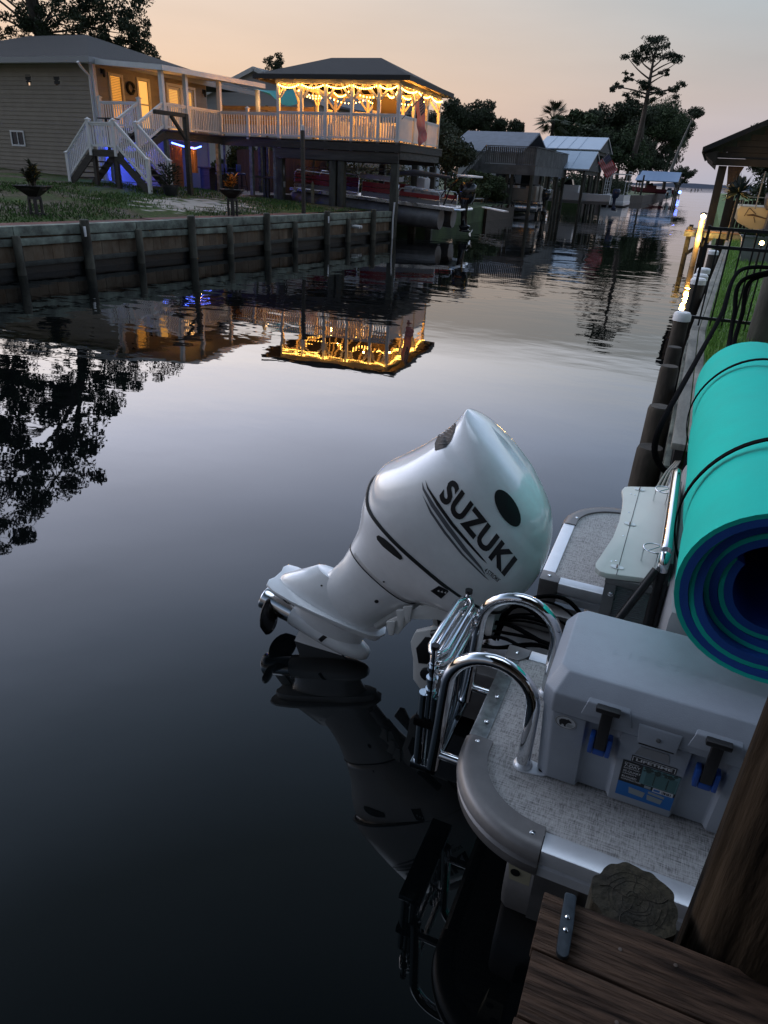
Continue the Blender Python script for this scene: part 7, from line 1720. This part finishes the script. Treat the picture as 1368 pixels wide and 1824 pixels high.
MB().lathe([(.007, 0), (.007, .004), (.003, .005)], (pcx, ky0-.0155, zs+.02), 12, (0, -1, .12)).build('lock_eye', M('cooler_dark', (.10, .105, .11), .5), lid, smooth=40)
mb = MB(); mb.hexa([(pcx-.052, ky0+.004, zs-.075), (pcx+.052, ky0+.004, zs-.075), (pcx+.04, ky0-.002, zs-.035), (pcx-.04, ky0-.002, zs-.035)], [(pcx-.052, ky0+.010, zs-.075), (pcx+.052, ky0+.010, zs-.075), (pcx+.04, ky0+.010, zs-.035), (pcx-.04, ky0+.010, zs-.035)]); mb.build('finger_dip', M('cooler_grey_shaded', (.22, .23, .245), .6), ko)  # flush piece; darker grey paints the shade of a finger dip
# front panel lettering, sticker and badge: on the sloping front face
s0 = sh(0, ky0, 1)[1]-ky0
def FP(x, z, lift=.0015):
    k = 1-(z-kz0)/(zs-kz0); return Vector((cx_+(x-cx_)*(1-k*tp/.35), ky0+s0*k-lift, z))
def fq(mb, x0, z0, x1, z1, lift): return mb.quad(FP(x0, z0, lift), FP(x1, z0, lift), FP(x1, z1, lift), FP(x0, z1, lift))
SB = M('sticker_black', (.014, .014, .016), .3); SW = M('sticker_white', (.52, .54, .56), .35); SBL = M('sticker_blue', (.012, .13, .40), .3); ST = M('sticker_teal', (.10, .22, .24), .3); SG = M('sticker_grey', (.24, .28, .29), .3); SD = M('sticker_dark_green', (.018, .04, .035), .3)
FU = (FP(.2, .9)-FP(.2, .7)).normalized(); FX = Vector((1, 0, 0))
px0, px1 = .118, .292
mb = MB(); fq(mb, px0+.022, .795, px1-.018, .822, .0018); mb.build('name_plate', SB, ko)
mb = MB()
for x_ in (px0+.025, px1-.024): fq(mb, x_, .7985, x_+.0025, .8185, .0026)
fq(mb, px0+.025, .8165, px1-.0215, .8185, .0027); mb.build('plate_border', SW, ko)
mb = MB(); text_on(mb, 'LIFETIME', FP(px0+.036, .8022, .0030), FX, FU, px1-px0-.068, .0115, bold=.03); mb.build('name_lettering', SW, ko)
st = MB(); fq(st, px0, .640, px1, .792, .0016); stk = st.build('sticker', SB, ko)
mb = MB(); fq(mb, px0, .640, px1, .700, .0024)
mb.build('sticker_blue_band', SBL, stk)
mb = MB(); fq(mb, px0+.062, .716, px1-.001, .790, .0024); mb.build('sticker_photo', ST, stk)
mb = MB()
for a, b in ((.075, .100), (.104, .140), (.144, .168)): fq(mb, px0+a, .719, px0+b, .772, .0031)
mb.build('sticker_picture', M('sticker_teal_dark', (.05, .135, .14), .3), stk)
mb = MB()
for k in range(22):
    x_, z_ = px0+random.uniform(.064, .166), random.uniform(.772, .788); s_ = random.uniform(.003, .007); p = FP(x_, z_, .0036+k*.00004)
    mb.add([p+FX*(s_*cos(t)*1.4)+FU*(s_*sin(t)) for t in (0, 1.2, 2.4, 3.6, 4.8)], [(0, 1, 2, 3, 4)])
for x_ in (.1005, .1405): fq(mb, px0+x_, .722, px0+x_+.003, .766, .0036)
mb.build('sticker_foliage', SD, stk)
mb = MB(); fq(mb, px0+.080, .703, px0+.100, .714, .0031); mb.build('sticker_tag', SG, stk)
mb = MB(); fq(mb, px0+.106, .698, px1-.006, .715, .0031); mb.build('sticker_tag', SW, stk)
mb = MB(); fq(mb, px0+.109, .702, px0+.128, .711, .0038); mb.build('tag_mark', SBL, stk)
mb = MB()
for k in range(8): fq(mb, px0+.134+k*.0036, .701, px0+.134+k*.0036+(.0012+.001*(k % 3)), .711, .0038)
mb.build('tag_bars', SB, stk)
mb = MB()
for x_, w_, z0_, h_ in ((.036, .052, .660, .026), (.094, .050, .656, .022)):
    mb.add([FP(px0+x_, z0_+h_, .0031), FP(px0+x_+.004, z0_, .0031), FP(px0+x_+w_-.004, z0_-.002, .0031), FP(px0+x_+w_, z0_+h_-.004, .0031)], [(0, 1, 2, 3)])
mb.add([FP(px0+.096, .684, .0031), FP(px0+.096, .694, .0031), FP(px0+.146, .690, .0031), FP(px0+.146, .680, .0031)], [(0, 1, 2, 3)]); mb.build('sticker_coolers', SG, stk)
mb = MB()
for t_, z_, h_, w_ in (('EXTENDED', .7815, .0055, .042), ('7-DAY', .768, .0115, .048), ('RETENTION', .760, .0055, .046), ('55-QUART', .745, .0095, .052), ('CAPACITY', .737, .0058, .042), ('RUGGED', .722, .0085, .044), ('CONSTRUCTION', .7125, .0062, .058)):
    text_on(mb, t_, FP(px0+.007, z_, .0042), FX, FU, w_, h_, bold=.02)
mb.build('sticker_lettering', SW, stk)
# oval badge with a bear
bc_ = (-.072, .866); mb = MB(); mb.add([FP(bc_[0]+.034*cos(2*pi*k/28), bc_[1]+.027*sin(2*pi*k/28), .0016) for k in range(28)], [tuple(range(28))]); bd = mb.build('badge', SW, ko)
mb = MB(); mb.tube([FP(bc_[0]+.0315*cos(2*pi*k/28), bc_[1]+.0245*sin(2*pi*k/28), .002) for k in range(28)], .0007, 4, closed=True)
bear = [(-.020, -.004), (-.021, .004), (-.014, .012), (-.004, .014), (.004, .013), (.006, .0165), (.009, .014), (.014, .011), (.019, .006), (.017, .003), (.009, .002), (.004, -.003), (.001, -.010), (.002, -.016), (-.003, -.017), (-.006, -.010), (-.011, -.008), (-.013, -.015), (-.018, -.015)]
mb.add([FP(bc_[0]+x, bc_[1]+z, .0024) for x, z in bear], [tuple(range(len(bear)))]); mb.build('bear_emblem', SB, bd)
# the lettering beside the bear is too small to read in the photo: short strokes only
mb = MB()
for r_, w_ in ((0, .021), (1, .017), (2, .019)): fq(mb, bc_[0]+.004, bc_[1]-.006-r_*.0045, bc_[0]+.004+w_, bc_[1]-.0035-r_*.0045, .0024)
mb.build('badge_lines', SG, bd)
mb = MB(); text_on(mb, 'LIFETIME', (kx0+.17, 1.985, kz1+.0004), (1, 0, 0), (0, 1, 0), .36, .030, bold=.0, spacing=1.3); mb.build('embossed_lettering', CG, lid)

# ================================================================== ROLLED FOAM MAT
FT = M('teal_foam', (.012, .53, .43), .8, spec=.2, var=.05, vs=5, bump=.12, bs=180); FBL = M('blue_foam', (.008, .075, .36), .75, var=.06, vs=6, bump=.12, bs=180)
RX, RZ, RR = .425, 1.372, .298
mY0, mY1 = 1.965, 4.42
mat_ = thing('foam_mat_roll', 'big rolled teal and blue foam mat strapped up behind the cooler', 'foam mat', (RX, 3.2, RZ-RR))
turns = 3.4; pitch = .040; n = 150
def spiral(r_off, i):
    a = -2*pi*turns*i/n; r_ = RR-pitch*turns*i/n+r_off; sq = 1+.018*cos(2*a+.5)
    return Vector((RX+r_*cos(a+radians(-62))*sq, 0, RZ+r_*sin(a+radians(-62))/sq))
SY = (2.47, 3.75)
def layer(name, m, o0, o1):
    ny = 26; mb = MB(); vs = []
    for i in range(n+1):
        yin = .012*sin(i*.21)+.035*(i/n)*turns*.55; ya, yb = mY0+yin, mY1-yin*.3
        a_, b_ = spiral(o0, i), spiral(o1, i)
        for q in (a_, b_):
            for j in range(ny+1):
                y = ya+(yb-ya)*j/ny; an = atan2(q.z-RZ, q.x-RX)
                k = 1-.030*sum(math.exp(-((y-s_-.10*sin(an+.6))/.075)**2) for s_ in SY)+.008*sin(y*4.1+an*2)+.006*sin(y*9-an*3)
                vs.append((RX+(q.x-RX)*k, y, RZ+(q.z-RZ)*k))
    st_ = 2*(ny+1); fs = []
    for i in range(n):
        p, q = i*st_, (i+1)*st_
        for j in range(ny):
            fs += [(p+j, p+j+1, q+j+1, q+j), (p+ny+1+j, q+ny+1+j, q+ny+2+j, p+ny+2+j)]
        fs += [(p, q, q+ny+1, p+ny+1), (p+ny, p+2*ny+1, q+2*ny+1, q+ny)]
    for p in (0, n*st_):
        for j in range(ny): fs.append((p+j, p+j+1, p+ny+2+j, p+ny+1+j))
    mb.add(vs, fs); return mb.build(name, m, mat_, smooth=50)
layer('teal_layer', FT, 0, -.0145); layer('blue_layer', FBL, -.0149, -.0385)
for y in (2.47, 3.75):
    mb = MB(); rr = (RR+.003)*.975; N = 60; rings = []
    for k in range(N):
        a = 2*pi*k/N; u = Vector((cos(a)*(1+.018*cos(2*a)), 0, sin(a))); c = Vector((RX, y+.10*sin(a+.6), RZ)); rings.append([c+u*rr+Vector((0, -.015, 0)), c+u*(rr+.005)+Vector((0, -.015, 0)), c+u*(rr+.005)+Vector((0, .015, 0)), c+u*rr+Vector((0, .015, 0))])
    rings.append(rings[0]); mb.loft(rings, False, False); mb.build('strap', RUBBER, mat_, smooth=60)

# ================================================================== BAIT TABLE
BT = M('cream_board', (.60, .61, .56), .42, var=.04, vs=5); RIB = M('ribbed_grey_panel', (.15, .155, .16), .45, metal=.3, var=.15, vs=6)
bt_ = thing('bait_table', 'cream bait table with curved front and ring holders on a ribbed grey base', 'table', (.1, 3.0, DZB))
TZ = 1.0
pt = [(1108, 872), (1113, 867), (1121, 866), (1197, 868), (1240, 870), (1240, 1044), (1197, 1036), (1081, 1021), (1068, 1017), (1061, 1010), (1062, 1001), (1074, 983), (1092, 956), (1103, 928), (1109, 900), (1110, 884)]
poly = [at(x, y, Z=TZ) for x, y in pt]
MB().prism([(p.x, p.y) for p in poly], lambda x, y: (x, y, TZ-.024), lambda x, y: (x, y, TZ)).build('tabletop', BT, bt_, bevel=.005)
p, q = at(1141, 867, Z=TZ), at(1098, 1024, Z=TZ)
MB().beam(p+zz*.0006, q+zz*.0006, .003, .0012).build('fold_seam', BLACKM, bt_)
for px, py in ((1139, 872.5), (1122, 934), (1099, 1011)):
    c = at(px, py, Z=TZ); d = (q-p).normalized(); s = Vector((-d.y, d.x, 0)); o_ = []
    for k in range(24):
        a = 2*pi*k/24; o_.append(c+s*(.026*math.copysign(abs(cos(a))**.6, cos(a)))+d*(.015*sin(a)))
    h_ = MB().prism([(v.x, v.y) for v in o_], lambda x, y: (x, y, TZ+.0013), lambda x, y: (x, y, TZ+.004)).build('hinge', WHITE, bt_, smooth=40)
    MB().beam(c-d*.012+zz*.0055, c+d*.012+zz*.0055, .006, .006).build('hinge_pin', M('brass_pin', (.14, .10, .07), .4, metal=.7), h_)
for px, py in ((1124, 880), (1131, 882), (1120, 913), (1110, 955), (1089, 1000), (1097, 999)):
    c = at(px, py, Z=TZ); MB().lathe([(.004, 0), (.004, .002), (.002, .003)], (c.x, c.y, TZ), 8).build('bolt', CHROME, bt_)
for px, py in ((1179, 893), (1160, 1000)):
    c = at(px, py, Z=TZ); mb = MB(); mb.tube([(c.x+.043*cos(2*pi*k/28), c.y+.043*sin(2*pi*k/28), TZ+.062) for k in range(28)], .0035, 8, closed=True)
    for a in (pi*1.12, pi*1.62, pi*.3): mb.tube([(c.x+.043*cos(a), c.y+.043*sin(a), TZ), (c.x+.043*cos(a), c.y+.043*sin(a), TZ+.062)], .003, 6)
    mb.tube([(c.x+.043*cos(pi*1.3), c.y+.043*sin(pi*1.3), TZ+.062), (c.x-.043*cos(pi*1.3), c.y-.043*sin(pi*1.3), TZ+.062)], .0028, 6)
    mb.build('ring_holder', CHROME, bt_, smooth=60)
mb = MB(); by0, by1, bx0, bx1 = 2.60, 3.42, -.055, .12
rib = []
for k in range(40):
    z0_, z1_ = DZB+.002+k*.0093, DZB+.002+(k+1)*.0093
    if z1_ > TZ-.03: break
    mb.hexa([(bx0, by0, z0_), (bx1, by0, z0_), (bx1, by1, z0_), (bx0, by1, z0_)], [(bx0-.004, by0-.004, (z0_+z1_)/2), (bx1, by0-.004, (z0_+z1_)/2), (bx1, by1+.004, (z0_+z1_)/2), (bx0-.004, by1+.004, (z0_+z1_)/2)])
    mb.hexa([(bx0-.004, by0-.004, (z0_+z1_)/2+1e-4), (bx1, by0-.004, (z0_+z1_)/2+1e-4), (bx1, by1+.004, (z0_+z1_)/2+1e-4), (bx0-.004, by1+.004, (z0_+z1_)/2+1e-4)], [(bx0, by0, z1_-1e-4), (bx1, by0, z1_-1e-4), (bx1, by1, z1_-1e-4), (bx0, by1, z1_-1e-4)])
mb.build('ribbed_base', RIB, bt_)
mb = MB(); mb.box(bx0-.012, by0-.012, TZ-.055, bx1, by1+.012, TZ-.0255); mb.build('top_frame', CAST, bt_, bevel=.004)
mb = MB(); mb.box(bx0-.010, by0-.011, DZB+.001, bx0+.035, by0-.0045, TZ-.056); mb.build('corner_strip', CAST, bt_)
MB().lathe([(.011, 0), (.011, .004), (.006, .007)], (bx0+.02, by0-.011, TZ-.10), 12, (0, -1, 0)).build('stud', CHROME, bt_, smooth=40)
